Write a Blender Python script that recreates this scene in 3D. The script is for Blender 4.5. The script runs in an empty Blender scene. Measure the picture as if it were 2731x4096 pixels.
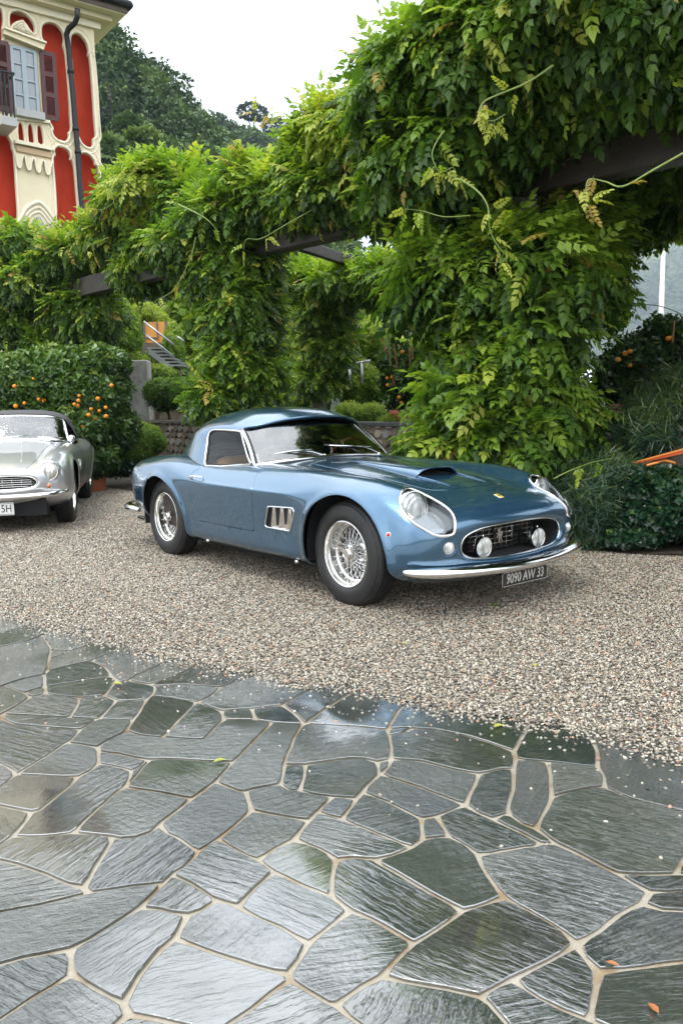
import bpy, bmesh, math, random, json
import numpy as np
from mathutils import Vector, Matrix, Euler, noise
R = math.radians
PI = math.pi
rnd = random.Random(11)
rng = np.random.default_rng(11)
sc = bpy.context.scene
C = sc.collection

# ---------------------------------------------------------------- camera, sky, sun, exposure
cam_data = bpy.data.cameras.new('camera')
cam = bpy.data.objects.new('camera', cam_data)
C.objects.link(cam)
cam_data.sensor_fit = 'VERTICAL'
cam_data.sensor_height = 24.0
cam_data.lens = 19.007
cam_data.clip_start = 0.05
cam_data.clip_end = 9000
cam.matrix_world = Matrix(((0.99983732, 0.01803723, 0.0, 0.0),
                           (-0.0023736, 0.13157321, -0.99130361, 0.0),
                           (-0.01788037, 0.99114234, 0.13159462, 1.24685),
                           (0, 0, 0, 1)))
sc.camera = cam

world = bpy.data.worlds.new('World')
sc.world = world
world.use_nodes = True
wt = world.node_tree
for n_ in list(wt.nodes):
    wt.nodes.remove(n_)
w_out = wt.nodes.new('ShaderNodeOutputWorld')
w_bg = wt.nodes.new('ShaderNodeBackground')
w_sky = wt.nodes.new('ShaderNodeTexSky')
w_sky.sky_type = 'NISHITA'
w_sky.sun_disc = False
w_sky.sun_elevation = R(58)
w_sky.sun_rotation = R(-35)
w_hs = wt.nodes.new('ShaderNodeHueSaturation')
w_hs.inputs['Saturation'].default_value = 0.55
w_mix = wt.nodes.new('ShaderNodeMix')
w_mix.data_type = 'RGBA'
w_mix.inputs[0].default_value = 0.80
w_co = wt.nodes.new('ShaderNodeTexCoord')
w_ns = wt.nodes.new('ShaderNodeTexNoise')
w_ns.inputs['Scale'].default_value = 2.2
w_ns.inputs['Detail'].default_value = 4
w_ramp = wt.nodes.new('ShaderNodeValToRGB')
w_ramp.color_ramp.elements[0].position = 0.35
w_ramp.color_ramp.elements[0].color = (7.2, 7.7, 8.3, 1)
w_ramp.color_ramp.elements[1].position = 0.62
w_ramp.color_ramp.elements[1].color = (12.0, 12.0, 12.0, 1)
wt.links.new(w_co.outputs['Generated'], w_ns.inputs['Vector'])
wt.links.new(w_ns.outputs['Fac'], w_ramp.inputs['Fac'])
wt.links.new(w_sky.outputs[0], w_hs.inputs['Color'])
wt.links.new(w_hs.outputs[0], w_mix.inputs[6])
wt.links.new(w_ramp.outputs[0], w_mix.inputs[7])
# overcast dome: brighter towards the zenith than along the horizon
w_sep = wt.nodes.new('ShaderNodeSeparateXYZ')
wt.links.new(w_co.outputs['Generated'], w_sep.inputs[0])
w_grad = wt.nodes.new('ShaderNodeMapRange')
w_grad.inputs['From Min'].default_value = 0.0; w_grad.inputs['From Max'].default_value = 1.0
w_grad.inputs['To Min'].default_value = 1.3; w_grad.inputs['To Max'].default_value = 2.4
wt.links.new(w_sep.outputs[2], w_grad.inputs[0])
w_sc = wt.nodes.new('ShaderNodeVectorMath'); w_sc.operation = 'SCALE'
wt.links.new(w_mix.outputs[2], w_sc.inputs[0]); wt.links.new(w_grad.outputs[0], w_sc.inputs['Scale'])
wt.links.new(w_sc.outputs[0], w_bg.inputs['Color'])
w_bg.inputs['Strength'].default_value = 0.125
wt.links.new(w_bg.outputs[0], w_out.inputs['Surface'])

sun_d = bpy.data.lights.new('sun', 'SUN')
sun_d.energy = 1.5
sun_d.angle = R(18)
sun_d.color = (1.0, 0.97, 0.92)
sun = bpy.data.objects.new('sun', sun_d)
C.objects.link(sun)
# light comes from high on the upper left, a little behind the camera
sun.rotation_euler = Vector((0.35, 0.40, -1.0)).to_track_quat('-Z', 'Y').to_euler()

sc.view_settings.view_transform = 'Standard'
sc.view_settings.look = 'None'
sc.view_settings.exposure = 0.5
sc.view_settings.gamma = 1.0
sc.view_settings.use_curve_mapping = False
sc.render.engine = 'CYCLES'
sc.cycles.max_bounces = 8
sc.cycles.diffuse_bounces = 2
sc.cycles.glossy_bounces = 4
sc.cycles.transmission_bounces = 6
sc.cycles.transparent_max_bounces = 12
sc.cycles.caustics_reflective = False
sc.cycles.caustics_refractive = False
sc.cycles.use_denoising = True
sc.cycles.sample_clamp_indirect = 6.0
sc.cycles.volume_bounces = 0
sc.cycles.volume_step_rate = 10

# ---------------------------------------------------------------- helpers
def tag(o, label=None, cat=None, group=None, kind=None):
    if label: o['label'] = label
    if cat: o['category'] = cat
    if group: o['group'] = group
    if kind: o['kind'] = kind
    return o

def thing(name, label, cat, loc=(0, 0, 0), rotz=0.0, group=None):
    o = bpy.data.objects.new(name, None)
    C.objects.link(o)
    o.location = loc
    o.rotation_euler = (0, 0, rotz)
    o.empty_display_size = 0.1
    return tag(o, label, cat, group)

def link(name, me, parent=None, loc=None, rot=None):
    o = bpy.data.objects.new(name, me)
    C.objects.link(o)
    if parent is not None: o.parent = parent
    if loc is not None: o.location = loc
    if rot is not None: o.rotation_euler = rot
    return o

def mesh(name, v, f, mats=None, smooth=False, mi=None):
    me = bpy.data.meshes.new(name)
    v = np.asarray(v, dtype=np.float32)
    if isinstance(f, np.ndarray):
        k = f.shape[1]
        me.vertices.add(len(v)); me.vertices.foreach_set('co', v.ravel())
        me.loops.add(f.size); me.loops.foreach_set('vertex_index', f.ravel().astype(np.int32))
        me.polygons.add(len(f))
        me.polygons.foreach_set('loop_start', np.arange(0, f.size, k, dtype=np.int32))
        me.update(calc_edges=True)
    else:
        me.from_pydata([tuple(map(float, p)) for p in v], [], f)
    if mats is not None:
        for m_ in (mats if isinstance(mats, (list, tuple)) else [mats]): me.materials.append(m_)
    if mi is not None: me.polygons.foreach_set('material_index', np.asarray(mi, dtype=np.int32))
    if smooth: me.polygons.foreach_set('use_smooth', np.ones(len(me.polygons), dtype=bool))
    me.update()
    return me

def obj(name, v, f, mats=None, parent=None, smooth=False, mi=None, loc=None, rot=None):
    return link(name, mesh(name, v, f, mats, smooth, mi), parent, loc, rot)

class MB:
    """collects simple solids and builds them as one mesh"""
    def __init__(s): s.v = []; s.f = []; s.mi = []; s.m = 0
    def add(s, v, f, M=None):
        n = len(s.v)
        for p in v:
            p = Vector(p)
            s.v.append(tuple(M @ p if M is not None else p))
        for q in f:
            s.f.append(tuple(i + n for i in q)); s.mi.append(s.m)
        return s
    def box(s, a, b, M=None, bev=0.0):
        x0, y0, z0 = a; x1, y1, z1 = b
        if bev <= 0:
            v = [(x0,y0,z0),(x1,y0,z0),(x1,y1,z0),(x0,y1,z0),(x0,y0,z1),(x1,y0,z1),(x1,y1,z1),(x0,y1,z1)]
            f = [(0,3,2,1),(4,5,6,7),(0,1,5,4),(1,2,6,5),(2,3,7,6),(3,0,4,7)]
            return s.add(v, f, M)
        e = bev
        v = []
        for z, i in ((z0, e), (z0 + e, 0), (z1 - e, 0), (z1, e)):
            v += [(x0+i,y0+i,z),(x1-i,y0+i,z),(x1-i,y1-i,z),(x0+i,y1-i,z)]
        f = [(3,2,1,0),(12,13,14,15)]
        for k in range(3):
            for j in range(4):
                f.append((4*k+j, 4*k+(j+1)%4, 4*k+4+(j+1)%4, 4*k+4+j))
        return s.add(v, f, M)
    def tube(s, pts, rad, seg=8, cap=True, closed=False, M=None):
        pts = [Vector(p) for p in pts]; n = len(pts)
        rs = rad if isinstance(rad, (list, tuple)) else [rad] * n
        v = []; f = []
        up = None
        for i, p in enumerate(pts):
            if closed: t = pts[(i+1) % n] - pts[i-1]
            else: t = pts[min(i+1, n-1)] - pts[max(i-1, 0)]
            if t.length < 1e-9: t = Vector((0,0,1))
            t.normalize()
            if up is None:
                a = Vector((0,0,1)) if abs(t.z) < 0.9 else Vector((1,0,0))
                up = (a - t * a.dot(t)).normalized()
            else:
                up = up - t * up.dot(t)
                up = up.normalized() if up.length > 1e-6 else t.orthogonal().normalized()
            w = t.cross(up)
            for k in range(seg):
                an = 2 * PI * k / seg
                v.append(p + (up * math.cos(an) + w * math.sin(an)) * rs[i])
        m = n if closed else n - 1
        for i in range(m):
            for k in range(seg):
                a = i*seg+k; b = i*seg+(k+1)%seg; c = ((i+1)%n)*seg+(k+1)%seg; d = ((i+1)%n)*seg+k
                f.append((a, b, c, d))
        if cap and not closed:
            f.append(tuple(range(seg))[::-1]); f.append(tuple(range((n-1)*seg, n*seg)))
        return s.add(v, f, M)
    def lathe(s, prof, seg=32, M=None, closed=False, cap=False):
        """profile (r, h) revolved about local z"""
        v = []; f = []; n = len(prof)
        for r, h in prof:
            for k in range(seg):
                a = 2 * PI * k / seg
                v.append((r*math.cos(a), r*math.sin(a), h))
        for i in range(n if closed else n - 1):
            for k in range(seg):
                j = (i+1) % n
                f.append((i*seg+k, i*seg+(k+1)%seg, j*seg+(k+1)%seg, j*seg+k))
        if cap and not closed:
            if prof[0][0] > 1e-5: f.append(tuple(range(seg))[::-1])
            if prof[-1][0] > 1e-5: f.append(tuple(range((n-1)*seg, n*seg)))
        return s.add(v, f, M)
    def prism(s, pts, z0, z1, M=None):
        n = len(pts)
        v = [(x, y, z0) for x, y in pts] + [(x, y, z1) for x, y in pts]
        f = [tuple(range(n))[::-1], tuple(range(n, 2*n))] + [(i, (i+1)%n, n+(i+1)%n, n+i) for i in range(n)]
        return s.add(v, f, M)
    def build(s, name, mats, parent=None, smooth=False, loc=None, rot=None, auto=None):
        me = mesh(name, s.v, s.f, mats, smooth, s.mi)
        if auto is not None:
            me.polygons.foreach_set('use_smooth', np.ones(len(me.polygons), dtype=bool))
            me.set_sharp_from_angle(angle=R(auto))
        return link(name, me, parent, loc, rot)

def dup(root, loc, rotz=None, label=None):
    def cp(o, par):
        c = o.copy(); C.objects.link(c)
        if par is not None: c.parent = par
        for ch in kids.get(o.name, []): cp(ch, c)
        return c
    kids = {}
    for o in bpy.data.objects:
        if o.parent: kids.setdefault(o.parent.name, []).append(o)
    r = cp(root, root.parent)
    r.location = loc
    if rotz is not None: r.rotation_euler = (0, 0, rotz)
    if label: r['label'] = label
    return r

# ---- materials
class NT:
    def __init__(s, name):
        s.m = bpy.data.materials.new(name); s.m.use_nodes = True
        s.t = s.m.node_tree
        for n in list(s.t.nodes): s.t.nodes.remove(n)
        s.out = s.t.nodes.new('ShaderNodeOutputMaterial')
    def n(s, typ, ins=None, **props):
        nd = s.t.nodes.new('ShaderNode' + typ)
        for k, v in props.items(): setattr(nd, k, v)
        for k, v in (ins or {}).items():
            sk = nd.inputs[k]
            if isinstance(v, bpy.types.NodeSocket): s.t.links.new(v, sk)
            elif isinstance(v, bpy.types.Node): s.t.links.new(v.outputs[0], sk)
            else:
                if isinstance(v, tuple) and len(v) == 3 and len(sk.default_value) == 4: v = v + (1,)
                sk.default_value = v
        return nd
    def ramp(s, fac, stops, interp='LINEAR'):
        nd = s.n('ValToRGB', {'Fac': fac})
        cr = nd.color_ramp; cr.interpolation = interp
        while len(cr.elements) < len(stops): cr.elements.new(0.5)
        for e, (p, c) in zip(cr.elements, stops):
            e.position = p
            e.color = (c, c, c, 1) if isinstance(c, (int, float)) else tuple(c) + (1,)
        return nd.outputs[0]
    def mix(s, f, a, b, bt='MIX'):
        nd = s.n('Mix', data_type='RGBA', blend_type=bt)
        for i, v in ((0, f), (6, a), (7, b)):
            sk = nd.inputs[i]
            if isinstance(v, bpy.types.NodeSocket): s.t.links.new(v, sk)
            elif isinstance(v, tuple): sk.default_value = v + (1,) if len(v) == 3 else v
            else: sk.default_value = v if i == 0 else (v, v, v, 1)
        return nd.outputs[2]
    def math(s, op, a, b=0.0, c=0.0):
        nd = s.n('Math', operation=op)
        for i, v in enumerate((a, b, c)):
            if isinstance(v, bpy.types.NodeSocket): s.t.links.new(v, nd.inputs[i])
            else: nd.inputs[i].default_value = v
        return nd.outputs[0]
    def noise(s, vec, scale, detail=3, rough=0.55, **k):
        return s.n('TexNoise', {'Vector': vec, 'Scale': scale, 'Detail': detail, 'Roughness': rough, **k})
    def co(s, which='Object'): return s.n('TexCoord').outputs[which]
    def pos(s): return s.n('NewGeometry').outputs['Position']
    def mapv(s, vec, scale=(1,1,1), rot=(0,0,0), loc=(0,0,0)):
        return s.n('Mapping', {'Vector': vec, 'Scale': scale, 'Rotation': rot, 'Location': loc}).outputs[0]
    def bump(s, h, strength=0.3, dist=0.01, nrm=None):
        ins = {'Height': h, 'Strength': strength, 'Distance': dist}
        if nrm is not None: ins['Normal'] = nrm
        return s.n('Bump', ins).outputs[0]
    def bsdf(s, **k):
        nd = s.n('BsdfPrincipled')
        for key, v in k.items():
            sk = nd.inputs[{'color': 'Base Color', 'rough': 'Roughness', 'metal': 'Metallic', 'normal': 'Normal',
                            'coat': 'Coat Weight', 'coatr': 'Coat Roughness', 'trans': 'Transmission Weight', 'ior': 'IOR',
                            'spec': 'Specular IOR Level', 'alpha': 'Alpha', 'sheen': 'Sheen Weight', 'coatn': 'Coat Normal',
                            'sub': 'Subsurface Weight', 'emit': 'Emission Color', 'emits': 'Emission Strength'}[key]]
            if isinstance(v, bpy.types.NodeSocket): s.t.links.new(v, sk)
            elif isinstance(v, tuple): sk.default_value = v + (1,) if len(v) == 3 else v
            else: sk.default_value = v
        s.t.links.new(nd.outputs[0], s.out.inputs['Surface'])
        return nd
    def surf(s, sh):
        s.t.links.new(sh, s.out.inputs['Surface']); return s.m

def simple(name, color, rough=0.5, metal=0.0, var=0.0, vscale=6.0, bump=0.0, bscale=60.0, bdist=0.003, **k):
    t = NT(name)
    c = color
    if var > 0:
        nz = t.noise(t.co(), vscale, 4).outputs[0]
        c = t.mix(nz, tuple(max(0, x*(1-var)) for x in color), tuple(min(1, x*(1+var)) for x in color))
    kw = dict(color=c, rough=rough, metal=metal, **k)
    if bump > 0:
        kw['normal'] = t.bump(t.noise(t.co(), bscale, 3).outputs[0], bump, bdist)
    t.bsdf(**kw)
    return t.m

# ================================================================ ground, pavement, gravel
GRAVEL_EDGE = [(-9.0,9.8),(-6.0,7.6),(-3.6,5.95),(-2.408,5.067),(-2.072,4.772),(-1.831,4.582),(-1.501,4.345),(-1.231,4.172),(-0.8,3.801),(-0.49,3.701),(-0.243,3.549),
 (-0.002,3.449),(0.145,3.339),(0.341,3.226),(0.505,3.1),(0.708,2.987),(0.884,2.896),(1.009,2.757),(1.169,2.674),(1.366,2.559),(2.2,2.1),(4.5,1.0),(9.0,-1.2)]
GE = np.array(GRAVEL_EDGE)

def wet_stone_mat():
    t = NT('wet_slate')
    obc = t.co('Object')
    inf = t.n('ObjectInfo')
    rv = inf.outputs['Random']
    pos = t.pos()
    # base colour: dark green grey slate, each slab a little different
    base = t.ramp(rv, [(0.0, (0.011, 0.018, 0.018)), (0.25, (0.028, 0.034, 0.025)), (0.45, (0.014, 0.022, 0.028)),
                       (0.65, (0.046, 0.052, 0.040)), (0.85, (0.018, 0.026, 0.024)), (1.0, (0.038, 0.034, 0.026))])
    olive = t.noise(pos, 3.1, 4, 0.6).outputs[0]
    base = t.mix(t.ramp(olive, [(0.52, 0.0), (0.72, 0.75)]), base, (0.042, 0.042, 0.018))
    speck = t.noise(pos, 95, 3, 0.7).outputs[0]
    base = t.mix(t.ramp(speck, [(0.42, 0.0), (0.75, 0.6)]), base, (0.065, 0.078, 0.072))
    # riven layers: ridges running along the slab's own direction
    warp = t.noise(obc, 7.0, 3, 0.6).outputs['Color']
    wv = t.mix(0.035, obc, warp, 'ADD')
    lay = t.noise(t.mapv(wv, (4.0, 44.0, 1.0)), 1.0, 5, 0.62).outputs[0]
    fine = t.noise(t.mapv(wv, (22, 120, 1)), 1.0, 4, 0.6).outputs[0]
    big = t.noise(obc, 5.0, 2).outputs[0]
    stp = t.ramp(lay, [(0.30, 0.0), (0.42, 0.12), (0.45, 0.50), (0.54, 0.56), (0.57, 0.95), (0.75, 1.0)])
    r2 = t.math('FRACT', t.math('MULTIPLY', rv, 17.3))
    ridge_amt = t.ramp(r2, [(0.0, 0.10), (0.35, 0.22), (0.6, 0.8), (1.0, 1.0)])
    h = t.math('ADD', t.math('MULTIPLY', t.math('ADD', stp, t.math('MULTIPLY', lay, 0.7)), ridge_amt), t.math('MULTIPLY', fine, 0.16))
    h = t.math('ADD', h, t.math('MULTIPLY', big, 0.35))
    pit = t.noise(obc, 38.0, 5, 0.7).outputs[0]
    r3 = t.math('FRACT', t.math('MULTIPLY', rv, 41.7))
    pit_amt = t.ramp(r3, [(0.0, 0.0), (0.4, 0.15), (0.6, 0.9), (1.0, 1.3)])
    h = t.math('ADD', h, t.math('MULTIPLY', pit, pit_amt))
    # chips and iron stains
    stain = t.noise(t.mapv(obc, (2, 9, 1)), 1.6, 5, 0.7).outputs[0]
    base = t.mix(t.ramp(stain, [(0.60, 0.0), (0.74, 0.65)]), base, (0.085, 0.058, 0.030))
    # shallow standing water hides the relief in places
    wet = t.noise(t.mapv(pos, loc=(3.3, 1.7, 0)), 1.35, 3, 0.5).outputs[0]
    film = t.ramp(wet, [(0.36, 0.03), (0.44, 0.25), (0.56, 1.0)])
    nrm = t.bump(h, 1.0, 0.0085)
    nrmc = t.bump(h, 1.0, 0.0042)
    drops = t.n('TexVoronoi', {'Vector': pos, 'Scale': 120.0})
    dn = t.bump(t.ramp(drops.outputs['Distance'], [(0.05, 1.0), (0.30, 0.0)]), 0.18, 0.001, nrm)
    flat = t.n('NewGeometry').outputs['Normal']
    nn = t.n('VectorMath', operation='NORMALIZE'); t.t.links.new(t.mix(film, flat, nrmc), nn.inputs[0])
    nb = t.n('VectorMath', operation='NORMALIZE'); t.t.links.new(dn, nb.inputs[0])
    rough = t.ramp(t.noise(pos, 22, 3).outputs[0], [(0.35, 0.10), (0.7, 0.28)])
    b = t.bsdf(color=base, rough=rough, normal=nb.outputs[0], spec=0.5, coat=1.0, coatr=0.03, coatn=nn.outputs[0])
    ci = t.ramp(wet, [(0.38, 1.0), (0.60, 0.0)])
    t.t.links.new(t.math('MULTIPLY_ADD', ci, 1.5, 1.9), b.inputs['Coat IOR'])
    return t.m

def mortar_mat():
    t = NT('wet_mortar')
    pos = t.pos()
    n1 = t.noise(pos, 4.5, 5, 0.65).outputs[0]
    c = t.ramp(n1, [(0.30, (0.40, 0.365, 0.30)), (0.52, (0.34, 0.30, 0.23)), (0.62, (0.25, 0.18, 0.10)), (0.75, (0.17, 0.10, 0.045))])
    sp = t.noise(pos, 120, 3, 0.7).outputs[0]
    c = t.mix(t.ramp(sp, [(0.3, 0.35), (0.6, 0.0)]), c, (0.16, 0.13, 0.10))
    t.bsdf(color=c, rough=0.34, spec=0.5, normal=t.bump(t.noise(pos, 60, 4, 0.6).outputs[0], 0.5, 0.003))
    return t.m

M_slate = wet_stone_mat()
M_mortar = mortar_mat()

def inset_poly(p, d):
    """shrink a closed polygon (counter-clockwise) by d"""
    n = len(p); out = []
    for i in range(n):
        a = p[i-1]; b = p[i]; c = p[(i+1) % n]
        e1 = b - a; e2 = c - b
        n1 = np.array([-e1[1], e1[0]]) / (np.hypot(*e1) + 1e-9)
        n2 = np.array([-e2[1], e2[0]]) / (np.hypot(*e2) + 1e-9)
        m = n1 + n2; L = np.hypot(*m)
        if L < 0.3: out.append(b + n1 * d); continue
        m = m / L
        k = 1.0 / max(0.45, float(np.dot(m, n1)))
        out.append(b + m * d * k)
    return np.array(out)

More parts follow.
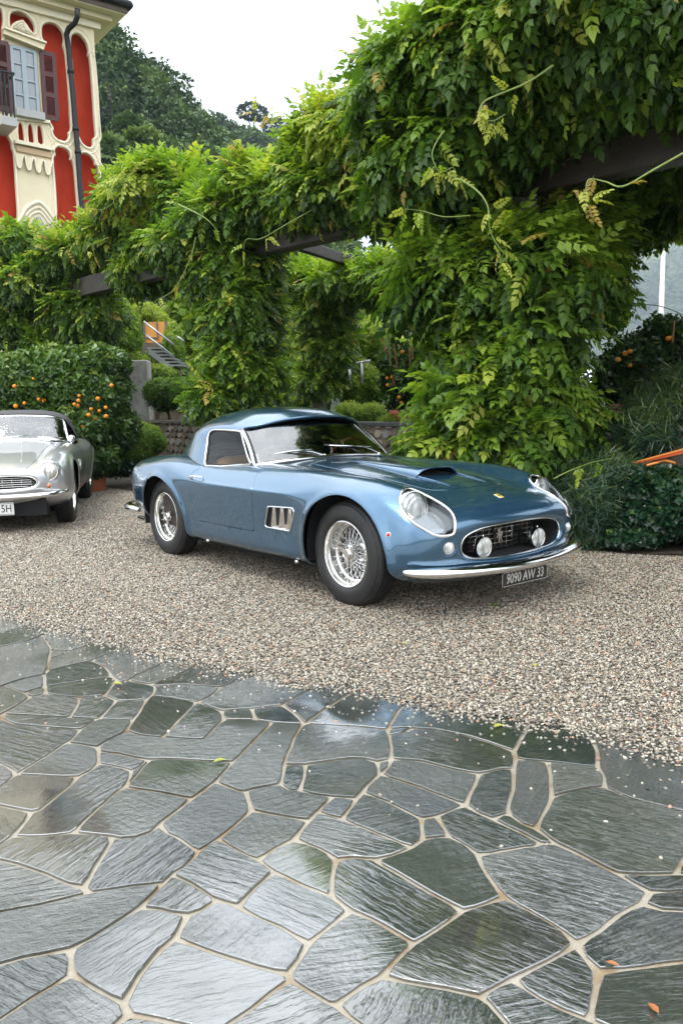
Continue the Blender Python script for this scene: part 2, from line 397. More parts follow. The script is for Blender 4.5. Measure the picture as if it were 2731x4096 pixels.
STONES = json.loads('''[[-1953,4396,-1868,4561,-1791,4778,-2491,5314,-2017,4261],[-1720,4274,-1810,4198,-1850,4180,-1908,4020,-1650,3446,-1556,3579,-1550,3588,-1500,3666,-1422,3717,-1425,3763,-1489,3965,-1540,4141,-1619,4289,-1680,4407],[655,2882,717,3025,797,3210,420,3443,337,3458,287,3339,215,3168,163,2988,218,3004,267,2998,348,2980,452,2920,535,2847,603,2772],[1023,2326,1092,2284,1115,2270,1309,2687,1054,3011,889,3149,906,2972,913,2906,901,2772,861,2632,859,2562,835,2488,888,2415],[835,2488,809,2489,717,2461,648,2424,617,2358,552,2239,579,2184,589,2158,622,2121,668,2061,712,2004,750,1998,863,1994,913,2064,1004,2175,1092,2284,1023,2326,888,2415],[-576,3408,-629,3320,-556,3250,-509,3210,-387,3232,-264,3267,-167,3422,-88,3536,-346,3720,-382,3680,-475,3576,-551,3502],[-794,4039,-1065,4223,-1204,4035,-1258,3919,-1175,3836,-1116,3733,-1093,3675,-1053,3627,-1007,3609,-998,3613,-968,3700,-884,3854],[-1599,4567,-1575,4625,-1791,4778,-1868,4561,-1953,4396,-2017,4261,-1908,4020,-1850,4180,-1810,4198,-1720,4274,-1680,4407],[215,3168,287,3339,337,3458,93,3503,58,3446,-62,3245,-159,3059,-30,3036,45,3025,163,2988],[-858,3006,-897,2944,-919,2872,-907,2837,-833,2817,-763,2781,-701,2755,-655,2763,-516,2741,-396,2726,-355,2860,-287,3083,-360,3108,-419,3119,-486,3114,-507,3047,-531,2925,-697,2953,-792,2981,-854,3022],[-1039,2950,-1035,3044,-1143,3065,-1324,3110,-1399,3172,-1447,3162,-1484,3078,-1379,2845,-1235,2755,-1157,2689,-1137,2658,-1129,2688,-1084,2813,-1055,2920],[-1619,4289,-1540,4141,-1473,4085,-1421,4101,-1367,4171,-1303,4432,-1575,4625,-1599,4567,-1680,4407],[-475,3576,-382,3680,-346,3720,-643,3932,-688,3846,-790,3651,-801,3647,-844,3593,-886,3553,-852,3526,-768,3541,-708,3539,-551,3502],[535,2847,452,2920,348,2980,267,2998,214,2955,177,2939,164,2933,168,2835,159,2727,263,2708,365,2638,450,2596,531,2636,573,2630,595,2712,603,2772],[159,2727,168,2835,164,2933,163,2988,45,3025,-30,3036,-159,3059,-173,3031,-194,2925,-198,2847,-210,2779,-218,2692,-142,2692,-30,2725,17,2739,71,2736,110,2699],[595,2712,703,2684,861,2632,901,2772,913,2906,906,2972,889,3149,869,3166,797,3210,717,3025,655,2882,603,2772],[-1443,4030,-1489,3965,-1425,3763,-1348,3846,-1258,3919,-1204,4035,-1065,4223,-1228,4366,-1367,4171,-1421,4101],[739,1966,712,2004,668,2061,622,2121,589,2158,566,2159,550,2160,530,2145,501,2144,399,2115,359,2106,360,2050,382,1954,397,1907,449,1847,506,1774,525,1725,594,1772,658,1832,729,1874,770,1920],[-331,2503,-296,2525,-217,2550,-213,2644,-218,2692,-210,2779,-198,2847,-194,2925,-173,3031,-159,3059,-282,3081,-287,3083,-355,2860,-396,2726,-437,2578,-423,2562,-349,2504],[506,1774,449,1847,397,1907,347,1884,283,1854,209,1784,149,1735,123,1703,68,1630,116,1613,209,1587,277,1562,292,1575,351,1615,401,1641,483,1692,525,1725],[-899,2247,-814,2260,-783,2399,-750,2525,-734,2548,-731,2580,-740,2672,-804,2710,-876,2735,-883,2687,-915,2629,-918,2579,-942,2487,-960,2405,-985,2392,-979,2341,-988,2247],[-844,3593,-801,3647,-790,3651,-688,3846,-643,3932,-755,4012,-794,4039,-884,3854,-968,3700,-998,3613,-886,3553],[-615,1770,-576,1823,-525,1892,-483,1996,-564,1988,-619,1975,-672,1957,-738,1930,-790,1908,-874,1886,-931,1850,-846,1662,-793,1692,-750,1711,-704,1725,-644,1739],[31,1605,-32,1550,-6,1515,20,1493,54,1438,69,1402,100,1332,353,1318,329,1429,317,1487,288,1549,277,1562,209,1587,116,1613,68,1630],[-792,2981,-697,2953,-667,3122,-629,3320,-723,3362,-734,3373,-830,3405,-845,3410,-852,3365,-850,3200,-852,3134,-854,3022],[-207,3172,-159,3059,-62,3245,58,3446,93,3503,-88,3536,-167,3422,-264,3267],[-127,1626,-168,1590,-205,1539,-247,1501,-294,1446,-321,1411,-362,1356,100,1332,69,1402,54,1438,20,1493,-6,1515,-32,1550,-43,1551,-104,1601],[-1230,3613,-1093,3675,-1116,3733,-1175,3836,-1258,3919,-1348,3846,-1425,3763,-1422,3717,-1370,3572,-1363,3553],[-721,2612,-731,2580,-734,2548,-646,2521,-601,2506,-494,2460,-437,2578,-396,2726,-516,2741,-655,2763,-701,2755],[-1425,3470,-1499,3538,-1542,3570,-1556,3579,-1650,3446,-1515,3148,-1447,3162,-1420,3225,-1393,3320,-1373,3419],[-576,2261,-566,2306,-560,2319,-494,2460,-601,2506,-646,2521,-734,2548,-750,2525,-783,2399,-814,2260,-745,2251,-689,2237,-669,2224,-616,2228],[-378,2214,-336,2288,-295,2378,-314,2450,-331,2503,-349,2504,-423,2562,-437,2578,-494,2460,-560,2319,-566,2306,-531,2250,-495,2227,-449,2174,-419,2147],[-42,2007,-43,1948,-44,1928,-17,1895,4,1869,59,1830,142,1745,149,1735,209,1784,283,1854,207,1935,130,2023,84,2072,79,2089,12,2107,-33,2089],[522,1469,579,1423,685,1339,842,1674,743,1660,606,1639,544,1633,527,1587,494,1516,484,1493],[257,2204,217,2191,183,2147,123,2109,79,2089,84,2072,130,2023,207,1935,283,1854,347,1884,397,1907,382,1954,360,2050,359,2106,335,2160,294,2202],[-400,1519,-359,1505,-291,1486,-294,1446,-247,1501,-205,1539,-168,1590,-127,1626,-135,1640,-168,1655,-246,1686,-343,1735,-413,1774,-436,1737,-466,1649,-478,1561,-461,1532],[437,1521,394,1557,351,1615,292,1575,277,1562,288,1549,317,1487,329,1429,353,1318,667,1301,685,1339,579,1423,522,1469,484,1493],[-669,2224,-689,2237,-683,2206,-690,2086,-694,1982,-672,1957,-619,1975,-564,1988,-483,1996,-472,2031,-468,2047,-446,2073,-428,2111,-419,2147,-449,2174,-495,2227,-531,2250,-566,2306,-576,2261,-616,2228],[-1016,2181,-1036,2140,-994,2129,-916,2099,-870,2075,-811,2047,-744,2001,-694,1982,-690,2086,-683,2206,-689,2237,-745,2251,-814,2260,-899,2247,-988,2247],[64,2519,114,2610,110,2699,71,2736,17,2739,-30,2725,-142,2692,-142,2600,-154,2500,-89,2471,-42,2456,-8,2452,33,2438,50,2484],[-1393,3320,-1420,3225,-1258,3197,-1130,3171,-1124,3195,-1131,3288,-1152,3401,-1272,3438,-1324,3458,-1373,3419],[527,1686,544,1633,606,1639,743,1660,842,1674,918,1834,770,1845,729,1874,658,1832,594,1772,525,1725],[-1324,3458,-1272,3438,-1152,3401,-1054,3423,-1049,3465,-1053,3627,-1093,3675,-1230,3613,-1363,3553],[148,2667,114,2610,143,2589,239,2512,370,2388,391,2446,450,2596,365,2638,263,2708,159,2727],[-678,1586,-722,1520,-764,1480,-717,1375,-522,1365,-509,1423,-499,1465,-483,1502,-461,1532,-478,1561,-552,1606,-616,1653],[-531,2925,-507,3047,-486,3114,-509,3210,-556,3250,-629,3320,-667,3122,-697,2953],[-1084,2813,-1129,2688,-1137,2658,-1019,2641,-915,2629,-883,2687,-876,2735,-907,2837,-919,2872,-996,2908,-1055,2920],[-1102,2436,-1052,2416,-985,2392,-960,2405,-942,2487,-918,2579,-915,2629,-1019,2641,-1137,2658,-1156,2564,-1208,2467],[573,2630,538,2483,497,2367,492,2323,523,2264,552,2239,617,2358,648,2424,684,2577,703,2684,595,2712],[-870,2075,-916,2099,-994,2129,-1036,2140,-1049,2114,-931,1850,-874,1886,-790,1908,-738,1930,-672,1957,-694,1982,-744,2001,-811,2047],[-113,1694,-135,1640,-127,1626,-104,1601,-43,1551,-32,1550,31,1605,68,1630,123,1703,149,1735,142,1745,59,1830,4,1869,-27,1828,-64,1783,-94,1744],[-639,1708,-616,1653,-552,1606,-478,1561,-466,1649,-436,1737,-413,1774,-408,1801,-395,1861,-447,1871,-468,1883,-525,1892,-576,1823,-615,1770,-644,1739],[12,2107,79,2089,123,2109,183,2147,120,2201,59,2253,-18,2316,-29,2327,-92,2363,-112,2307,-134,2262,-154,2203,-81,2156,-57,2132,-33,2089],[-167,1811,-221,1843,-279,1889,-295,1903,-335,1923,-367,1878,-395,1861,-408,1801,-413,1774,-343,1735,-246,1686,-168,1655,-135,1640,-113,1694,-94,1744],[-250,2099,-308,2146,-378,2214,-419,2147,-428,2111,-446,2073,-468,2047,-472,2031,-464,2026,-416,1994,-347,1928,-335,1923,-295,1903,-279,1889,-262,1930,-238,1978,-196,2041],[-708,3539,-768,3541,-852,3526,-839,3447,-845,3410,-830,3405,-734,3373,-723,3362,-629,3320,-576,3408,-551,3502],[-940,3350,-852,3365,-845,3410,-839,3447,-852,3526,-886,3553,-998,3613,-1007,3609,-1053,3627,-1049,3465,-1054,3423,-984,3356],[125,2422,206,2331,225,2307,271,2324,370,2388,239,2512,143,2589,114,2610,64,2519,50,2484],[33,2438,-18,2316,59,2253,120,2201,183,2147,217,2191,225,2307,206,2331,125,2422,50,2484],[281,2275,294,2202,335,2160,359,2106,399,2115,501,2144,530,2145,550,2160,516,2209,437,2296,398,2339,370,2388,271,2324],[-64,1783,-27,1828,4,1869,-17,1895,-44,1928,-76,1949,-136,1990,-196,2041,-238,1978,-262,1930,-279,1889,-221,1843,-167,1811,-94,1744],[-205,2160,-154,2203,-134,2262,-112,2307,-188,2336,-295,2378,-336,2288,-378,2214,-308,2146,-250,2099],[-42,2456,-89,2471,-154,2500,-189,2509,-217,2550,-296,2525,-331,2503,-314,2450,-295,2378,-188,2336,-112,2307,-92,2363],[-852,3134,-996,3149,-1014,3119,-1035,3044,-1039,2950,-1055,2920,-996,2908,-919,2872,-897,2944,-858,3006,-854,3022],[-1324,3110,-1143,3065,-1035,3044,-1014,3119,-996,3149,-1130,3171,-1258,3197,-1420,3225,-1399,3172],[-979,2341,-985,2392,-1052,2416,-1102,2436,-1208,2467,-1065,2148,-1036,2140,-1016,2181,-988,2247],[531,2636,450,2596,391,2446,370,2388,398,2339,437,2296,477,2325,492,2323,497,2367,538,2483,573,2630],[-1054,3423,-1152,3401,-1131,3288,-1124,3195,-1130,3171,-996,3149,-987,3231,-984,3356],[-1235,2755,-1379,2845,-1208,2467,-1156,2564,-1137,2658,-1157,2689],[703,2684,684,2577,648,2424,717,2461,809,2489,835,2488,859,2562,861,2632],[-57,2132,-81,2156,-154,2203,-205,2160,-250,2099,-196,2041,-136,1990,-76,1949,-44,1928,-43,1948,-42,2007,-33,2089],[-704,1725,-750,1711,-793,1692,-846,1662,-764,1480,-722,1520,-678,1586,-616,1653,-639,1708,-644,1739],[-987,3231,-996,3149,-852,3134,-850,3200,-852,3365,-940,3350,-984,3356],[-483,1502,-499,1465,-509,1423,-522,1365,-362,1356,-321,1411,-294,1446,-291,1486,-359,1505,-400,1519,-461,1532],[-360,3108,-287,3083,-282,3081,-159,3059,-207,3172,-264,3267,-387,3232],[-1370,3572,-1422,3717,-1500,3666,-1550,3588,-1556,3579,-1542,3570,-1499,3538,-1425,3470,-1398,3511,-1363,3553],[494,1516,527,1587,544,1633,527,1686,525,1725,483,1692,401,1641,351,1615,394,1557,437,1521,484,1493],[913,2064,863,1994,987,1996,1115,2270,1092,2284,1004,2175],[-525,1892,-468,1883,-447,1871,-395,1861,-367,1878,-335,1923,-347,1928,-416,1994,-464,2026,-472,2031,-483,1996],[854,1922,953,1924,987,1996,863,1994,750,1998,712,2004,739,1966,770,1920],[-763,2781,-833,2817,-907,2837,-876,2735,-804,2710,-740,2672,-735,2685,-701,2755],[729,1874,770,1845,918,1834,953,1924,854,1922,770,1920],[-509,3210,-486,3114,-419,3119,-360,3108,-387,3232],[-213,2644,-217,2550,-189,2509,-154,2500,-142,2600,-142,2692,-218,2692],[-1228,4366,-1303,4432,-1367,4171],[-29,2327,-18,2316,33,2438,-8,2452,-42,2456,-92,2363],[523,2264,492,2323,477,2325,437,2296,516,2209,550,2160,566,2159,589,2158,579,2184,552,2239],[-1473,4085,-1540,4141,-1489,3965,-1443,4030,-1421,4101],[225,2307,217,2191,257,2204,294,2202,281,2275,271,2324],[-1398,3511,-1425,3470,-1373,3419,-1324,3458,-1363,3553],[164,2933,177,2939,214,2955,267,2998,218,3004,163,2988],[114,2610,148,2667,159,2727,110,2699],[-735,2685,-740,2672,-731,2580,-721,2612,-701,2755],[-1515,3148,-1484,3078,-1447,3162],[-1420,3225,-1447,3162,-1399,3172]]''')

def build_pavement():
    # mortar bed, the body of the pavement
    xs = [p for p in GRAVEL_EDGE]
    v = []; f = []
    def off(x, y, e=0.35): return (x + e * 0.5, y + e)
    n = len(xs)
    for x, y in xs: v.append((off(x, y)[0], off(x, y)[1], -0.004))
    for x, y in xs: v.append((x * 0.9 - 1.5, -4.0, -0.004))
    for i in range(n-1): f.append((i+1, i, n+i, n+i+1))
    pav = tag(obj('pavement', v, f, M_mortar), 'crazy paving of dark wet slate with sandy mortar joints in front of the gravel', kind='structure')
    r = random.Random(5)
    for k, flatp in enumerate(STONES):
        P = np.array(flatp, float).reshape(-1, 2) / 1000.0
        # densify
        Q = []
        for i in range(len(P)):
            a = P[i]; b = P[(i+1) % len(P)]
            L = np.hypot(*(b-a)); m = max(1, int(L / 0.035))
            for j in range(m): Q.append(a + (b-a) * j / m)
        Q = np.array(Q)
        cen = P.mean(0)
        A = 0.5 * abs(np.sum(P[:,0]*np.roll(P[:,1],-1) - P[:,1]*np.roll(P[:,0],-1)))
        d = 0.0068 if A > 0.02 else 0.0055
        if A < 0.004: d = 0.004
        T = inset_poly(Q, d)
        # worn, chipped outline
        s = []
        for i, q in enumerate(T):
            w = noise.noise(Vector((q[0]*22, q[1]*22, k*3.1))) * 0.0035 + noise.noise(Vector((q[0]*70, q[1]*70, k))) * 0.0016
            a = T[i-1]; c = T[(i+1) % len(T)]
            nn = np.array([-(c-a)[1], (c-a)[0]]); nn /= (np.hypot(*nn) + 1e-9)
            s.append(q + nn * w)
        S0 = np.array(s)
        # round the corners once
        S0 = 0.12*np.roll(S0, 1, 0) + 0.76*S0 + 0.12*np.roll(S0, -1, 0)
        S1 = inset_poly(S0, 0.0022)
        zt = 0.003 + r.uniform(-0.0012, 0.0022)
        tx, ty = r.uniform(-0.004, 0.004), r.uniform(-0.004, 0.004)
        ang = r.choice([0.35, 0.6, -0.45, 0.9, -0.75, 0.15, 1.2, 0.5]) + r.uniform(-.15, .15)
        ca, sa = math.cos(-ang), math.sin(-ang)
        vv = []
        for ring, z in ((S0, -0.02), (S0, zt - 0.0012), (S1, zt)):
            for q in ring:
                x, y = q - cen
                vv.append((x*ca - y*sa, x*sa + y*ca, z + (tx*x + ty*y if z > -0.01 else 0)))
        m = len(S0); ff = []
        for a in (0, 1):
            for i in range(m): ff.append((a*m+i, a*m+(i+1)%m, (a+1)*m+(i+1)%m, (a+1)*m+i))
        ff.append(tuple(range(2*m, 3*m)))
        me = mesh('flagstone', vv, ff, M_slate)
        link('flagstone', me, pav, (cen[0], cen[1], 0), (0, 0, ang))
    return pav
pavement = build_pavement()

def ground_mat():
    t = NT('soil_and_grass')
    pos = t.pos()
    c = t.ramp(t.noise(pos, 0.6, 5, 0.6).outputs[0], [(0.35, (0.030, 0.045, 0.016)), (0.6, (0.055, 0.075, 0.026)), (0.75, (0.070, 0.060, 0.036))])
    t.bsdf(color=c, rough=0.85, normal=t.bump(t.noise(pos, 5, 4).outputs[0], 0.6, 0.1))
    return t.m
g = 3600.0
tag(obj('ground', [(-g,-600,-0.06),(g,-600,-0.06),(g,g,-0.06),(-g,g,-0.06)], [(0,1,2,3)], ground_mat()), 'green garden ground beyond the courtyard', kind='structure')

def gravel_bed_mat():
    t = NT('gravel_bed')
    pos = t.pos()
    vo = t.n('TexVoronoi', {'Vector': pos, 'Scale': 85.0, 'Randomness': 1.0})
    ed = t.n('TexVoronoi', {'Vector': pos, 'Scale': 85.0}, feature='DISTANCE_TO_EDGE')
    sep = t.n('SeparateColor', {0: vo.outputs['Color']})
    c = t.ramp(sep.outputs[0], [(0.0, (0.05, 0.042, 0.034)), (0.3, (0.15, 0.125, 0.10)), (0.55, (0.22, 0.19, 0.155)), (0.8, (0.30, 0.27, 0.23)), (0.95, (0.24, 0.12, 0.07)), (1.0, (0.45, 0.43, 0.40))])
    dark = t.ramp(ed.outputs[0], [(0.0, 0.0), (0.12, 1.0)])
    c = t.mix(dark, (0.035, 0.028, 0.022), c)
    h = t.ramp(vo.outputs['Distance'], [(0.0, 1.0), (0.7, 0.0)])
    t.bsdf(color=c, rough=0.35, normal=t.bump(h, 0.8, 0.008))
    return t.m

def pebble_mat():
    t = NT('wet_pebbles')
    a = t.n('Attribute', attribute_type='INSTANCER', attribute_name='tone')
    c = t.ramp(a.outputs['Fac'], [(0.0, (0.050, 0.043, 0.033)), (0.12, (0.16, 0.133, 0.095)), (0.27, (0.30, 0.262, 0.195)), (0.45, (0.41, 0.365, 0.285)),
                                  (0.60, (0.27, 0.245, 0.20)), (0.72, (0.50, 0.45, 0.37)), (0.82, (0.15, 0.14, 0.13)), (0.90, (0.42, 0.22, 0.13)), (0.93, (0.33, 0.24, 0.16)), (0.975, (0.60, 0.55, 0.47))], 'CONSTANT')
    t.bsdf(color=c, rough=0.30, spec=0.5)
    return t.m

# sheet of packed fine gravel under the loose pebbles
def edge_dist(x, y):
    """signed distance to the gravel edge: > 0 on the gravel"""
    P = np.stack([x, y], -1); best = np.full(x.shape, 1e9); sg = np.zeros(x.shape)
    for i in range(len(GE)-1):
        a = GE[i]; b = GE[i+1]; d = b - a
        t_ = np.clip(((P - a) @ d) / (d @ d), 0, 1)
        q = P - (a + t_[..., None] * d)
        L = np.hypot(q[..., 0], q[..., 1])
        s_ = np.sign(d[0]*q[..., 1] - d[1]*q[..., 0])
        m = L < best
        best = np.where(m, L, best); sg = np.where(m, s_, sg)
    return best * sg

def build_gravel():
    st = 0.06
    X = np.arange(-9.0, 8.0, st); Y = np.arange(1.6, 17.5, st)
    gx, gy = np.meshgrid(X, Y, indexing='ij')
    ed = edge_dist(gx, gy)
    nz = np.array([[noise.noise(Vector((a*2.3, b*2.3, 0))) + 0.5*noise.noise(Vector((a*7, b*7, 4))) for b in Y] for a in X])
    ed2 = ed + nz * 0.10
    def grid(mask, z, name, mat):
        idx = -np.ones(gx.shape, int)
        use = np.zeros(gx.shape, bool)
        q = mask[:-1,:-1] & mask[1:,:-1] & mask[1:,1:] & mask[:-1,1:]
        use[:-1,:-1] |= q; use[1:,:-1] |= q; use[1:,1:] |= q; use[:-1,1:] |= q
        idx[use] = np.arange(use.sum())
        v = np.stack([gx[use], gy[use], z[use]], -1)
        i, j = np.nonzero(q)
        f = np.stack([idx[i,j], idx[i+1,j], idx[i+1,j+1], idx[i,j+1]], -1)
        return v, f, use
    # bed: real sheet on the gravel side, feathering to just below the slabs' tops at its edge
    zb = np.clip(ed2 * 0.06, -0.02, 0.008) + nz * 0.007
    v, f, use = grid(ed2 > 0.0, zb, 'bed', None)
    bed = tag(obj('gravel_bed', v, f, gravel_bed_mat(), smooth=True), 'packed fine gravel of the courtyard', kind='structure')
    # loose pebbles
    vis = (np.abs(gx) < 1.2 + gy * 0.50)
    v, f, use = grid((ed2 > -0.9) & vis, np.maximum(zb, 0.003), 'p', None)
    dens = np.where(ed2 > 0.06, 1.0, np.clip(0.55 + ed2 * 6, 0.0, 1.0))
    dens = np.where(ed2 < -0.02, np.clip(0.075 * np.exp(ed2 * 6.0) + 0.0025, 0, 0.25), dens)
    far = np.clip((9.0 - gy) / 4.0, 0.30, 1.0)
    dens = dens * far
    sz = np.clip(1.0 + (gy - 5.0) * 0.12, 1.0, 1.7)
    me = mesh('gravel', v, f, None)
    for nm, arr in (('dens', dens), ('sz', sz)):
        at = me.attributes.new(nm, 'FLOAT', 'POINT')
        at.data.foreach_set('value', arr[use].astype(np.float32))
    o = tag(link('gravel', me), 'loose wet gravel of small round beige, grey and rust pebbles', kind='stuff')
    ng = bpy.data.node_groups.new('scatter_pebbles', 'GeometryNodeTree')
    ng.interface.new_socket('Geometry', in_out='INPUT', socket_type='NodeSocketGeometry')
    ng.interface.new_socket('Geometry', in_out='OUTPUT', socket_type='NodeSocketGeometry')
    N = ng.nodes; L = ng.links
    gi = N.new('NodeGroupInput'); go = N.new('NodeGroupOutput')
    def attr(nm):
        a = N.new('GeometryNodeInputNamedAttribute'); a.data_type = 'FLOAT'; a.inputs['Name'].default_value = nm
        return a.outputs['Attribute']
    mm = N.new('ShaderNodeMath'); mm.operation = 'MULTIPLY'; mm.inputs[1].default_value = 9500.0
    L.new(attr('dens'), mm.inputs[0])
    di = N.new('GeometryNodeDistributePointsOnFaces'); di.distribute_method = 'RANDOM'
    L.new(gi.outputs[0], di.inputs['Mesh']); L.new(mm.outputs[0], di.inputs['Density'])
    # random lift so that the pebbles lie over one another
    off = N.new('GeometryNodeSetPosition')
    rz = N.new('FunctionNodeRandomValue'); rz.data_type = 'FLOAT_VECTOR'
    rz.inputs[0].default_value = (0, 0, -0.001); rz.inputs[1].default_value = (0, 0, 0.007)
    dm = N.new('ShaderNodeVectorMath'); dm.operation = 'SCALE'
    L.new(rz.outputs[0], dm.inputs[0]); L.new(attr('dens'), dm.inputs['Scale'])
    L.new(di.outputs['Points'], off.inputs['Geometry']); L.new(dm.outputs[0], off.inputs['Offset'])
    ic = N.new('GeometryNodeMeshIcoSphere'); ic.inputs['Radius'].default_value = 0.0060; ic.inputs['Subdivisions'].default_value = 2
    dz = N.new('GeometryNodeSetPosition')
    tn = N.new('ShaderNodeTexNoise'); tn.inputs['Scale'].default_value = 90.0
    sub = N.new('ShaderNodeVectorMath'); sub.operation = 'SUBTRACT'; sub.inputs[1].default_value = (0.5, 0.5, 0.5)
    scl = N.new('ShaderNodeVectorMath'); scl.operation = 'SCALE'; scl.inputs['Scale'].default_value = 0.009
    L.new(tn.outputs['Color'], sub.inputs[0]); L.new(sub.outputs[0], scl.inputs[0])
    L.new(ic.outputs['Mesh'], dz.inputs['Geometry']); L.new(scl.outputs[0], dz.inputs['Offset'])
    smn = N.new('GeometryNodeSetShadeSmooth'); L.new(dz.outputs[0], smn.inputs['Geometry'])
    smm = N.new('GeometryNodeSetMaterial'); smm.inputs['Material'].default_value = pebble_mat()
    L.new(smn.outputs[0], smm.inputs['Geometry'])
    ip = N.new('GeometryNodeInstanceOnPoints')
    L.new(off.outputs[0], ip.inputs['Points']); L.new(smm.outputs[0], ip.inputs['Instance'])
    rr = N.new('FunctionNodeRandomValue'); rr.data_type = 'FLOAT_VECTOR'
    rr.inputs[0].default_value = (-0.5, -0.5, 0); rr.inputs[1].default_value = (0.5, 0.5, 6.28); rr.inputs['Seed'].default_value = 3
    L.new(rr.outputs[0], ip.inputs['Rotation'])
    rs = N.new('FunctionNodeRandomValue'); rs.data_type = 'FLOAT_VECTOR'
    rs.inputs[0].default_value = (0.55, 0.5, 0.35); rs.inputs[1].default_value = (1.35, 1.15, 0.8); rs.inputs['Seed'].default_value = 5
    s2 = N.new('ShaderNodeVectorMath'); s2.operation = 'SCALE'
    L.new(rs.outputs[0], s2.inputs[0]); L.new(attr('sz'), s2.inputs['Scale'])
    L.new(s2.outputs[0], ip.inputs['Scale'])
    sa = N.new('GeometryNodeStoreNamedAttribute'); sa.data_type = 'FLOAT'; sa.domain = 'INSTANCE'; sa.inputs['Name'].default_value = 'tone'
    rt = N.new('FunctionNodeRandomValue'); rt.data_type = 'FLOAT'; rt.inputs['Seed'].default_value = 9
    L.new(ip.outputs[0], sa.inputs['Geometry']); L.new(rt.outputs[1], sa.inputs['Value'])
    L.new(sa.outputs[0], go.inputs[0])
    md = o.modifiers.new('scatter', 'NODES'); md.node_group = ng
    me.materials.append(smm.inputs['Material'].default_value)
build_gravel()

# ================================================================ body surfaces: rings of control points -> smooth loft
def spline_eval(P, t, ts):
    """natural cubic spline through P[k] at parameters t, evaluated at ts (vectorised over trailing dims)"""
    P = np.asarray(P, float); n = len(t)
    h = np.diff(t)
    A = np.zeros((n, n)); B = np.zeros((n,) + P.shape[1:])
    A[0, 0] = A[-1, -1] = 1
    for i in range(1, n-1):
        A[i, i-1] = h[i-1]; A[i, i] = 2*(h[i-1]+h[i]); A[i, i+1] = h[i]
        B[i] = 6*((P[i+1]-P[i])/h[i] - (P[i]-P[i-1])/h[i-1])
    M = np.linalg.solve(A, B.reshape(n, -1)).reshape(B.shape)
    k = np.clip(np.searchsorted(t, ts, side='right')-1, 0, n-2)
    sh = (-1,) + (1,)*(P.ndim-1)
    hk = h[k].reshape(sh); a = (t[k+1]-ts).reshape(sh); b = (ts-t[k]).reshape(sh)
    return M[k]*a**3/(6*hk) + M[k+1]*b**3/(6*hk) + (P[k]/hk - M[k]*hk/6)*a + (P[k+1]/hk - M[k+1]*hk/6)*b

def loft(rings, nu, nv, sym=True):
    """rings (n, m, 3) for the half y >= 0 -> dense grid (nu, nv, 3); the curve is mirrored about y = 0 so it crosses the middle smoothly"""
    G = np.asarray(rings, float)
    # mirror a few columns over the centre line for tangency
    if sym:
        L = G[:, 1:4][:, ::-1].copy(); L[..., 1] *= -1
        Rr = G[:, -4:-1][:, ::-1].copy(); Rr[..., 1] *= -1
        G2 = np.concatenate([L, G, Rr], 1)
    else: G2 = G
    d = np.linalg.norm(np.diff(G2, axis=1), axis=2).mean(0) ** 0.8
    tv = np.concatenate([[0], np.cumsum(d)])
    a, b = (tv[3], tv[-4]) if sym else (tv[0], tv[-1])
    vs = np.linspace(a, b, nv)
    Gv = spline_eval(np.moveaxis(G2, 1, 0), tv, vs)      # (nv, n, 3)
    du = np.linalg.norm(np.diff(G, axis=0), axis=2).mean(1) ** 0.8
    tu = np.concatenate([[0], np.cumsum(du)])
    us = np.linspace(0, tu[-1], nu)
    S = spline_eval(np.moveaxis(Gv, 1, 0), tu, us)       # (nu, nv, 3)
    return S

def full_grid(S):
    """mirror a half grid (nu, nv, 3) whose first and last columns lie on y = 0 -> verts, quads, normals"""
    nu, nv, _ = S.shape
    S = S.copy(); S[:, 0, 1] = 0; S[:, -1, 1] = 0
    M = S[:, 1:-1][:, ::-1].copy(); M[..., 1] *= -1
    F = np.concatenate([S, M], 1)                        # closed around
    m = F.shape[1]
    du = np.gradient(F, axis=0)
    dv = (np.roll(F, -1, 1) - np.roll(F, 1, 1)) / 2
    N = np.cross(dv, du); N /= np.linalg.norm(N, axis=2, keepdims=True) + 1e-12
    i, j = np.meshgrid(np.arange(nu-1), np.arange(m), indexing='ij')
    a = i*m+j; b = i*m+(j+1) % m; c = (i+1)*m+(j+1) % m; d = (i+1)*m+j
    Q = np.stack([a, b, c, d], -1).reshape(-1, 4)
    return F.reshape(-1, 3), Q, N.reshape(-1, 3)

def sdf(poly, x, y):
    """signed distance to a closed 2D polygon, negative inside"""
    poly = np.asarray(poly, float)
    P = np.stack([x, y], -1); d = np.full(x.shape, 1e9); ins = np.zeros(x.shape, bool)
    for i in range(len(poly)):
        a = poly[i]; b = poly[(i+1) % len(poly)]; e = b - a
        t = np.clip(((P-a) @ e) / max(e @ e, 1e-12), 0, 1)
        q = P - (a + t[..., None]*e)
        d = np.minimum(d, np.hypot(q[..., 0], q[..., 1]))
        c = ((a[1] > y) != (b[1] > y))
        with np.errstate(divide='ignore', invalid='ignore'):
            xi = (b[0]-a[0])*(y-a[1])/(b[1]-a[1]) + a[0]
        ins ^= c & (x < xi)
    return np.where(ins, -d, d)

def smooth_closed(p, k=8):
    """dense smooth closed curve through points (Catmull-Rom)"""
    p = np.asarray(p, float); n = len(p); out = []
    for i in range(n):
        a, b, c, d = p[i-1], p[i], p[(i+1) % n], p[(i+2) % n]
        for s in range(k):
            t = s/k
            out.append(0.5*((2*b)+(-a+c)*t+(2*a-5*b+4*c-d)*t*t+(-a+3*b-3*c+d)*t**3))
    return np.array(out)

def smooth_open(p, k=8):
    p = np.asarray(p, float); n = len(p); out = []
    for i in range(n-1):
        a = p[max(i-1, 0)]; b = p[i]; c = p[i+1]; d = p[min(i+2, n-1)]
        for s in range(k):
            t = s/k
            out.append(0.5*((2*b)+(-a+c)*t+(2*a-5*b+4*c-d)*t*t+(-a+3*b-3*c+d)*t**3))
    out.append(p[-1])
    return np.array(out)

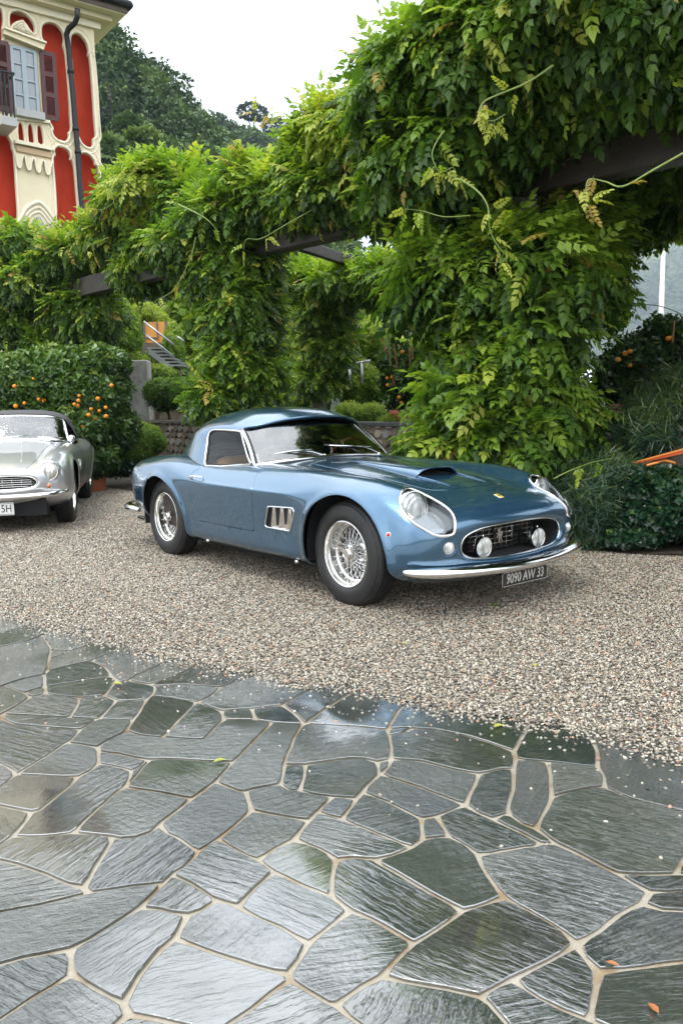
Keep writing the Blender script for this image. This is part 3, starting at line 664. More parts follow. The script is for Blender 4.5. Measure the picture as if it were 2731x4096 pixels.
def clip(V, N, F, f, want=1):
    """keep the part of a polygon mesh where want * f > 0, cutting the faces it crosses"""
    f = np.asarray(f) * want
    V = list(map(np.asarray, V)) if not isinstance(V, list) else V
    pos = f > 0
    out = []; cut = {}
    nv = [v for v in V]; nn = [n for n in N]
    def edge(a, b):
        k = (a, b) if a < b else (b, a)
        if k not in cut:
            t = f[k[0]] / (f[k[0]] - f[k[1]])
            nv.append(nv[k[0]] + (nv[k[1]] - nv[k[0]]) * t)
            q = nn[k[0]] + (nn[k[1]] - nn[k[0]]) * t
            nn.append(q / (np.linalg.norm(q) + 1e-12))
            cut[k] = len(nv) - 1
        return cut[k]
    for q in F:
        s = [pos[i] for i in q]
        if all(s): out.append(tuple(q)); continue
        if not any(s): continue
        r = []
        for i in range(len(q)):
            a, b = q[i], q[(i+1) % len(q)]
            if pos[a]: r.append(a)
            if pos[a] != pos[b]: r.append(edge(a, b))
        if len(r) >= 3: out.append(tuple(r))
    used = sorted({i for q in out for i in q}); mp = {u: k for k, u in enumerate(used)}
    return [nv[u] for u in used], [nn[u] for u in used], [tuple(mp[i] for i in q) for q in out]

def boundary_loops(F):
    e = {}
    for q in F:
        for i in range(len(q)): e[(q[i], q[(i+1) % len(q)])] = 1
    nxt = {}
    for a, b in e:
        if (b, a) not in e: nxt[a] = b
    loops = []; seen = set()
    for a in list(nxt):
        if a in seen: continue
        l = []
        while a not in seen and a in nxt:
            seen.add(a); l.append(a); a = nxt[a]
        if len(l) > 2: loops.append(l)
    return loops

def skin(name, V, N, F, mat, parent, flange=0.0):
    """a sheet with its true normals; its edges are turned inwards by flange"""
    V = [np.asarray(v) for v in V]; N = [np.asarray(n) for n in N]; F = list(F)
    nb = len(F)
    if flange > 0:
        for l in boundary_loops(F):
            base = len(V); m = len(l)
            for i in l:
                V.append(V[i].copy()); N.append(N[i])
            for i in l:
                V.append(V[i] - N[i] * flange); N.append(N[i])
            for k in range(m):
                F.append((base+(k+1) % m, base+k, base+m+k, base+m+(k+1) % m))
    me = mesh(name, V, F, mat, True)
    nr = np.array(N, dtype=np.float32)
    me.normals_split_custom_set_from_vertices([tuple(map(float, n)) for n in nr])
    return link(name, me, parent)

# ---- the blue car: x forward from the front axle, y to its left, z up (metres)
BR = [
 # grille opening, turned in
 [(.715,0,.533),(.711,.15,.530),(.701,.295,.521),(.692,.385,.501),(.684,.434,.471),(.682,.451,.435),(.682,.449,.41),(.683,.441,.393),(.688,.406,.368),(.695,.345,.352),(.703,.258,.343),(.712,.13,.338),(.715,0,.337)],
 [(.745,0,.540),(.741,.15,.537),(.731,.30,.528),(.722,.395,.508),(.714,.447,.475),(.712,.464,.435),(.712,.462,.41),(.713,.452,.390),(.718,.415,.362),(.725,.35,.345),(.733,.26,.336),(.742,.13,.331),(.745,0,.330)],
 [(.752,0,.560),(.749,.165,.557),(.739,.33,.549),(.727,.44,.529),(.717,.505,.498),(.709,.530,.452),(.708,.530,.425),(.709,.520,.395),(.714,.475,.355),(.724,.40,.327),(.737,.28,.313),(.748,.14,.307),(.752,0,.305)],
 [(.722,0,.607),(.722,.18,.605),(.718,.35,.597),(.709,.47,.580),(.697,.56,.552),(.675,.618,.500),(.665,.637,.455),(.660,.640,.410),(.663,.615,.345),(.680,.55,.290),(.708,.40,.262),(.730,.20,.250),(.735,0,.247)],
 [(.62,0,.664),(.62,.18,.661),(.622,.34,.653),(.622,.465,.643),(.615,.592,.628),(.588,.690,.572),(.572,.728,.515),(.562,.745,.44),(.562,.735,.35),(.580,.690,.285),(.63,.52,.235),(.66,.28,.215),(.68,0,.212)],
 [(.48,0,.706),(.48,.18,.702),(.482,.33,.690),(.485,.455,.687),(.482,.592,.712),(.460,.705,.657),(.448,.758,.585),(.440,.785,.49),(.440,.790,.38),(.45,.762,.285),(.50,.60,.215),(.54,.32,.20),(.56,0,.20)],
 [(.34,0,.738),(.34,.18,.733),(.34,.325,.720),(.34,.445,.723),(.34,.590,.764),(.325,.712,.722),(.318,.772,.650),(.312,.803,.55),(.312,.815,.43),(.32,.80,.30),(.33,.68,.20),(.33,.35,.19),(.33,0,.19)],
 [(.13,0,.770),(.13,.18,.765),(.13,.32,.753),(.13,.440,.751),(.13,.598,.798),(.13,.720,.762),(.13,.783,.700),(.13,.812,.60),(.13,.822,.46),(.13,.80,.30),(.13,.68,.19),(.13,.35,.18),(.13,0,.18)],
 [(-.13,0,.795),(-.13,.18,.791),(-.13,.32,.779),(-.13,.445,.771),(-.13,.603,.812),(-.13,.724,.776),(-.13,.792,.708),(-.13,.813,.61),(-.13,.815,.46),(-.13,.79,.30),(-.13,.68,.19),(-.13,.35,.18),(-.13,0,.18)],
 [(-.45,0,.822),(-.45,.18,.818),(-.45,.32,.805),(-.45,.45,.793),(-.45,.610,.818),(-.45,.728,.775),(-.45,.800,.690),(-.45,.812,.655),(-.45,.798,.50),(-.45,.783,.34),(-.45,.755,.240),(-.45,.45,.18),(-.45,0,.18)],
 [(-.80,0,.845),(-.80,.18,.841),(-.80,.32,.830),(-.80,.46,.816),(-.80,.620,.823),(-.80,.732,.775),(-.80,.808,.688),(-.80,.821,.662),(-.80,.802,.50),(-.80,.786,.34),(-.80,.757,.236),(-.80,.45,.18),(-.80,0,.18)],
 [(-1.20,0,.858),(-1.20,.18,.855),(-1.20,.33,.848),(-1.20,.48,.838),(-1.20,.638,.828),(-1.20,.738,.775),(-1.20,.813,.690),(-1.20,.826,.664),(-1.20,.806,.50),(-1.20,.788,.34),(-1.20,.758,.232),(-1.20,.45,.18),(-1.20,0,.18)],
 [(-1.60,0,.862),(-1.60,.18,.860),(-1.60,.33,.854),(-1.60,.48,.845),(-1.60,.646,.824),(-1.60,.745,.772),(-1.60,.814,.695),(-1.60,.828,.668),(-1.60,.810,.50),(-1.60,.790,.34),(-1.60,.758,.232),(-1.60,.45,.18),(-1.60,0,.18)],
 [(-1.92,0,.860),(-1.92,.18,.858),(-1.92,.33,.852),(-1.92,.48,.846),(-1.92,.655,.836),(-1.92,.758,.785),(-1.92,.816,.715),(-1.92,.828,.672),(-1.92,.816,.51),(-1.92,.795,.34),(-1.92,.76,.232),(-1.92,.45,.18),(-1.92,0,.18)],
 [(-2.22,0,.853),(-2.22,.18,.851),(-2.22,.33,.845),(-2.22,.48,.842),(-2.22,.648,.855),(-2.22,.760,.806),(-2.22,.812,.735),(-2.22,.830,.66),(-2.22,.824,.52),(-2.22,.80,.34),(-2.22,.70,.22),(-2.22,.40,.18),(-2.22,0,.18)],
 [(-2.55,0,.838),(-2.55,.18,.836),(-2.55,.33,.828),(-2.55,.47,.825),(-2.55,.635,.843),(-2.55,.745,.796),(-2.55,.792,.728),(-2.55,.812,.64),(-2.55,.806,.51),(-2.55,.785,.36),(-2.55,.70,.25),(-2.55,.40,.20),(-2.55,0,.20)],
 [(-2.85,0,.808),(-2.85,.18,.806),(-2.85,.33,.799),(-2.85,.46,.797),(-2.85,.612,.812),(-2.85,.718,.764),(-2.85,.758,.700),(-2.85,.774,.62),(-2.85,.770,.51),(-2.85,.745,.395),(-2.85,.66,.31),(-2.85,.38,.25),(-2.85,0,.24)],
 [(-3.08,0,.770),(-3.08,.18,.768),(-3.08,.32,.762),(-3.08,.45,.760),(-3.08,.590,.772),(-3.08,.676,.726),(-3.08,.706,.668),(-3.08,.718,.60),(-3.08,.712,.51),(-3.08,.690,.425),(-3.06,.61,.36),(-3.04,.35,.31),(-3.04,0,.30)],
 [(-3.22,0,.722),(-3.22,.17,.720),(-3.22,.30,.716),(-3.22,.42,.713),(-3.215,.545,.716),(-3.205,.612,.675),(-3.20,.636,.633),(-3.20,.645,.58),(-3.20,.640,.515),(-3.19,.610,.452),(-3.18,.53,.405),(-3.17,.30,.37),(-3.17,0,.365)],
 [(-3.30,0,.655),(-3.30,.14,.654),(-3.30,.25,.650),(-3.295,.34,.646),(-3.29,.44,.638),(-3.285,.495,.612),(-3.28,.512,.590),(-3.28,.517,.56),(-3.28,.51,.525),(-3.275,.480,.492),(-3.27,.41,.468),(-3.265,.24,.450),(-3.265,0,.448)],
 [(-3.325,0,.575),(-3.325,.03,.575),(-3.325,.06,.573),(-3.325,.085,.571),(-3.325,.10,.568),(-3.325,.11,.563),(-3.325,.115,.559),(-3.325,.116,.555),(-3.325,.114,.55),(-3.325,.105,.545),(-3.325,.085,.541),(-3.325,.05,.539),(-3.325,0,.538)],
]
ARCH = [(0.030, 0.325, 0.382, 0.425, 0.382), (-2.365, 0.31, 0.345, 0.440, 0.378)]   # centre x, z, radius rearward, radius forward, height
def arch_f(x, z, k):
    cx, cz, rb, rf, rz = ARCH[k]
    rx = np.where(x < cx, rb, rf)
    lo = np.where(z < cz, 1.0, 1.0)
    q = np.hypot((x-cx)/rx, (np.maximum(z, cz-0.02)-cz)/rz * lo)
    return (q - 1.0) * 0.39
def body_grid(nu=300, nv=118):
    S = loft(BR, nu, nv)
    x, y, z = S[..., 0], S[..., 1], S[..., 2]
    # wheel arch lips stand a little proud
    side = np.clip((y - 0.60)/0.12, 0, 1)
    for k in (0, 1):
        d = arch_f(x, z, k)
        S[..., 1] += side * 0.016 * np.exp(-((d-0.004)/0.030)**2) * (z > 0.2)
    # bonnet power bulge and scoop hump along the middle
    return S

# ================================================================ the blue sports car
def paint_mat(name, base, flake, rough=0.32, metal=0.5, drops=0.5):
    t = NT(name)
    pos = t.co('Object')
    fl = t.noise(pos, 900, 1).outputs[0]
    c = t.mix(t.ramp(fl, [(0.4, 0.0), (0.7, 0.35)]), base, flake)
    # beads of rain on whatever faces up
    geo = t.n('NewGeometry')
    sep = t.n('SeparateXYZ', {0: geo.outputs['Normal']})
    up = t.ramp(sep.outputs[2], [(0.10, 0.15), (0.75, 1.0)])
    vo = t.n('TexVoronoi', {'Vector': pos, 'Scale': 105.0, 'Randomness': 1.0})
    v2 = t.n('TexVoronoi', {'Vector': pos, 'Scale': 210.0, 'Randomness': 1.0})
    pick = t.n('SeparateColor', {0: vo.outputs['Color']}).outputs[0]
    on = t.ramp(pick, [(0.35, 0.0), (0.42, 1.0)])
    b1 = t.math('MULTIPLY', t.ramp(vo.outputs['Distance'], [(0.0, 1.0), (0.22, 0.75), (0.34, 0.0)]), on)
    b2 = t.ramp(v2.outputs['Distance'], [(0.0, 0.5), (0.30, 0.0)])
    h = t.math('MULTIPLY', t.math('ADD', b1, b2), up)
    cn = t.bump(h, drops, 0.0016)
    b = t.bsdf(color=c, metal=metal, rough=rough, coat=1.0, coatr=0.025, coatn=cn, spec=0.5)
    b.inputs['Coat IOR'].default_value = 1.75
    return t.m
M_blue = paint_mat('blue_grey_paint', (0.038, 0.120, 0.215), (0.10, 0.23, 0.35), 0.21, 0.72, 0.17)
M_chrome = simple('chrome', (0.86, 0.86, 0.85), 0.07, 1.0)
def wetchrome():
    t = NT('rain_beaded_chrome')
    vo = t.n('TexVoronoi', {'Vector': t.co('Object'), 'Scale': 120.0})
    t.bsdf(color=(0.84, 0.84, 0.83), metal=1.0, rough=0.09, normal=t.bump(t.ramp(vo.outputs['Distance'], [(0.0, 1.0), (0.35, 0.0)]), 0.10, 0.0010))
    return t.m
M_wchrome = wetchrome()
M_alloy = simple('polished_aluminium', (0.80, 0.79, 0.76), 0.16, 1.0, bump=0.05, bscale=40)
M_black = simple('black_rubber', (0.012, 0.012, 0.013), 0.55)
M_dark = simple('matt_black_underside', (0.008, 0.008, 0.009), 0.85)
M_tan = simple('tan_leather', (0.42, 0.24, 0.10), 0.45, var=0.15, bump=0.2, bscale=160)
M_trim = simple('dark_cabin_trim', (0.035, 0.027, 0.022), 0.7)
M_wood = simple('orange_wood_rim', (0.42, 0.11, 0.02), 0.25, coat=0.6)
M_red = simple('red_lens', (0.55, 0.02, 0.012), 0.12, coat=1.0)
M_amber = simple('orange_lens', (0.60, 0.18, 0.06), 0.15, coat=1.0)
M_white_enamel = simple('white_enamel', (0.72, 0.72, 0.70), 0.3)
M_plateblack = simple('black_plate_enamel', (0.010, 0.010, 0.011), 0.22, coat=0.5)
M_silverletter = simple('silver_characters', (0.62, 0.62, 0.60), 0.35, 0.4)
def tyre_mat():
    t = NT('tyre_rubber')
    pos = t.co('Object')
    sp = t.n('SeparateXYZ', {0: pos})
    r = t.math('SQRT', t.math('ADD', t.math('POWER', sp.outputs[0], 2.0), t.math('POWER', sp.outputs[2], 2.0)))
    ang = t.math('ARCTAN2', sp.outputs[0], sp.outputs[2])
    blocks = t.ramp(t.math('FRACT', t.math('MULTIPLY', t.math('ADD', ang, t.math('MULTIPLY', sp.outputs[1], 2.2)), 11.0)), [(0.0, 0.0), (0.10, 1.0), (0.9, 1.0), (1.0, 0.0)])
    tread = t.ramp(r, [(0.311, 0.0), (0.317, 1.0)])
    lines = t.ramp(t.math('FRACT', t.math('MULTIPLY', r, 70.0)), [(0.0, 0.0), (0.2, 1.0)])
    h = t.mix(tread, t.math('MULTIPLY', lines, 0.12), blocks)
    t.bsdf(color=t.ramp(t.noise(pos, 7, 4).outputs[0], [(0.35, (0.013, 0.013, 0.014)), (0.7, (0.026, 0.025, 0.024))]), rough=0.50, normal=t.bump(h, 0.5, 0.006))
    return t.m
M_tyre = tyre_mat()
def film_mat(name, tint=(0.93, 0.95, 0.94), rough=0.0, drops=0.0, ior=1.5, scale=70.0):
    """thin clear sheet: fresnel reflection over straight transmission"""
    t = NT(name)
    fr = t.n('Fresnel', {'IOR': ior})
    gl = t.n('BsdfGlossy', {'Color': (1, 1, 1, 1), 'Roughness': rough})
    tr = t.n('BsdfTransparent', {'Color': tint + (1,)})
    if drops > 0:
        vo = t.n('TexVoronoi', {'Vector': t.co('Object'), 'Scale': scale, 'Randomness': 1.0})
        v2 = t.noise(t.co('Object'), 9, 3).outputs[0]
        n = t.bump(t.math('ADD', t.ramp(vo.outputs['Distance'], [(0.0, 1.0), (0.30, 0.0)]), t.math('MULTIPLY', v2, 0.3)), drops, 0.003)
        t.t.links.new(n, fr.inputs['Normal']); t.t.links.new(n, gl.inputs['Normal'])
    mx = t.n('MixShader')
    t.t.links.new(fr.outputs[0], mx.inputs[0]); t.t.links.new(tr.outputs[0], mx.inputs[1]); t.t.links.new(gl.outputs[0], mx.inputs[2])
    return t.surf(mx.outputs[0])
M_glass = film_mat('rainy_glass', (0.88, 0.92, 0.90), 0.01, 0.22, 2.6)
M_sideglass = film_mat('side_glass', (0.93, 0.95, 0.93), 0.0, 0.04, 1.35)
M_cover = film_mat('clear_cover', (0.95, 0.97, 0.98), 0.0, 0.03, 1.4, 120.0)
def lamp_glass():
    t = NT('ribbed_lamp_glass')
    sp = t.n('SeparateXYZ', {0: t.co('Object')})
    rib = t.math('SINE', t.math('MULTIPLY', sp.outputs[0], 620.0))
    cl = t.mix(t.ramp(t.noise(t.mapv(t.co('Object'), (1, 30, 7)), 1.0, 2).outputs[0], [(.35, 0.0), (.6, 1.0)]), (0.30, 0.31, 0.29), (0.90, 0.90, 0.86))
    t.bsdf(color=cl, metal=0.35, rough=0.18, coat=1.0, coatr=0.02, normal=t.bump(rib, 0.5, 0.002))
    return t.m
M_lamp = lamp_glass()

def text_mesh(name, s, size, mat, parent, M, extrude=0.001, xscale=1.0, shear=0.0, offset=0.0):
    cu = bpy.data.curves.new(name, 'FONT'); cu.body = s; cu.size = size; cu.extrude = extrude
    cu.align_x = 'CENTER'; cu.align_y = 'CENTER'; cu.shear = shear; cu.offset = offset; cu.resolution_u = 3
    tmp = bpy.data.objects.new('tmp_text', cu); C.objects.link(tmp)
    bpy.context.view_layer.update()
    me = bpy.data.meshes.new_from_object(tmp.evaluated_get(bpy.context.evaluated_depsgraph_get()))
    bpy.data.objects.remove(tmp); bpy.data.curves.remove(cu)
    me.transform(M @ Matrix.Diagonal((xscale, 1, 1, 1)))
    me.materials.clear(); me.materials.append(mat)
    return link(name, me, parent)

AX = Matrix.Rotation(R(90), 4, 'Y')      # lathe axis z -> x
AYn = Matrix.Rotation(R(90), 4, 'X')     # lathe axis z -> -y (outwards on the right hand side)

def lathe_x(prof, loc, seg=28, tilt=None):
    """lathe whose axis points forward (+x)"""
    M = Matrix.Translation(loc) @ (tilt if tilt is not None else Matrix()) @ AX
    mb = MB(); mb.lathe([(max(r, 1e-4), h) for r, h in prof], seg, M); return mb

def make_wheel(parent, loc, side, wires=True):
    """side -1: outer face towards -y.  built about its centre"""
    w = link('wheel', None, parent, loc) if False else bpy.data.objects.new('wheel', None)
    if w.name not in C.objects: C.objects.link(w)
    w.parent = parent; w.location = loc
    s = side
    M = Matrix.Rotation(R(-90*s), 4, 'X')      # z -> outward
    ty = MB()
    # half width 0.092 ; h = outward distance
    prof = [(0.200, -0.075), (0.215, -0.088), (0.262, -0.096), (0.300, -0.088), (0.318, -0.074), (0.326, -0.062),
            (0.3295, -0.050), (0.3215, -0.048), (0.3215, -0.043), (0.3305, -0.041), (0.332, -0.022), (0.3235, -0.020), (0.3235, -0.015), (0.3325, -0.013),
            (0.3325, 0.013), (0.3235, 0.015), (0.3235, 0.020), (0.332, 0.022), (0.3305, 0.041), (0.3215, 0.043), (0.3215, 0.048), (0.3295, 0.050),
            (0.326, 0.062), (0.318, 0.074), (0.3055, 0.083), (0.3045, 0.086), (0.300, 0.088), (0.262, 0.096), (0.240, 0.0965), (0.226, 0.094), (0.215, 0.088), (0.204, 0.078), (0.200, 0.070)]
    # flatten slightly where it meets the ground happens by the pebbles rising round it
    ty.lathe(prof, 72, M)
    ty.build('tyre', M_tyre, w, auto=40)
    rim = MB()
    rp = [(0.2085, 0.074), (0.2100, 0.081), (0.2085, 0.0865), (0.204, 0.088), (0.1995, 0.085), (0.1965, 0.076), (0.1945, 0.066), (0.186, 0.058), (0.184, 0.048),
          (0.1825, 0.024), (0.180, 0.016), (0.168, 0.008), (0.165, -0.004), (0.1635, -0.028), (0.166, -0.050), (0.185, -0.066), (0.200, -0.075), (0.208, -0.080),
          (0.208, -0.085), (0.196, -0.085)]
    rim.lathe(rp, 72, M)
    rim.build('rim', M_alloy, w, auto=35)
    sp = MB()
    n = 20
    for lay, (r0, h0, r1, h1, da) in enumerate(((0.048, 0.040, 0.1655, -0.004, 0.42), (0.048, 0.040, 0.1655, -0.004, -0.42), (0.056, -0.045, 0.1650, -0.026, 0.62), (0.056, -0.045, 0.184, 0.036, -0.30))):
        for k in range(n):
            if lay >= 2 and k % 1: continue
            a = 2*PI*(k + 0.25*lay)/n; b = a + da
            p0 = M @ Vector((r0*math.cos(a), r0*math.sin(a), h0)); p1 = M @ Vector((r1*math.cos(b), r1*math.sin(b), h1))
            sp.tube([p0, p1], 0.0014, 5, cap=False)
            q = p1 + (p0-p1).normalized()*0.016
            sp.tube([p1, q], 0.0026, 5, cap=True)
    sp.build('spokes', M_chrome, w, smooth=True)
    hub = MB()
    hub.lathe([(0.058, -0.060), (0.058, -0.040), (0.044, -0.034), (0.040, 0.0), (0.050, 0.034), (0.052, 0.042), (0.040, 0.046)], 32, M)
    hub.lathe([(0.044, 0.046), (0.043, 0.058), (0.037, 0.064), (0.036, 0.078), (0.031, 0.083), (0.026, 0.083), (0.024, 0.079), (0.001, 0.080)], 32, M)
    hub.build('hub', M_chrome, w, auto=35)
    ear = MB()
    for k in range(3):
        a = 2*PI*k/3 + 0.5
        d = Vector((math.cos(a), math.sin(a), 0)); pz = Vector((-math.sin(a), math.cos(a), 0))
        pts = [(0.030, 0.020), (0.056, 0.013), (0.080, 0.010), (0.086, 0.004)]
        vv = []
        for r_, hw in pts:
            for sgn, hh in ((-1, 0.058), (1, 0.058), (1, 0.070), (-1, 0.070)):
                vv.append(M @ (d*r_ + pz*(sgn*hw + 0.012*(r_/0.086)**2) + Vector((0, 0, hh + 0.006*(r_/0.086)))))
        ff = [(0,1,2,3)[::-1]]
        for i in range(3):
            for j in range(4): ff.append((4*i+j, 4*i+(j+1)%4, 4*i+4+(j+1)%4, 4*i+4+j))
        ff.append((12,13,14,15))
        ear.add(vv, ff)
    ear.build('knock_off_spinner', M_chrome, w, smooth=False)
    br = MB()
    br.lathe([(0.001, -0.075), (0.150, -0.075), (0.150, -0.085), (0.001, -0.085)], 40, M)
    br.build('brake_disc', M_dark, w, auto=30)
    return w

CARX, CARY, CARYAW = 0.5904, 5.3851, -0.894578
DOOR = smooth_closed([(-1.725,.83),(-1.745,.785),(-1.795,.745),(-1.812,.712),(-1.816,.678),(-1.793,.583),(-1.766,.488),(-1.752,.43),(-1.737,.380),(-1.66,.374),(-1.33,.373),(-1.05,.373),(-.95,.376),(-.937,.39),(-.924,.536),(-.905,.673),(-.935,.735),(-.975,.80),(-.985,.84),(-1.3,.86)], 5)
BONNET = smooth_closed([(-.90,0),(-.90,.15),(-.885,.27),(-.83,.335),(-.72,.353),(-.40,.353),(0,.353),(.18,.355),(.27,.350),(.33,.33),(.375,.285),(.402,.20),(.415,.10),(.418,0),(.415,-.10),(.402,-.20),(.375,-.285),(.33,-.33),(.27,-.350),(.18,-.355),(0,-.353),(-.40,-.353),(-.72,-.353),(-.83,-.335),(-.885,-.27),(-.90,-.15)], 4)
LAMPO = smooth_closed([(.385,.575),(.400,.622),(.435,.672),(.480,.702),(.545,.706),(.610,.680),(.665,.630),(.700,.575),(.716,.535),(.706,.505),(.660,.482),(.590,.474),(.510,.476),(.440,.500),(.400,.535)], 6)
VENT = smooth_closed([(-.716,.571),(-.58,.578),(-.46,.583),(-.440,.575),(-.436,.55),(-.475,.475),(-.505,.430),(-.525,.424),(-.66,.424),(-.765,.424),(-.785,.432),(-.785,.450),(-.755,.51),(-.73,.562)], 4)
CABIN = smooth_closed([(-1.02,0),(-1.04,.3),(-1.09,.5),(-1.125,.615),(-1.16,.655),(-1.3,.668),(-1.5,.690),(-1.69,.705),(-1.77,.70),(-1.95,.66),(-2.15,.60),(-2.36,.50),(-2.50,.34),(-2.56,0),(-2.50,-.34),(-2.36,-.50),(-2.15,-.60),(-1.95,-.66),(-1.77,-.70),(-1.69,-.705),(-1.5,-.690),(-1.3,-.668),(-1.16,-.655),(-1.125,-.615),(-1.09,-.5),(-1.04,-.3)], 4)

def build_blue_car():
    car = thing('sports_car', 'blue classic sports car with hardtop, wire wheels and black plate on the gravel', 'car', (CARX, CARY, 0), CARYAW)
    S = body_grid()
    V, Q, N = full_grid(S)
    # ---- cut the skin into panels
    V0, N0, F0 = list(V), list(N), [tuple(q) for q in Q]
    def arr(V): return np.array(V)
    def cut(V, N, F, fn, want=1):
        A = arr(V); return clip(V, N, F, fn(A), want)
    def f_arch(k):
        def f(A):
            d = arch_f(A[:, 0], A[:, 2], k)
            d = np.where(np.abs(A[:, 1]) < 0.50, 1.0, d)
            return d
        return f
    def f_cabin(A):
        d = sdf(CABIN, A[:, 0], A[:, 1]); return np.where(A[:, 2] < 0.62, 1.0, d)
    def f_door(sgn):
        def f(A):
            d = sdf(DOOR, A[:, 0], A[:, 2]); return np.where(sgn*A[:, 1] < 0.55, 1.0, d)
        return f
    def f_bonnet(A):
        d = sdf(BONNET, A[:, 0], A[:, 1]); return np.where(A[:, 2] < 0.60, 1.0, d)
    def f_lamp(sgn):
        def f(A):
            d = sdf(LAMPO, A[:, 0], sgn*A[:, 1]); return np.where(A[:, 2] < 0.505, 1.0, d)
        return f
    def f_vent(sgn):
        def f(A):
            d = sdf(VENT, A[:, 0], A[:, 2]); return np.where(sgn*A[:, 1] < 0.6, 1.0, d)
        return f
    b = (V0, N0, F0)
    for fn in (f_arch(0), f_arch(1), f_cabin): b = cut(*b, fn)
    whole = b
    gap = 0.0036
    door_r = cut(*cut(*whole, f_door(-1), -1), lambda A: f_door(-1)(A) + gap, -1)
    door_l = cut(*cut(*whole, f_door(1), -1), lambda A: f_door(1)(A) + gap, -1)
    bon = cut(*whole, lambda A: f_bonnet(A) + gap, -1)
    for fn in (f_door(-1), f_door(1), f_bonnet): b = cut(*b, lambda A, fn=fn: fn(A) - gap)
    for fn in (f_lamp(-1), f_lamp(1), f_vent(-1), f_vent(1)): b = cut(*b, fn)
    skin('body', *b, M_blue, car, 0.010)
    dr = skin('door', *door_r, M_blue, car, 0.010)
    dl = skin('door', *door_l, M_blue, car, 0.010)
    bo = skin('bonnet', *bon, M_blue, car, 0.010)
    # dark inner shell behind the shut lines
    Vi = V - N * 0.014
    bi = (list(Vi), list(N), [tuple(q) for q in Q])
    for k in (0, 1):
        bi = cut(*bi, lambda A, k=k: f_arch(k)(A) - 0.006)
    bi = cut(*bi, f_cabin)
    for sgn in (-1, 1): bi = cut(*bi, lambda A, sgn=sgn: f_lamp(sgn)(A) + 0.004)
    skin('inner_shell', *bi, M_dark, car)
    from mathutils.bvhtree import BVHTree
    bvh = BVHTree.FromPolygons([tuple(v) for v in V], [tuple(int(i) for i in q) for q in Q])
    def top(x, y):
        for k in range(20):
            h = bvh.ray_cast(Vector((x - 0.003*k, y, 2)), Vector((0, 0, -1)))
            if h[0] is not None and h[0].z > 0.5: break
        return h[0], h[1]
    def sidep(x, z, sgn=-1):
        h = bvh.ray_cast(Vector((x, sgn*1.5, z)), Vector((0, -sgn, 0))); return h[0], h[1]
    def front(y, z):
        h = bvh.ray_cast(Vector((2, y, z)), Vector((-1, 0, 0))); return h[0], h[1]
    def dep(pts, fn, off):
        out = []
        for p in pts:
            h, n = fn(*p)
            if h is None: continue
            out.append(h + n * off * 1)
        return out
    # ---- bonnet scoop
    sc_v = []; sc_f = []; nx, ny = 26, 17
    for i in range(nx):
        s = i/(nx-1)
        x = 0.085 - s*0.93
        w = 0.178*(1-s)**0.35*(1-0.25*s) + 0.012
        hgt = 0.052*(1-s)**1.1*(1.0 if i else 0.96)
        for j in range(ny):
            u = -1 + 2*j/(ny-1)
            a = abs(u)
            prof = (1 - a**5)
            y = u*w
            h, n = top(x, y)
            sc_v.append((x - 0.02*(a**2)*(i == 0), y, h.z + 0.0012 + hgt*prof))
    for i in range(nx-1):
        for j in range(ny-1):
            a = i*ny+j; sc_f.append((a, a+ny, a+ny+1, a+1))
    me = mesh('scoop', sc_v, sc_f, M_blue, True)
    me.flip_normals() if me.polygons[nx*4].normal.z < 0 else None
    sco = link('scoop', me, bo)
    md = sco.modifiers.new('thick', 'SOLIDIFY'); md.thickness = 0.005; md.offset = -1
    lip = [Vector(sc_v[j]) + Vector((0.001, 0, 0)) for j in range(ny)]
    mb = MB(); mb.tube(lip, 0.0045, 8); mb.build('scoop_lip', M_blue, bo, smooth=True)
    mb = MB()
    y0 = 0.148
    mb.box((-0.10, -y0*.9, 0.70), (-0.09, y0*.9, 0.812))
    hh = [top(x, 0)[0].z for x in (-0.09, 0.075)]
    mb.add([(-0.09,-y0*.9,hh[0]+.003),(0.070,-y0,hh[1]+.002),(0.070,y0,hh[1]+.002),(-0.09,y0*.9,hh[0]+.003)], [(0,1,2,3)])
    mb.build('scoop_throat', M_dark, bo)
    # ramp edges running forward from the scoop's corners
    for sgn in (-1, 1):
        pts = []
        for k in range(15):
            t_ = k/14
            x = 0.07 + 0.275*t_; y = sgn*(0.178 - 0.015*t_ + 0.0*t_)
            h, n = top(x, y); pts.append(h + n*(0.002))
        mb = MB(); mb.tube(pts, [0.008*(1-k/14)+0.001 for k in range(15)], 8); mb.build('scoop_ridge', M_blue, bo, smooth=True)
    # ---- headlights
    for sgn in (-1, 1):
        outline3 = []
        for x, y in LAMPO[::2]:
            h, n = top(x, sgn*y)
            outline3.append((h, n))
        hl = bpy.data.objects.new('headlight', None); C.objects.link(hl); hl.parent = car
        cov = cut(*whole, f_lamp(sgn), -1)
        cv = (np.array(cov[0]), np.array(cov[1]), cov[2])
        cc = np.array([.55, sgn*.585, .64])
        d = np.maximum(0, -f_lamp(sgn)(cv[0]))
        cv0 = cv[0] + cv[1]*(0.012*np.clip(d/0.08, 0, 1)**0.7)[:, None]
        skin('cover', list(cv0), list(cv[1]), cv[2], M_cover, hl)
        # bucket
        bk = MB()
        n = len(outline3)
        rings = []
        for dep_, sc_ in ((0.0, 0.985), (0.05, 0.93), (0.10, 0.80)):
            ring = []
            for h, nn in outline3:
                p = h - nn*0.002
                q = Vector(cc) + (p - Vector(cc))*sc_
                q += Vector((-0.45, -sgn*0.12, -0.55))*dep_
                ring.append(q)
            rings.append(ring)
        vv = [p for r_ in rings for p in r_]
        ff = []
        for a in range(2):
            for i in range(n): ff.append((a*n+i, a*n+(i+1)%n, (a+1)*n+(i+1)%n, (a+1)*n+i))
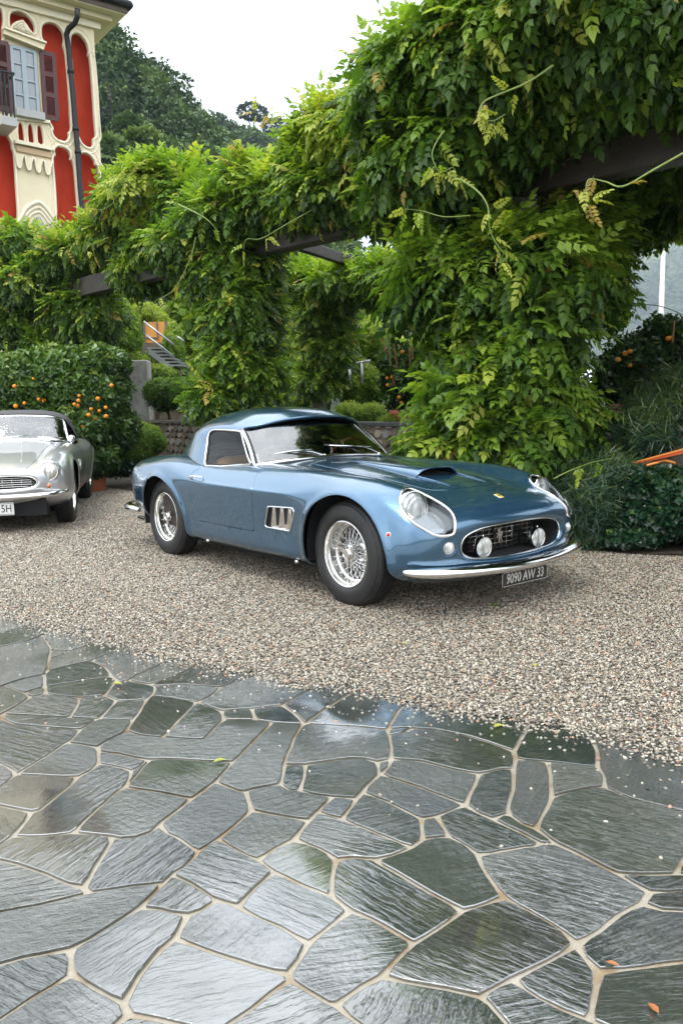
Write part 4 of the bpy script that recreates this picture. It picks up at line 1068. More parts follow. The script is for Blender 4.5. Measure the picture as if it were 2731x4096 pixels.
        ff.append(tuple(range(2*n, 3*n)))
        bk.add(vv, ff); bk.build('bucket', simple('bucket_silver', (0.30, 0.32, 0.34), 0.30, 0.6) if sgn < 0 else bpy.data.materials['bucket_silver'], hl, smooth=False)
        lp = max(boundary_loops(cov[2]), key=len)
        lpp = np.array([cov[0][i] + cov[1][i]*0.003 for i in lp]); seg_ = np.r_[0, np.cumsum(np.linalg.norm(np.diff(np.r_[lpp, lpp[:1]], axis=0), axis=1))]
        tt = np.linspace(0, seg_[-1], 73)[:-1]; lc = np.r_[lpp, lpp[:1]]
        rp_ = np.stack([np.interp(tt, seg_, lc[:, k]) for k in range(3)], -1)
        for _ in range(4): rp_ = .25*np.roll(rp_, 1, 0) + .5*rp_ + .25*np.roll(rp_, -1, 0)
        mb = MB(); mb.tube([Vector(p) for p in rp_], 0.0085, 8, closed=True); mb.build('chrome_ring', M_wchrome, hl, smooth=True)
        tl = Matrix.Rotation(R(-6*sgn*-1), 4, 'Z') @ Matrix.Rotation(R(-6), 4, 'Y')
        L0 = (.468, sgn*.592, .648)
        lathe_x([(0.0001, 0.020), (0.04, 0.017), (0.07, 0.009), (0.090, -0.002), (0.092, -0.01)], L0, 36, tl).build('lamp', M_lamp, hl, smooth=True)
        lathe_x([(0.090, 0.0), (0.093, 0.006), (0.097, 0.006), (0.099, -0.002), (0.099, -0.03), (0.090, -0.03)], L0, 36, tl).build('lamp_rim', M_chrome, hl, auto=40)
    # ---- grille
    gr = bpy.data.objects.new('grille', None); C.objects.link(gr); gr.parent = car
    op = np.array([S[0, j] for j in range(S.shape[1])]); opl = np.array([S[k, :] for k in (18,)])[0]
    ring = [Vector(p) for p in S[int(300*0.012)+1]]
    edge = [Vector(p) for p in op] ; edge_m = [Vector((p.x, -p.y, p.z)) for p in edge[1:-1]][::-1]
    # lip of bright trim just inside the opening
    full = edge + edge_m
    lipx = [Vector((p.x + 0.022, p.y*1.012, 0.435 + (p.z-0.435)*1.02)) for p in full]
    mb = MB(); mb.tube(lipx, 0.0055, 8, closed=True); mb.build('grille_surround', M_chrome, gr, smooth=True)
    # throat
    mb = MB()
    back = [Vector((p.x - 0.16, p.y*0.93, 0.435 + (p.z-0.435)*0.95)) for p in full]
    n = len(full)
    mb.add(full + back, [(i, n+i, n+(i+1)%n, (i+1)%n) for i in range(n)] + [tuple(range(n, 2*n))])
    mb.build('grille_throat', M_dark, gr, smooth=False)
    # egg crate bars
    poly = [(p.y, p.z) for p in full]
    def inside(y, z): return float(sdf(poly, np.array([y]), np.array([z]))[0]) < -0.004
    bars = []
    for k in range(-8, 9):
        y = k*0.0535
        zs = [z for z in np.linspace(.33, .55, 120) if inside(y, z)]
        if len(zs) > 5: bars.append(('v', y, min(zs), max(zs)))
    for z in np.linspace(.362, .512, 6):
        ys = [y for y in np.linspace(-.46, .46, 240) if inside(y, z)]
        bars.append(('h', z, min(ys), max(ys)))
    for b_ in bars:
        mb = MB()
        if b_[0] == 'v':
            xf = 0.610 - 0.15*b_[1]**2
            mb.box((xf-0.022, b_[1]-0.0011, b_[2]-.004), (xf, b_[1]+0.0011, b_[3]+.004))
        else:
            vv = []; ff = []
            m_ = 13
            for i in range(m_):
                y = b_[2] + (b_[3]-b_[2])*i/(m_-1); xf = 0.6125 - 0.15*y*y
                vv += [(xf-0.022, y, b_[1]-.0011), (xf, y, b_[1]-.0011), (xf, y, b_[1]+.0011), (xf-0.022, y, b_[1]+.0011)]
            for i in range(m_-1):
                for j in range(4): ff.append((4*i+j, 4*i+(j+1)%4, 4*i+4+(j+1)%4, 4*i+4+j))
            mb.add(vv, ff)
        mb.build('grille_bar', M_alloy, gr)
    # little rearing horse on the grille: (y, z) outline, facing the car's right
    hp = [(-.004,.052),(.004,.047),(.010,.048),(.010,.042),(.019,.036),(.021,.031),(.012,.032),(.008,.026),(.014,.019),(.024,.020),(.029,.026),(.031,.022),(.025,.014),(.013,.012),(.009,.006),
          (.020,.004),(.026,-.004),(.022,-.006),(.015,-.001),(.004,-.002),(-.001,-.010),(.007,-.018),(.006,-.030),(.010,-.042),(.004,-.042),(-.001,-.030),(-.002,-.021),(-.010,-.014),(-.014,-.024),(-.022,-.030),(-.026,-.036),
          (-.029,-.032),(-.020,-.020),(-.017,-.008),(-.014,.002),(-.022,.006),(-.028,.016),(-.025,.028),(-.030,.026),(-.033,.014),(-.026,.002),(-.018,-.004),(-.012,.010),(-.008,.022),(-.009,.036),(-.007,.045)]
    hp2 = [hp[i] for i in range(len(hp))]
    vv = [(0.632, -0.045 - y*0.95, 0.438 + z*0.98) for y, z in hp2] + [(0.638, -0.045 - y*0.95, 0.438 + z*0.98) for y, z in hp2]
    n = len(hp2)
    obj('horse_emblem', vv, [tuple(range(n))[::-1], tuple(range(n, 2*n))] + [(i, (i+1)%n, n+(i+1)%n, n+i) for i in range(n)], M_alloy, gr)
    # ---- fog lamps
    for sgn in (-1, 1):
        fg = bpy.data.objects.new('fog_lamp', None); C.objects.link(fg); fg.parent = car
        L0 = (0.700, sgn*.252, .4005)
        lathe_x([(0.0001, 0.014), (0.03, 0.012), (0.050, 0.006), (0.058, 0.0)], L0, 32).build('lens', M_lamp, fg, smooth=True)
        lathe_x([(0.057, 0.0), (0.059, 0.004), (0.063, 0.004), (0.067, -0.004), (0.066, -0.018), (0.056, -0.045), (0.032, -0.062), (0.0001, -0.066)], L0, 32).build('shell', M_chrome, fg, auto=40)
        mb = MB(); mb.lathe([(0.0001, 0.078), (0.005, 0.075), (0.006, 0.067), (0.008, 0.064), (0.008, 0.060), (0.0001, 0.060)], 12, Matrix.Translation((L0[0]-.012, L0[1], L0[2])))
        mb.build('aiming_knob', M_chrome, fg, smooth=True); mb = MB()
        mb.tube([(0.688, L0[1], .340), (0.688, L0[1], .320)], 0.008, 8); mb.build('bracket', M_chrome, fg, smooth=True)
    # ---- front indicators in their pods, side markers
    for sgn in (-1, 1):
        ind = bpy.data.objects.new('indicator_lamp', None); C.objects.link(ind); ind.parent = car
        h, nn = front(sgn*.555, .437)
        dirv = Vector((0.90, sgn*0.42, 0.02)).normalized()
        q = Vector((1, 0, 0)).rotation_difference(dirv).to_matrix().to_4x4()
        L0 = h + Vector((-.004, sgn*0.0, 0))
        lathe_x([(0.0001, 0.020), (0.012, 0.019), (0.013, 0.016), (0.022, 0.014), (0.023, 0.011), (0.030, 0.007), (0.033, 0.0)], L0, 24, q).build('lens', M_lamp, ind, auto=50)
        lathe_x([(0.033, -0.004), (0.034, 0.003), (0.037, 0.003), (0.038, -0.006)], L0, 24, q).build('bezel', M_chrome, ind, smooth=True)
        lathe_x([(0.046, -0.002), (0.048, 0.0035), (0.051, 0.0025), (0.052, -0.006)], L0 - dirv*0.002 + Vector((0, 0, 0)), 28, q).build('pod_edge', M_blue, ind, smooth=True)
        mk = bpy.data.objects.new('side_marker', None); C.objects.link(mk); mk.parent = car
        h, nn = sidep(.452, .509, sgn)
        q = Vector((1, 0, 0)).rotation_difference(nn if nn.y*sgn > 0 else -nn).to_matrix().to_4x4()
        lathe_x([(0.0001, 0.016), (0.006, 0.015), (0.010, 0.010), (0.0115, 0.002)], h, 16, q).build('lens', M_red, mk, smooth=True)
        lathe_x([(0.011, 0.0), (0.0115, 0.004), (0.0145, 0.004), (0.0155, -0.001)], h, 16, q).build('bezel', M_chrome, mk, smooth=True)
    # ---- bumpers
    def bumper(name, path, hh, th):
        P = smooth_open(path, 8); n = len(P)
        prof = [(-0.5, -0.95)] + [(math.cos(a)*1.0, math.sin(a)*(1.0 if a < 0 else 1.05)) for a in np.linspace(-1.5, 1.75, 14)] + [(-0.85, 0.95), (-0.85, 0.5), (-0.6, -0.6)]
        vv = []; ff = []; m_ = len(prof)
        for i in range(n):
            t_ = P[min(i+1, n-1)] - P[max(i-1, 0)]; t_ /= np.linalg.norm(t_)
            nn = np.array([t_[1], -t_[0], 0]) ; nn /= np.linalg.norm(nn)
            e = min(i, n-1-i)/(n-1)
            k = min(1.0, 0.22 + 0.78*min(1.0, e*7)**0.6) if name == 'front_bumper' else min(1.0, 0.45 + e*3)
            for a, b_ in prof:
                vv.append(tuple(P[i] + -nn*a*th*k + np.array([0, 0, b_*hh*k])))
        for i in range(n-1):
            for j in range(m_): ff.append((i*m_+j, i*m_+(j+1)%m_, (i+1)*m_+(j+1)%m_, (i+1)*m_+j))
        ff.append(tuple(range(m_))[::-1]); ff.append(tuple(range((n-1)*m_, n*m_)))
        me = mesh(name, vv, ff, M_wchrome, True); me.set_sharp_from_angle(angle=R(50))
        bm = bmesh.new(); bm.from_mesh(me); bmesh.ops.recalc_face_normals(bm, faces=bm.faces); bm.to_mesh(me); bm.free()
        return link(name, me, car)
    half = [(.578, .790, .312), (.640, .742, .306), (.712, .620, .300), (.762, .47, .295), (.797, .30, .291), (.815, .14, .289), (.820, 0, .288)]
    path = half + [(x, -y, z) for x, y, z in half[::-1][1:]]
    bumper('front_bumper', path, 0.031, 0.040)
    for sgn in (-1, 1):
        mb = MB(); mb.tube([(.62, sgn*.30, .285), (.79, sgn*.30, .289)], 0.012, 8); mb.build('bumper_iron', M_dark, car, smooth=True)
    rp = [(-2.84, -.765, .352), (-3.0, -.752, .348), (-3.15, -.725, .345), (-3.27, -.66, .345), (-3.335, -.56, .346), (-3.37, -.40, .347)]
    bumper('rear_bumper', rp, 0.036, 0.038)
    bumper('rear_bumper', [(x, -y, z) for x, y, z in rp[::-1]], 0.036, 0.038)
    for sgn in (-1, 1):
        mb = MB()
        for dy in (0, .055):
            y = sgn*(.585 - dy)
            mb.tube([(-2.70, y, .205), (-3.05, y, .218), (-3.24, y, .228), (-3.238, y, .228), (-3.10, y, .222)], [.021, .021, .022, .018, .016], 12, cap=True)
        mb.build('exhaust_pipe', M_chrome, car, smooth=True)
    # ---- plate
    pl = bpy.data.objects.new('number_plate', None); C.objects.link(pl); pl.parent = car
    pz = .2110; px = .800
    MPl = Matrix.Translation((px, 0, pz)) @ Matrix.Rotation(R(90), 4, 'Z') @ Matrix.Rotation(R(90), 4, 'X')
    w2, h2 = .2125, .043
    rr = [(math.cos(a)*.010*sx_ + cx_, math.sin(a)*.010 + cz_) for (cx_, cz_, a0, sx_) in ((w2-.01, h2-.01, 0, 1), (-w2+.01, h2-.01, 90, 1), (-w2+.01, -h2+.01, 180, 1), (w2-.01, -h2+.01, 270, 1)) for a in (R(a0), R(a0+45), R(a0+90))]
    mb = MB(); mb.prism(rr, -0.003, 0.0, MPl); mb.build('plate', M_plateblack, pl)
    mb = MB(); mb.tube([MPl @ Vector((x*0.982, y*0.93, 0.001)) for x, y in rr], 0.0014, 5, closed=True); mb.build('plate_edge', M_silverletter, pl)
    text_mesh('plate_lettering', '9090 AW 33', 0.083, M_silverletter, pl, MPl @ Matrix.Translation((0, 0.0, 0.001)), 0.001, 0.80, 0.12, 0.0006)
    for sy in (-.14, .14): mb = MB(); mb.box((.70, sy-.01, .240), (.778, sy+.01, .252)); mb.build('plate_bracket', M_dark, pl)
    # ---- bonnet badge
    h, nn = top(.593, 0)
    q = Vector((0, 0, 1)).rotation_difference(nn if nn.z > 0 else -nn).to_matrix().to_4x4()
    MBd = Matrix.Translation(h) @ q
    bd = bpy.data.objects.new('nose_badge', None); C.objects.link(bd); bd.parent = car
    mb = MB(); mb.box((-.027, -.018, 0.0), (.027, .018, .003), MBd, .001); mb.build('badge_rim', M_chrome, bd)
    mb = MB(); mb.box((-.024, -.0155, 0.002), (.024, .0155, .0042), MBd); mb.build('badge_field', simple('yellow_enamel', (.72, .50, .02), .25), bd)
    hv = [MBd @ Vector((-z*0.33, y*0.33, .0046)) for y, z in hp2] + [MBd @ Vector((-z*0.33, y*0.33, .0056)) for y, z in hp2]
    obj('badge_horse', hv, [tuple(range(n))[::-1], tuple(range(n, 2*n))] + [(i, (i+1)%n, n+(i+1)%n, n+i) for i in range(n)] if False else [tuple(range(len(hp2)))[::-1], tuple(range(len(hp2), 2*len(hp2)))], M_plateblack, bd)
    # ---- side vents
    for sgn in (-1, 1):
        vt = bpy.data.objects.new('side_vent', None); C.objects.link(vt); vt.parent = car
        o3 = []
        for x, z in VENT:
            h, nn = sidep(x, z, sgn); o3.append(h)
        mb = MB(); mb.tube([p + Vector((0, sgn*.001, 0)) for p in o3], 0.0055, 6, closed=True); mb.build('vent_frame', M_chrome, vt, smooth=True)
        yb = o3[0].y - sgn*0.030
        mb = MB(); n = len(o3)
        mb.add([p for p in o3] + [Vector((p.x, yb, p.z)) for p in o3], [(i, (i+1)%n, n+(i+1)%n, n+i) for i in range(n)] + [tuple(range(n, 2*n))])
        mb.build('vent_box', M_chrome, vt)
        y0_ = -.790
        for k in range(3):
            xa = -.712 + k*.090
            fin = [(xa+.028, sgn*.800, .572), (xa+.085, sgn*.775, .574), (xa+.052, sgn*.770, .428), (xa-.012, sgn*.792, .430)]
            fin2 = [(x-.003, y - sgn*.004, z) for x, y, z in fin]
            obj('vent_louvre', fin + fin2, [(0,1,2,3), (7,6,5,4), (0,4,5,1), (1,5,6,2), (2,6,7,3), (3,7,4,0)], M_chrome, vt)
    # ---- door handles
    for sgn, dd in ((-1, dr), (1, dl)):
        h, nn = sidep(-1.770, .708, sgn); h2_, _ = sidep(-1.62, .716, sgn)
        o = Vector((0, sgn, 0.15))
        pts = smooth_open([h + o*.012, h + o*.030 + Vector((.02, 0, .004)), h + (h2_-h)*.5 + o*.036 + Vector((0, 0, .006)), h + (h2_-h)*.9 + o*.030, h2_ + o*.012], 5)
        hd = MB(); hd.tube(pts, [.0075]*6 + [.0065]*(len(pts)-6), 8)
        hd.tube([h - o*.004, h + o*.016], .014, 12); hd.tube([h + Vector((.012, 0, -.030)) - o*.004, h + Vector((.012, 0, -.030)) + o*.008], .011, 12)
        hd.build('door_handle', M_chrome, dd, smooth=True)
    # ---- hardtop shell
    HT = [
     [(-1.175,0,1.166),(-1.195,.2,1.158),(-1.258,.38,1.131),(-1.345,.505,1.100),(-1.405,.568,1.076),(-1.30,.600,.98),(-1.20,.632,.90),(-1.10,.660,.822)],
     [(-1.31,0,1.206),(-1.33,.2,1.198),(-1.38,.38,1.166),(-1.44,.505,1.122),(-1.475,.572,1.085),(-1.42,.612,.99),(-1.36,.652,.90),(-1.30,.692,.805)],
     [(-1.53,0,1.232),(-1.53,.2,1.223),(-1.54,.38,1.190),(-1.55,.505,1.138),(-1.56,.575,1.092),(-1.56,.618,.99),(-1.56,.662,.90),(-1.56,.712,.795)],
     [(-1.74,0,1.238),(-1.74,.2,1.229),(-1.74,.38,1.195),(-1.74,.505,1.142),(-1.74,.578,1.094),(-1.73,.622,.99),(-1.72,.668,.895),(-1.72,.732,.783)],
     [(-1.95,0,1.226),(-1.95,.2,1.216),(-1.95,.38,1.182),(-1.95,.50,1.132),(-1.95,.572,1.082),(-1.93,.620,.99),(-1.91,.660,.91),(-1.90,.712,.806)],
     [(-2.12,0,1.190),(-2.12,.2,1.181),(-2.12,.38,1.150),(-2.12,.49,1.105),(-2.12,.553,1.060),(-2.10,.598,.98),(-2.08,.630,.915),(-2.06,.672,.832)],
     [(-2.28,0,1.118),(-2.28,.2,1.110),(-2.28,.37,1.083),(-2.28,.465,1.045),(-2.27,.522,1.005),(-2.25,.560,.955),(-2.24,.590,.905),(-2.22,.622,.846)],
     [(-2.42,0,1.022),(-2.42,.2,1.015),(-2.42,.35,.995),(-2.41,.43,.965),(-2.41,.482,.935),(-2.40,.510,.905),(-2.39,.535,.880),(-2.38,.556,.848)],
     [(-2.53,0,.930),(-2.53,.19,.926),(-2.53,.31,.915),(-2.52,.38,.900),(-2.52,.425,.886),(-2.52,.445,.872),(-2.51,.455,.858),(-2.51,.465,.840)],
     [(-2.60,0,.838),(-2.60,.15,.837),(-2.60,.24,.836),(-2.60,.29,.835),(-2.60,.32,.834),(-2.60,.34,.833),(-2.60,.35,.832),(-2.60,.36,.830)]]
    G = np.array(HT)
    Lm = G[:, 1:4][:, ::-1].copy(); Lm[..., 1] *= -1
    G2 = np.concatenate([Lm, G], 1)
    d_ = np.linalg.norm(np.diff(G2, axis=1), axis=2).mean(0); tv = np.concatenate([[0], np.cumsum(d_)])
    Gv = spline_eval(np.moveaxis(G2, 1, 0), tv, np.linspace(tv[3], tv[-1], 44))
    du_ = np.linalg.norm(np.diff(G, axis=0), axis=2).mean(1); tu = np.concatenate([[0], np.cumsum(du_)])
    H = spline_eval(np.moveaxis(Gv, 1, 0), tu, np.linspace(0, tu[-1], 80))
    H[:, 0, 1] = 0
    F = np.concatenate([H[:, 1:][:, ::-1]*np.array([1, -1, 1]), H], 1)
    nu, nv = F.shape[:2]
    dU = np.gradient(F, axis=0); dV = np.gradient(F, axis=1)
    NN = np.cross(dU, dV); NN /= np.linalg.norm(NN, axis=2, keepdims=True)
    if NN[20, nv//2, 2] < 0: NN = -NN
    i, j = np.meshgrid(np.arange(nu-1), np.arange(nv-1), indexing='ij'); a_ = (i*nv+j).ravel()
    quads = np.stack([a_, a_+1, a_+nv+1, a_+nv], -1)
    t0_ = F.reshape(-1, 3); e1 = t0_[quads[0, 1]] - t0_[quads[0, 0]]; e2 = t0_[quads[0, 3]] - t0_[quads[0, 0]]
    if np.cross(e1, e2) @ NN.reshape(-1, 3)[quads[0, 0]] < 0: quads = quads[:, ::-1]
    WIN = smooth_closed([(-1.708,.800),(-1.760,.86),(-1.800,.93),(-1.838,1.005),(-1.832,1.045),(-1.79,1.064),(-1.70,1.068),(-1.55,1.066),(-1.435,1.060),(-1.395,1.050),(-1.33,.98),(-1.24,.90),(-1.145,.815),(-1.25,.803),(-1.45,.799),(-1.60,.798)], 4)
    def f_win(A):
        d = sdf(WIN, A[:, 0], A[:, 2]); return np.where(np.abs(A[:, 1]) < 0.52, 1.0, d)
    Vh, Nh, Fh = list(F.reshape(-1, 3)), list(NN.reshape(-1, 3)), [tuple(int(k) for k in q) for q in quads]
    def f_pil(A):   # everything ahead of the side window belongs to the windscreen
        x, z = A[:, 0], A[:, 2]
        d = (x - (-1.405)) * 0.65 + (z - 1.072) * 0.76 - 0.0
        return np.where((np.abs(A[:, 1]) < 0.555) | (z > 1.074), -1.0, d)
    top_ = clip(Vh, Nh, Fh, f_win(np.array(Vh)))
    low = lambda A: A[:, 2] - 0.790
    top_ = clip(*top_, np.where((np.array(top_[0])[:, 0] > -1.72) & (np.abs(np.array(top_[0])[:, 1]) > .5) & (np.array(top_[0])[:, 2] < 1.045), 1.0, -1.0), -1)
    ht = skin('hardtop', *top_, M_blue, car, 0.022)
    glz = clip(Vh, Nh, Fh, f_win(np.array(Vh)), -1)
    for sgn in (-1, 1):
        q_ = clip(*glz, sgn*np.array(glz[0])[:, 1])
        sw = skin('side_window', [v - np.array(n_)*0.006 for v, n_ in zip(q_[0], q_[1])], q_[1], q_[2], M_sideglass, car)
    bh = BVHTree.FromPolygons([tuple(v) for v in Vh], Fh)
    for sgn in (-1, 1):
        pts = []
        for x, z in WIN:
            h = bh.ray_cast(Vector((x, sgn*1.5, z)), Vector((0, -sgn, 0)))
            if h[0] is not None: pts.append(h[0] + Vector((0, sgn*.002, 0)))
        mb = MB(); mb.tube(pts, 0.0085, 6, closed=True); mb.build('window_trim', M_chrome, car, smooth=True)
        mb = MB(); mb.tube([p*1.0 + Vector((0, -sgn*.006, 0)) + (Vector((-1.55, sgn*.65, .93)) - p).normalized()*.012 for p in pts], 0.006, 6, closed=True); mb.build('window_seal', M_black, car, smooth=True)
        # drip rail and the bright strip along the roof side
        r_ = [Vector(F[k, (nv//2) + sgn*(-1)*0 + 0]) for k in range(2)]
    # dark rubber along the foot of the hardtop
    foot = [Vector(F[k, -1]) + Vector((0, .002, .003)) for k in range(34, nu)]
    for sgn in (-1, 1):
        mb = MB(); mb.tube([Vector((p.x, sgn*p.y, p.z)) for p in foot], 0.006, 6); mb.build('hardtop_seal', M_black, car, smooth=True)
    # leading edge of the hardtop, rolled under
    le = [Vector(F[0, k]) for k in range(nv) if F[0, k][2] > 1.074]
    mb = MB(); mb.tube([p + Vector((-.004, 0, -.006)) for p in le], 0.009, 8); mb.build('hardtop_lip', M_blue, car, smooth=True)
    mb = MB()
    n = len(le); inn = [Vector((p.x - .060, p.y*.97, p.z - .024)) for p in le]
    mb.add([p + Vector((-.006, 0, -.012)) for p in le] + inn, [(k, k+1, n+k+1, n+k) for k in range(n-1)]); mb.build('header_seal', M_black, car)
    # headlining
    mb = MB(); vv = [(p[0], p[1]*.955, p[2]-.032) for p in F[1:62, 22:66].reshape(-1, 3)]
    mb.add(vv, [(r*44+c, r*44+c+1, r*44+44+c+1, r*44+44+c) for r in range(60) for c in range(43)]); mb.build('headlining', M_trim, car, smooth=True)
    # ---- windscreen
    base = smooth_open([(-1.115,-.650,.818),(-1.075,-.585,.828),(-1.035,-.45,.842),(-1.008,-.25,.855),(-1.0,0,.862),(-1.008,.25,.855),(-1.035,.45,.842),(-1.075,.585,.828),(-1.115,.650,.818)], 5)
    headr = smooth_open([(-1.405,-.562,1.066),(-1.385,-.52,1.080),(-1.305,-.40,1.118),(-1.250,-.20,1.143),(-1.232,0,1.150),(-1.250,.20,1.143),(-1.305,.40,1.118),(-1.385,.52,1.080),(-1.405,.562,1.066)], 5)
    m_ = len(base); K = 12; vv = []
    for k in range(K):
        t_ = k/(K-1)
        for a, b2 in zip(base, headr):
            p = a*(1-t_) + b2*t_
            bul = math.sin(t_*PI)*0.018
            vv.append(p + np.array([bul*.8, 0, bul*.6]))
    sl = [(r*m_+c, r*m_+c+1, (r+1)*m_+c+1, (r+1)*m_+c) for r in range(K-1) for c in range(m_-1)]
    ws = bpy.data.objects.new('windscreen', None); C.objects.link(ws); ws.parent = car
    obj('windscreen_glass', vv, sl, M_glass, ws, True)
    loop = [Vector(vv[c]) for c in range(m_)]
    mb = MB(); mb.tube([p + Vector((.004, 0, .002)) for p in loop], 0.0125, 8); mb.build('windscreen_frame', M_chrome, ws, smooth=True)
    mb = MB(); mb.tube([p + Vector((.012, 0, -.012)) for p in loop], 0.010, 6); mb.build('windscreen_seal', M_black, ws, smooth=True)
    for c in (0, m_-1):
        sg = -1 if c == 0 else 1
        pil = [Vector(vv[r*m_+c]) + Vector((0, sg*.006, 0)) for r in range(K)]
        mb = MB(); mb.tube(pil, 0.0155, 8); mb.build('windscreen_pillar', M_chrome, ws, smooth=True)
        mb = MB(); mb.tube([p + Vector((-.012, sg*.008, 0)) for p in pil], 0.007, 6)
        mb.tube([p + Vector((.016, -sg*.012, .004)) for p in pil], 0.006, 6); mb.build('pillar_seal', M_black, ws, smooth=True)
    # wipers
    for pv, tip, tip2 in (((-1.035, -.10, .866), (-1.09, -.36, .905), (-1.165, -.52, .885)), ((-1.045, .45, .852), (-1.075, .20, .916), (-1.10, -.02, .930))):
        wp = bpy.data.objects.new('wiper', None); C.objects.link(wp); wp.parent = car
        a, b2, c2 = Vector(pv) + Vector((.03, 0, .004)), Vector(tip) + Vector((.05, 0, .01)), Vector(tip2) + Vector((.05, 0, .008))
        mb = MB(); mb.tube(smooth_open([a, (a+b2)/2 + Vector((0, 0, .014)), b2], 4), [.0075, .007, .0065, .006, .0055, .005, .0045, .004, .004], 6); mb.tube([a + Vector((0, 0, -.02)), a + Vector((0, 0, .008))], .011, 10); mb.build('wiper_arm', M_chrome, wp, smooth=True)
        e = b2 + (b2 - c2)*0.75
        mb = MB(); mb.tube([c2, b2, Vector((e.x, e.y, e.z-.008))], .0042, 6); mb.build('wiper_blade', M_chrome, wp, smooth=True)
        mb = MB(); mb.tube([c2 + Vector((-.008, 0, -.007)), b2 + Vector((-.008, 0, -.007)), Vector((e.x-.008, e.y, e.z-.015))], .004, 5); mb.build('wiper_rubber', M_black, wp, smooth=True)
    # ---- cabin
    mb = MB()
    mb.box((-2.5, -.66, .24), (-.95, .66, .26)); mb.box((-.96, -.62, .26), (-.95, .62, .80)); mb.box((-2.5, -.62, .26), (-2.4, .62, .80))
    mb.box((-2.5, -.70, .26), (-1.0, -.69, .77)); mb.box((-2.5, .69, .26), (-1.0, .70, .77))
    mb.build('cabin_tub', M_trim, car)
    mb = MB(); mb.box((-1.16, -.60, .60), (-1.04, .60, .800), bev=.03); mb.build('dashboard', M_trim, car)
    for sgn in (-1, 1):
        st = bpy.data.objects.new('seat', None); C.objects.link(st); st.parent = car
        vv = []; ff = []
        prof = [(-2.13, .42), (-2.16, .55), (-2.20, .68), (-2.225, .76), (-2.22, .80), (-2.185, .818), (-2.145, .80), (-2.12, .74), (-2.08, .60), (-2.03, .46)]
        ws_ = [(-.25, .55), (-.24, .80), (-.20, .93), (-.12, .985), (0, 1.0), (.12, .985), (.20, .93), (.24, .80), (.25, .55)]
        for u, k in ws_:
            for x, z in prof: vv.append((x + (1-k)*.10, sgn*.34 + u, .42 + (z-.42)*k))
        np_ = len(prof)
        for i_ in range(len(ws_)-1):
            for j_ in range(np_): ff.append((i_*np_+j_, i_*np_+(j_+1)%np_, (i_+1)*np_+(j_+1)%np_, (i_+1)*np_+j_))
        ff += [tuple(range(np_))[::-1], tuple(range((len(ws_)-1)*np_, len(ws_)*np_))]
        obj('backrest', [(x+.33, y, z+.035) for x, y, z in vv], ff, M_tan, st, True)
        mb = MB(); mb.box((-1.75, sgn*.34-.24, .34), (-1.25, sgn*.34+.24, .47), bev=.04); mb.build('seat_cushion', M_tan, st)
    sw = bpy.data.objects.new('steering_wheel', None); C.objects.link(sw); sw.parent = car
    Msw = Matrix.Translation((-1.30, .35, .80)) @ Matrix.Rotation(R(-68), 4, 'Y')
    mb = MB(); mb.tube([Msw @ Vector((.19*math.cos(a), .19*math.sin(a), 0)) for a in np.linspace(0, 2*PI, 41)[:-1]], .011, 8, closed=True); mb.build('wheel_rim', M_wood, sw, smooth=True)
    mb = MB()
    for k in range(3):
        a = R(90 + 120*k); mb.tube([Msw @ Vector((0, 0, -.02)), Msw @ Vector((.19*math.cos(a), .19*math.sin(a), 0))], .007, 6)
    mb.lathe([(0.001, .01), (.03, .008), (.035, -.03), (.02, -.2)], 16, Msw); mb.build('wheel_spokes', M_alloy, sw, smooth=True)
    mr = bpy.data.objects.new('dash_mirror', None); C.objects.link(mr); mr.parent = car
    mb = MB(); mb.box((-1.115, -.045, .925), (-1.085, .115, .972), bev=.008); mb.build('mirror_shell', M_chrome, mr)
    mb = MB(); mb.tube([(-1.10, .035, .93), (-1.11, .05, .80)], .006, 8); mb.build('mirror_stem', M_chrome, mr, smooth=True)
    # ---- wheel wells and wheels
    for (cx, cz) in ((0.03, .33), (-2.38, .33)):
        for sgn in (-1, 1):
            mb = MB(); M_ = Matrix.Translation((cx, 0, cz)) @ Matrix.Rotation(R(-90*sgn), 4, 'X')
            mb.lathe([(0.425, .735), (0.40, .45), (0.001, .44)], 40, M_); w_ = mb.build('wheel_well', M_dark, car, smooth=True)
            bm = bmesh.new(); bm.from_mesh(w_.data)
            bmesh.ops.bisect_plane(bm, geom=bm.verts[:]+bm.edges[:]+bm.faces[:], plane_co=(0, 0, .235), plane_no=(0, 0, 1), clear_inner=True)
            bmesh.ops.bisect_plane(bm, geom=bm.verts[:]+bm.edges[:]+bm.faces[:], plane_co=(0, 0, .69 if cx > 0 else .70), plane_no=(0, 0, 1), clear_outer=True)
            bm.to_mesh(w_.data); bm.free()
    for x in (0.0, -2.4):
        make_wheel(car, (x, -.650, .3295), -1)
        make_wheel(car, (x, .650, .3295), 1)
    mb = MB(); mb.box((-2.4, -.60, .15), (.1, .60, .19)); mb.tube([(0, -.6, .33), (0, .6, .33)], .03, 8); mb.tube([(-2.4, -.6, .33), (-2.4, .6, .33)], .04, 8); mb.build('chassis', M_dark, car)
    for x in (-1.68, -.50):
        for sgn in (-1, 1):
            mb = MB(); mb.tube([(x, sgn*.72, .215), (x, sgn*.755, .215)], .013, 10); mb.build('jacking_point', M_chrome, car, smooth=True)
    # raised reflector strips on the rear wing are just seams: fuel flap on the right hand side
    h, nn = sidep(-2.56, .652, -1)
    mb = MB(); q = Vector((0, 0, 1)).rotation_difference(nn if nn.y < 0 else -nn).to_matrix().to_4x4()
    mb.lathe([(.001, .004), (.034, .0035), (.037, .0005)], 24, Matrix.Translation(h) @ q @ Matrix.Diagonal((1.15, .75, 1, 1))); mb.build('filler_flap', M_blue, car, smooth=True)
    return car
blue_car = build_blue_car()

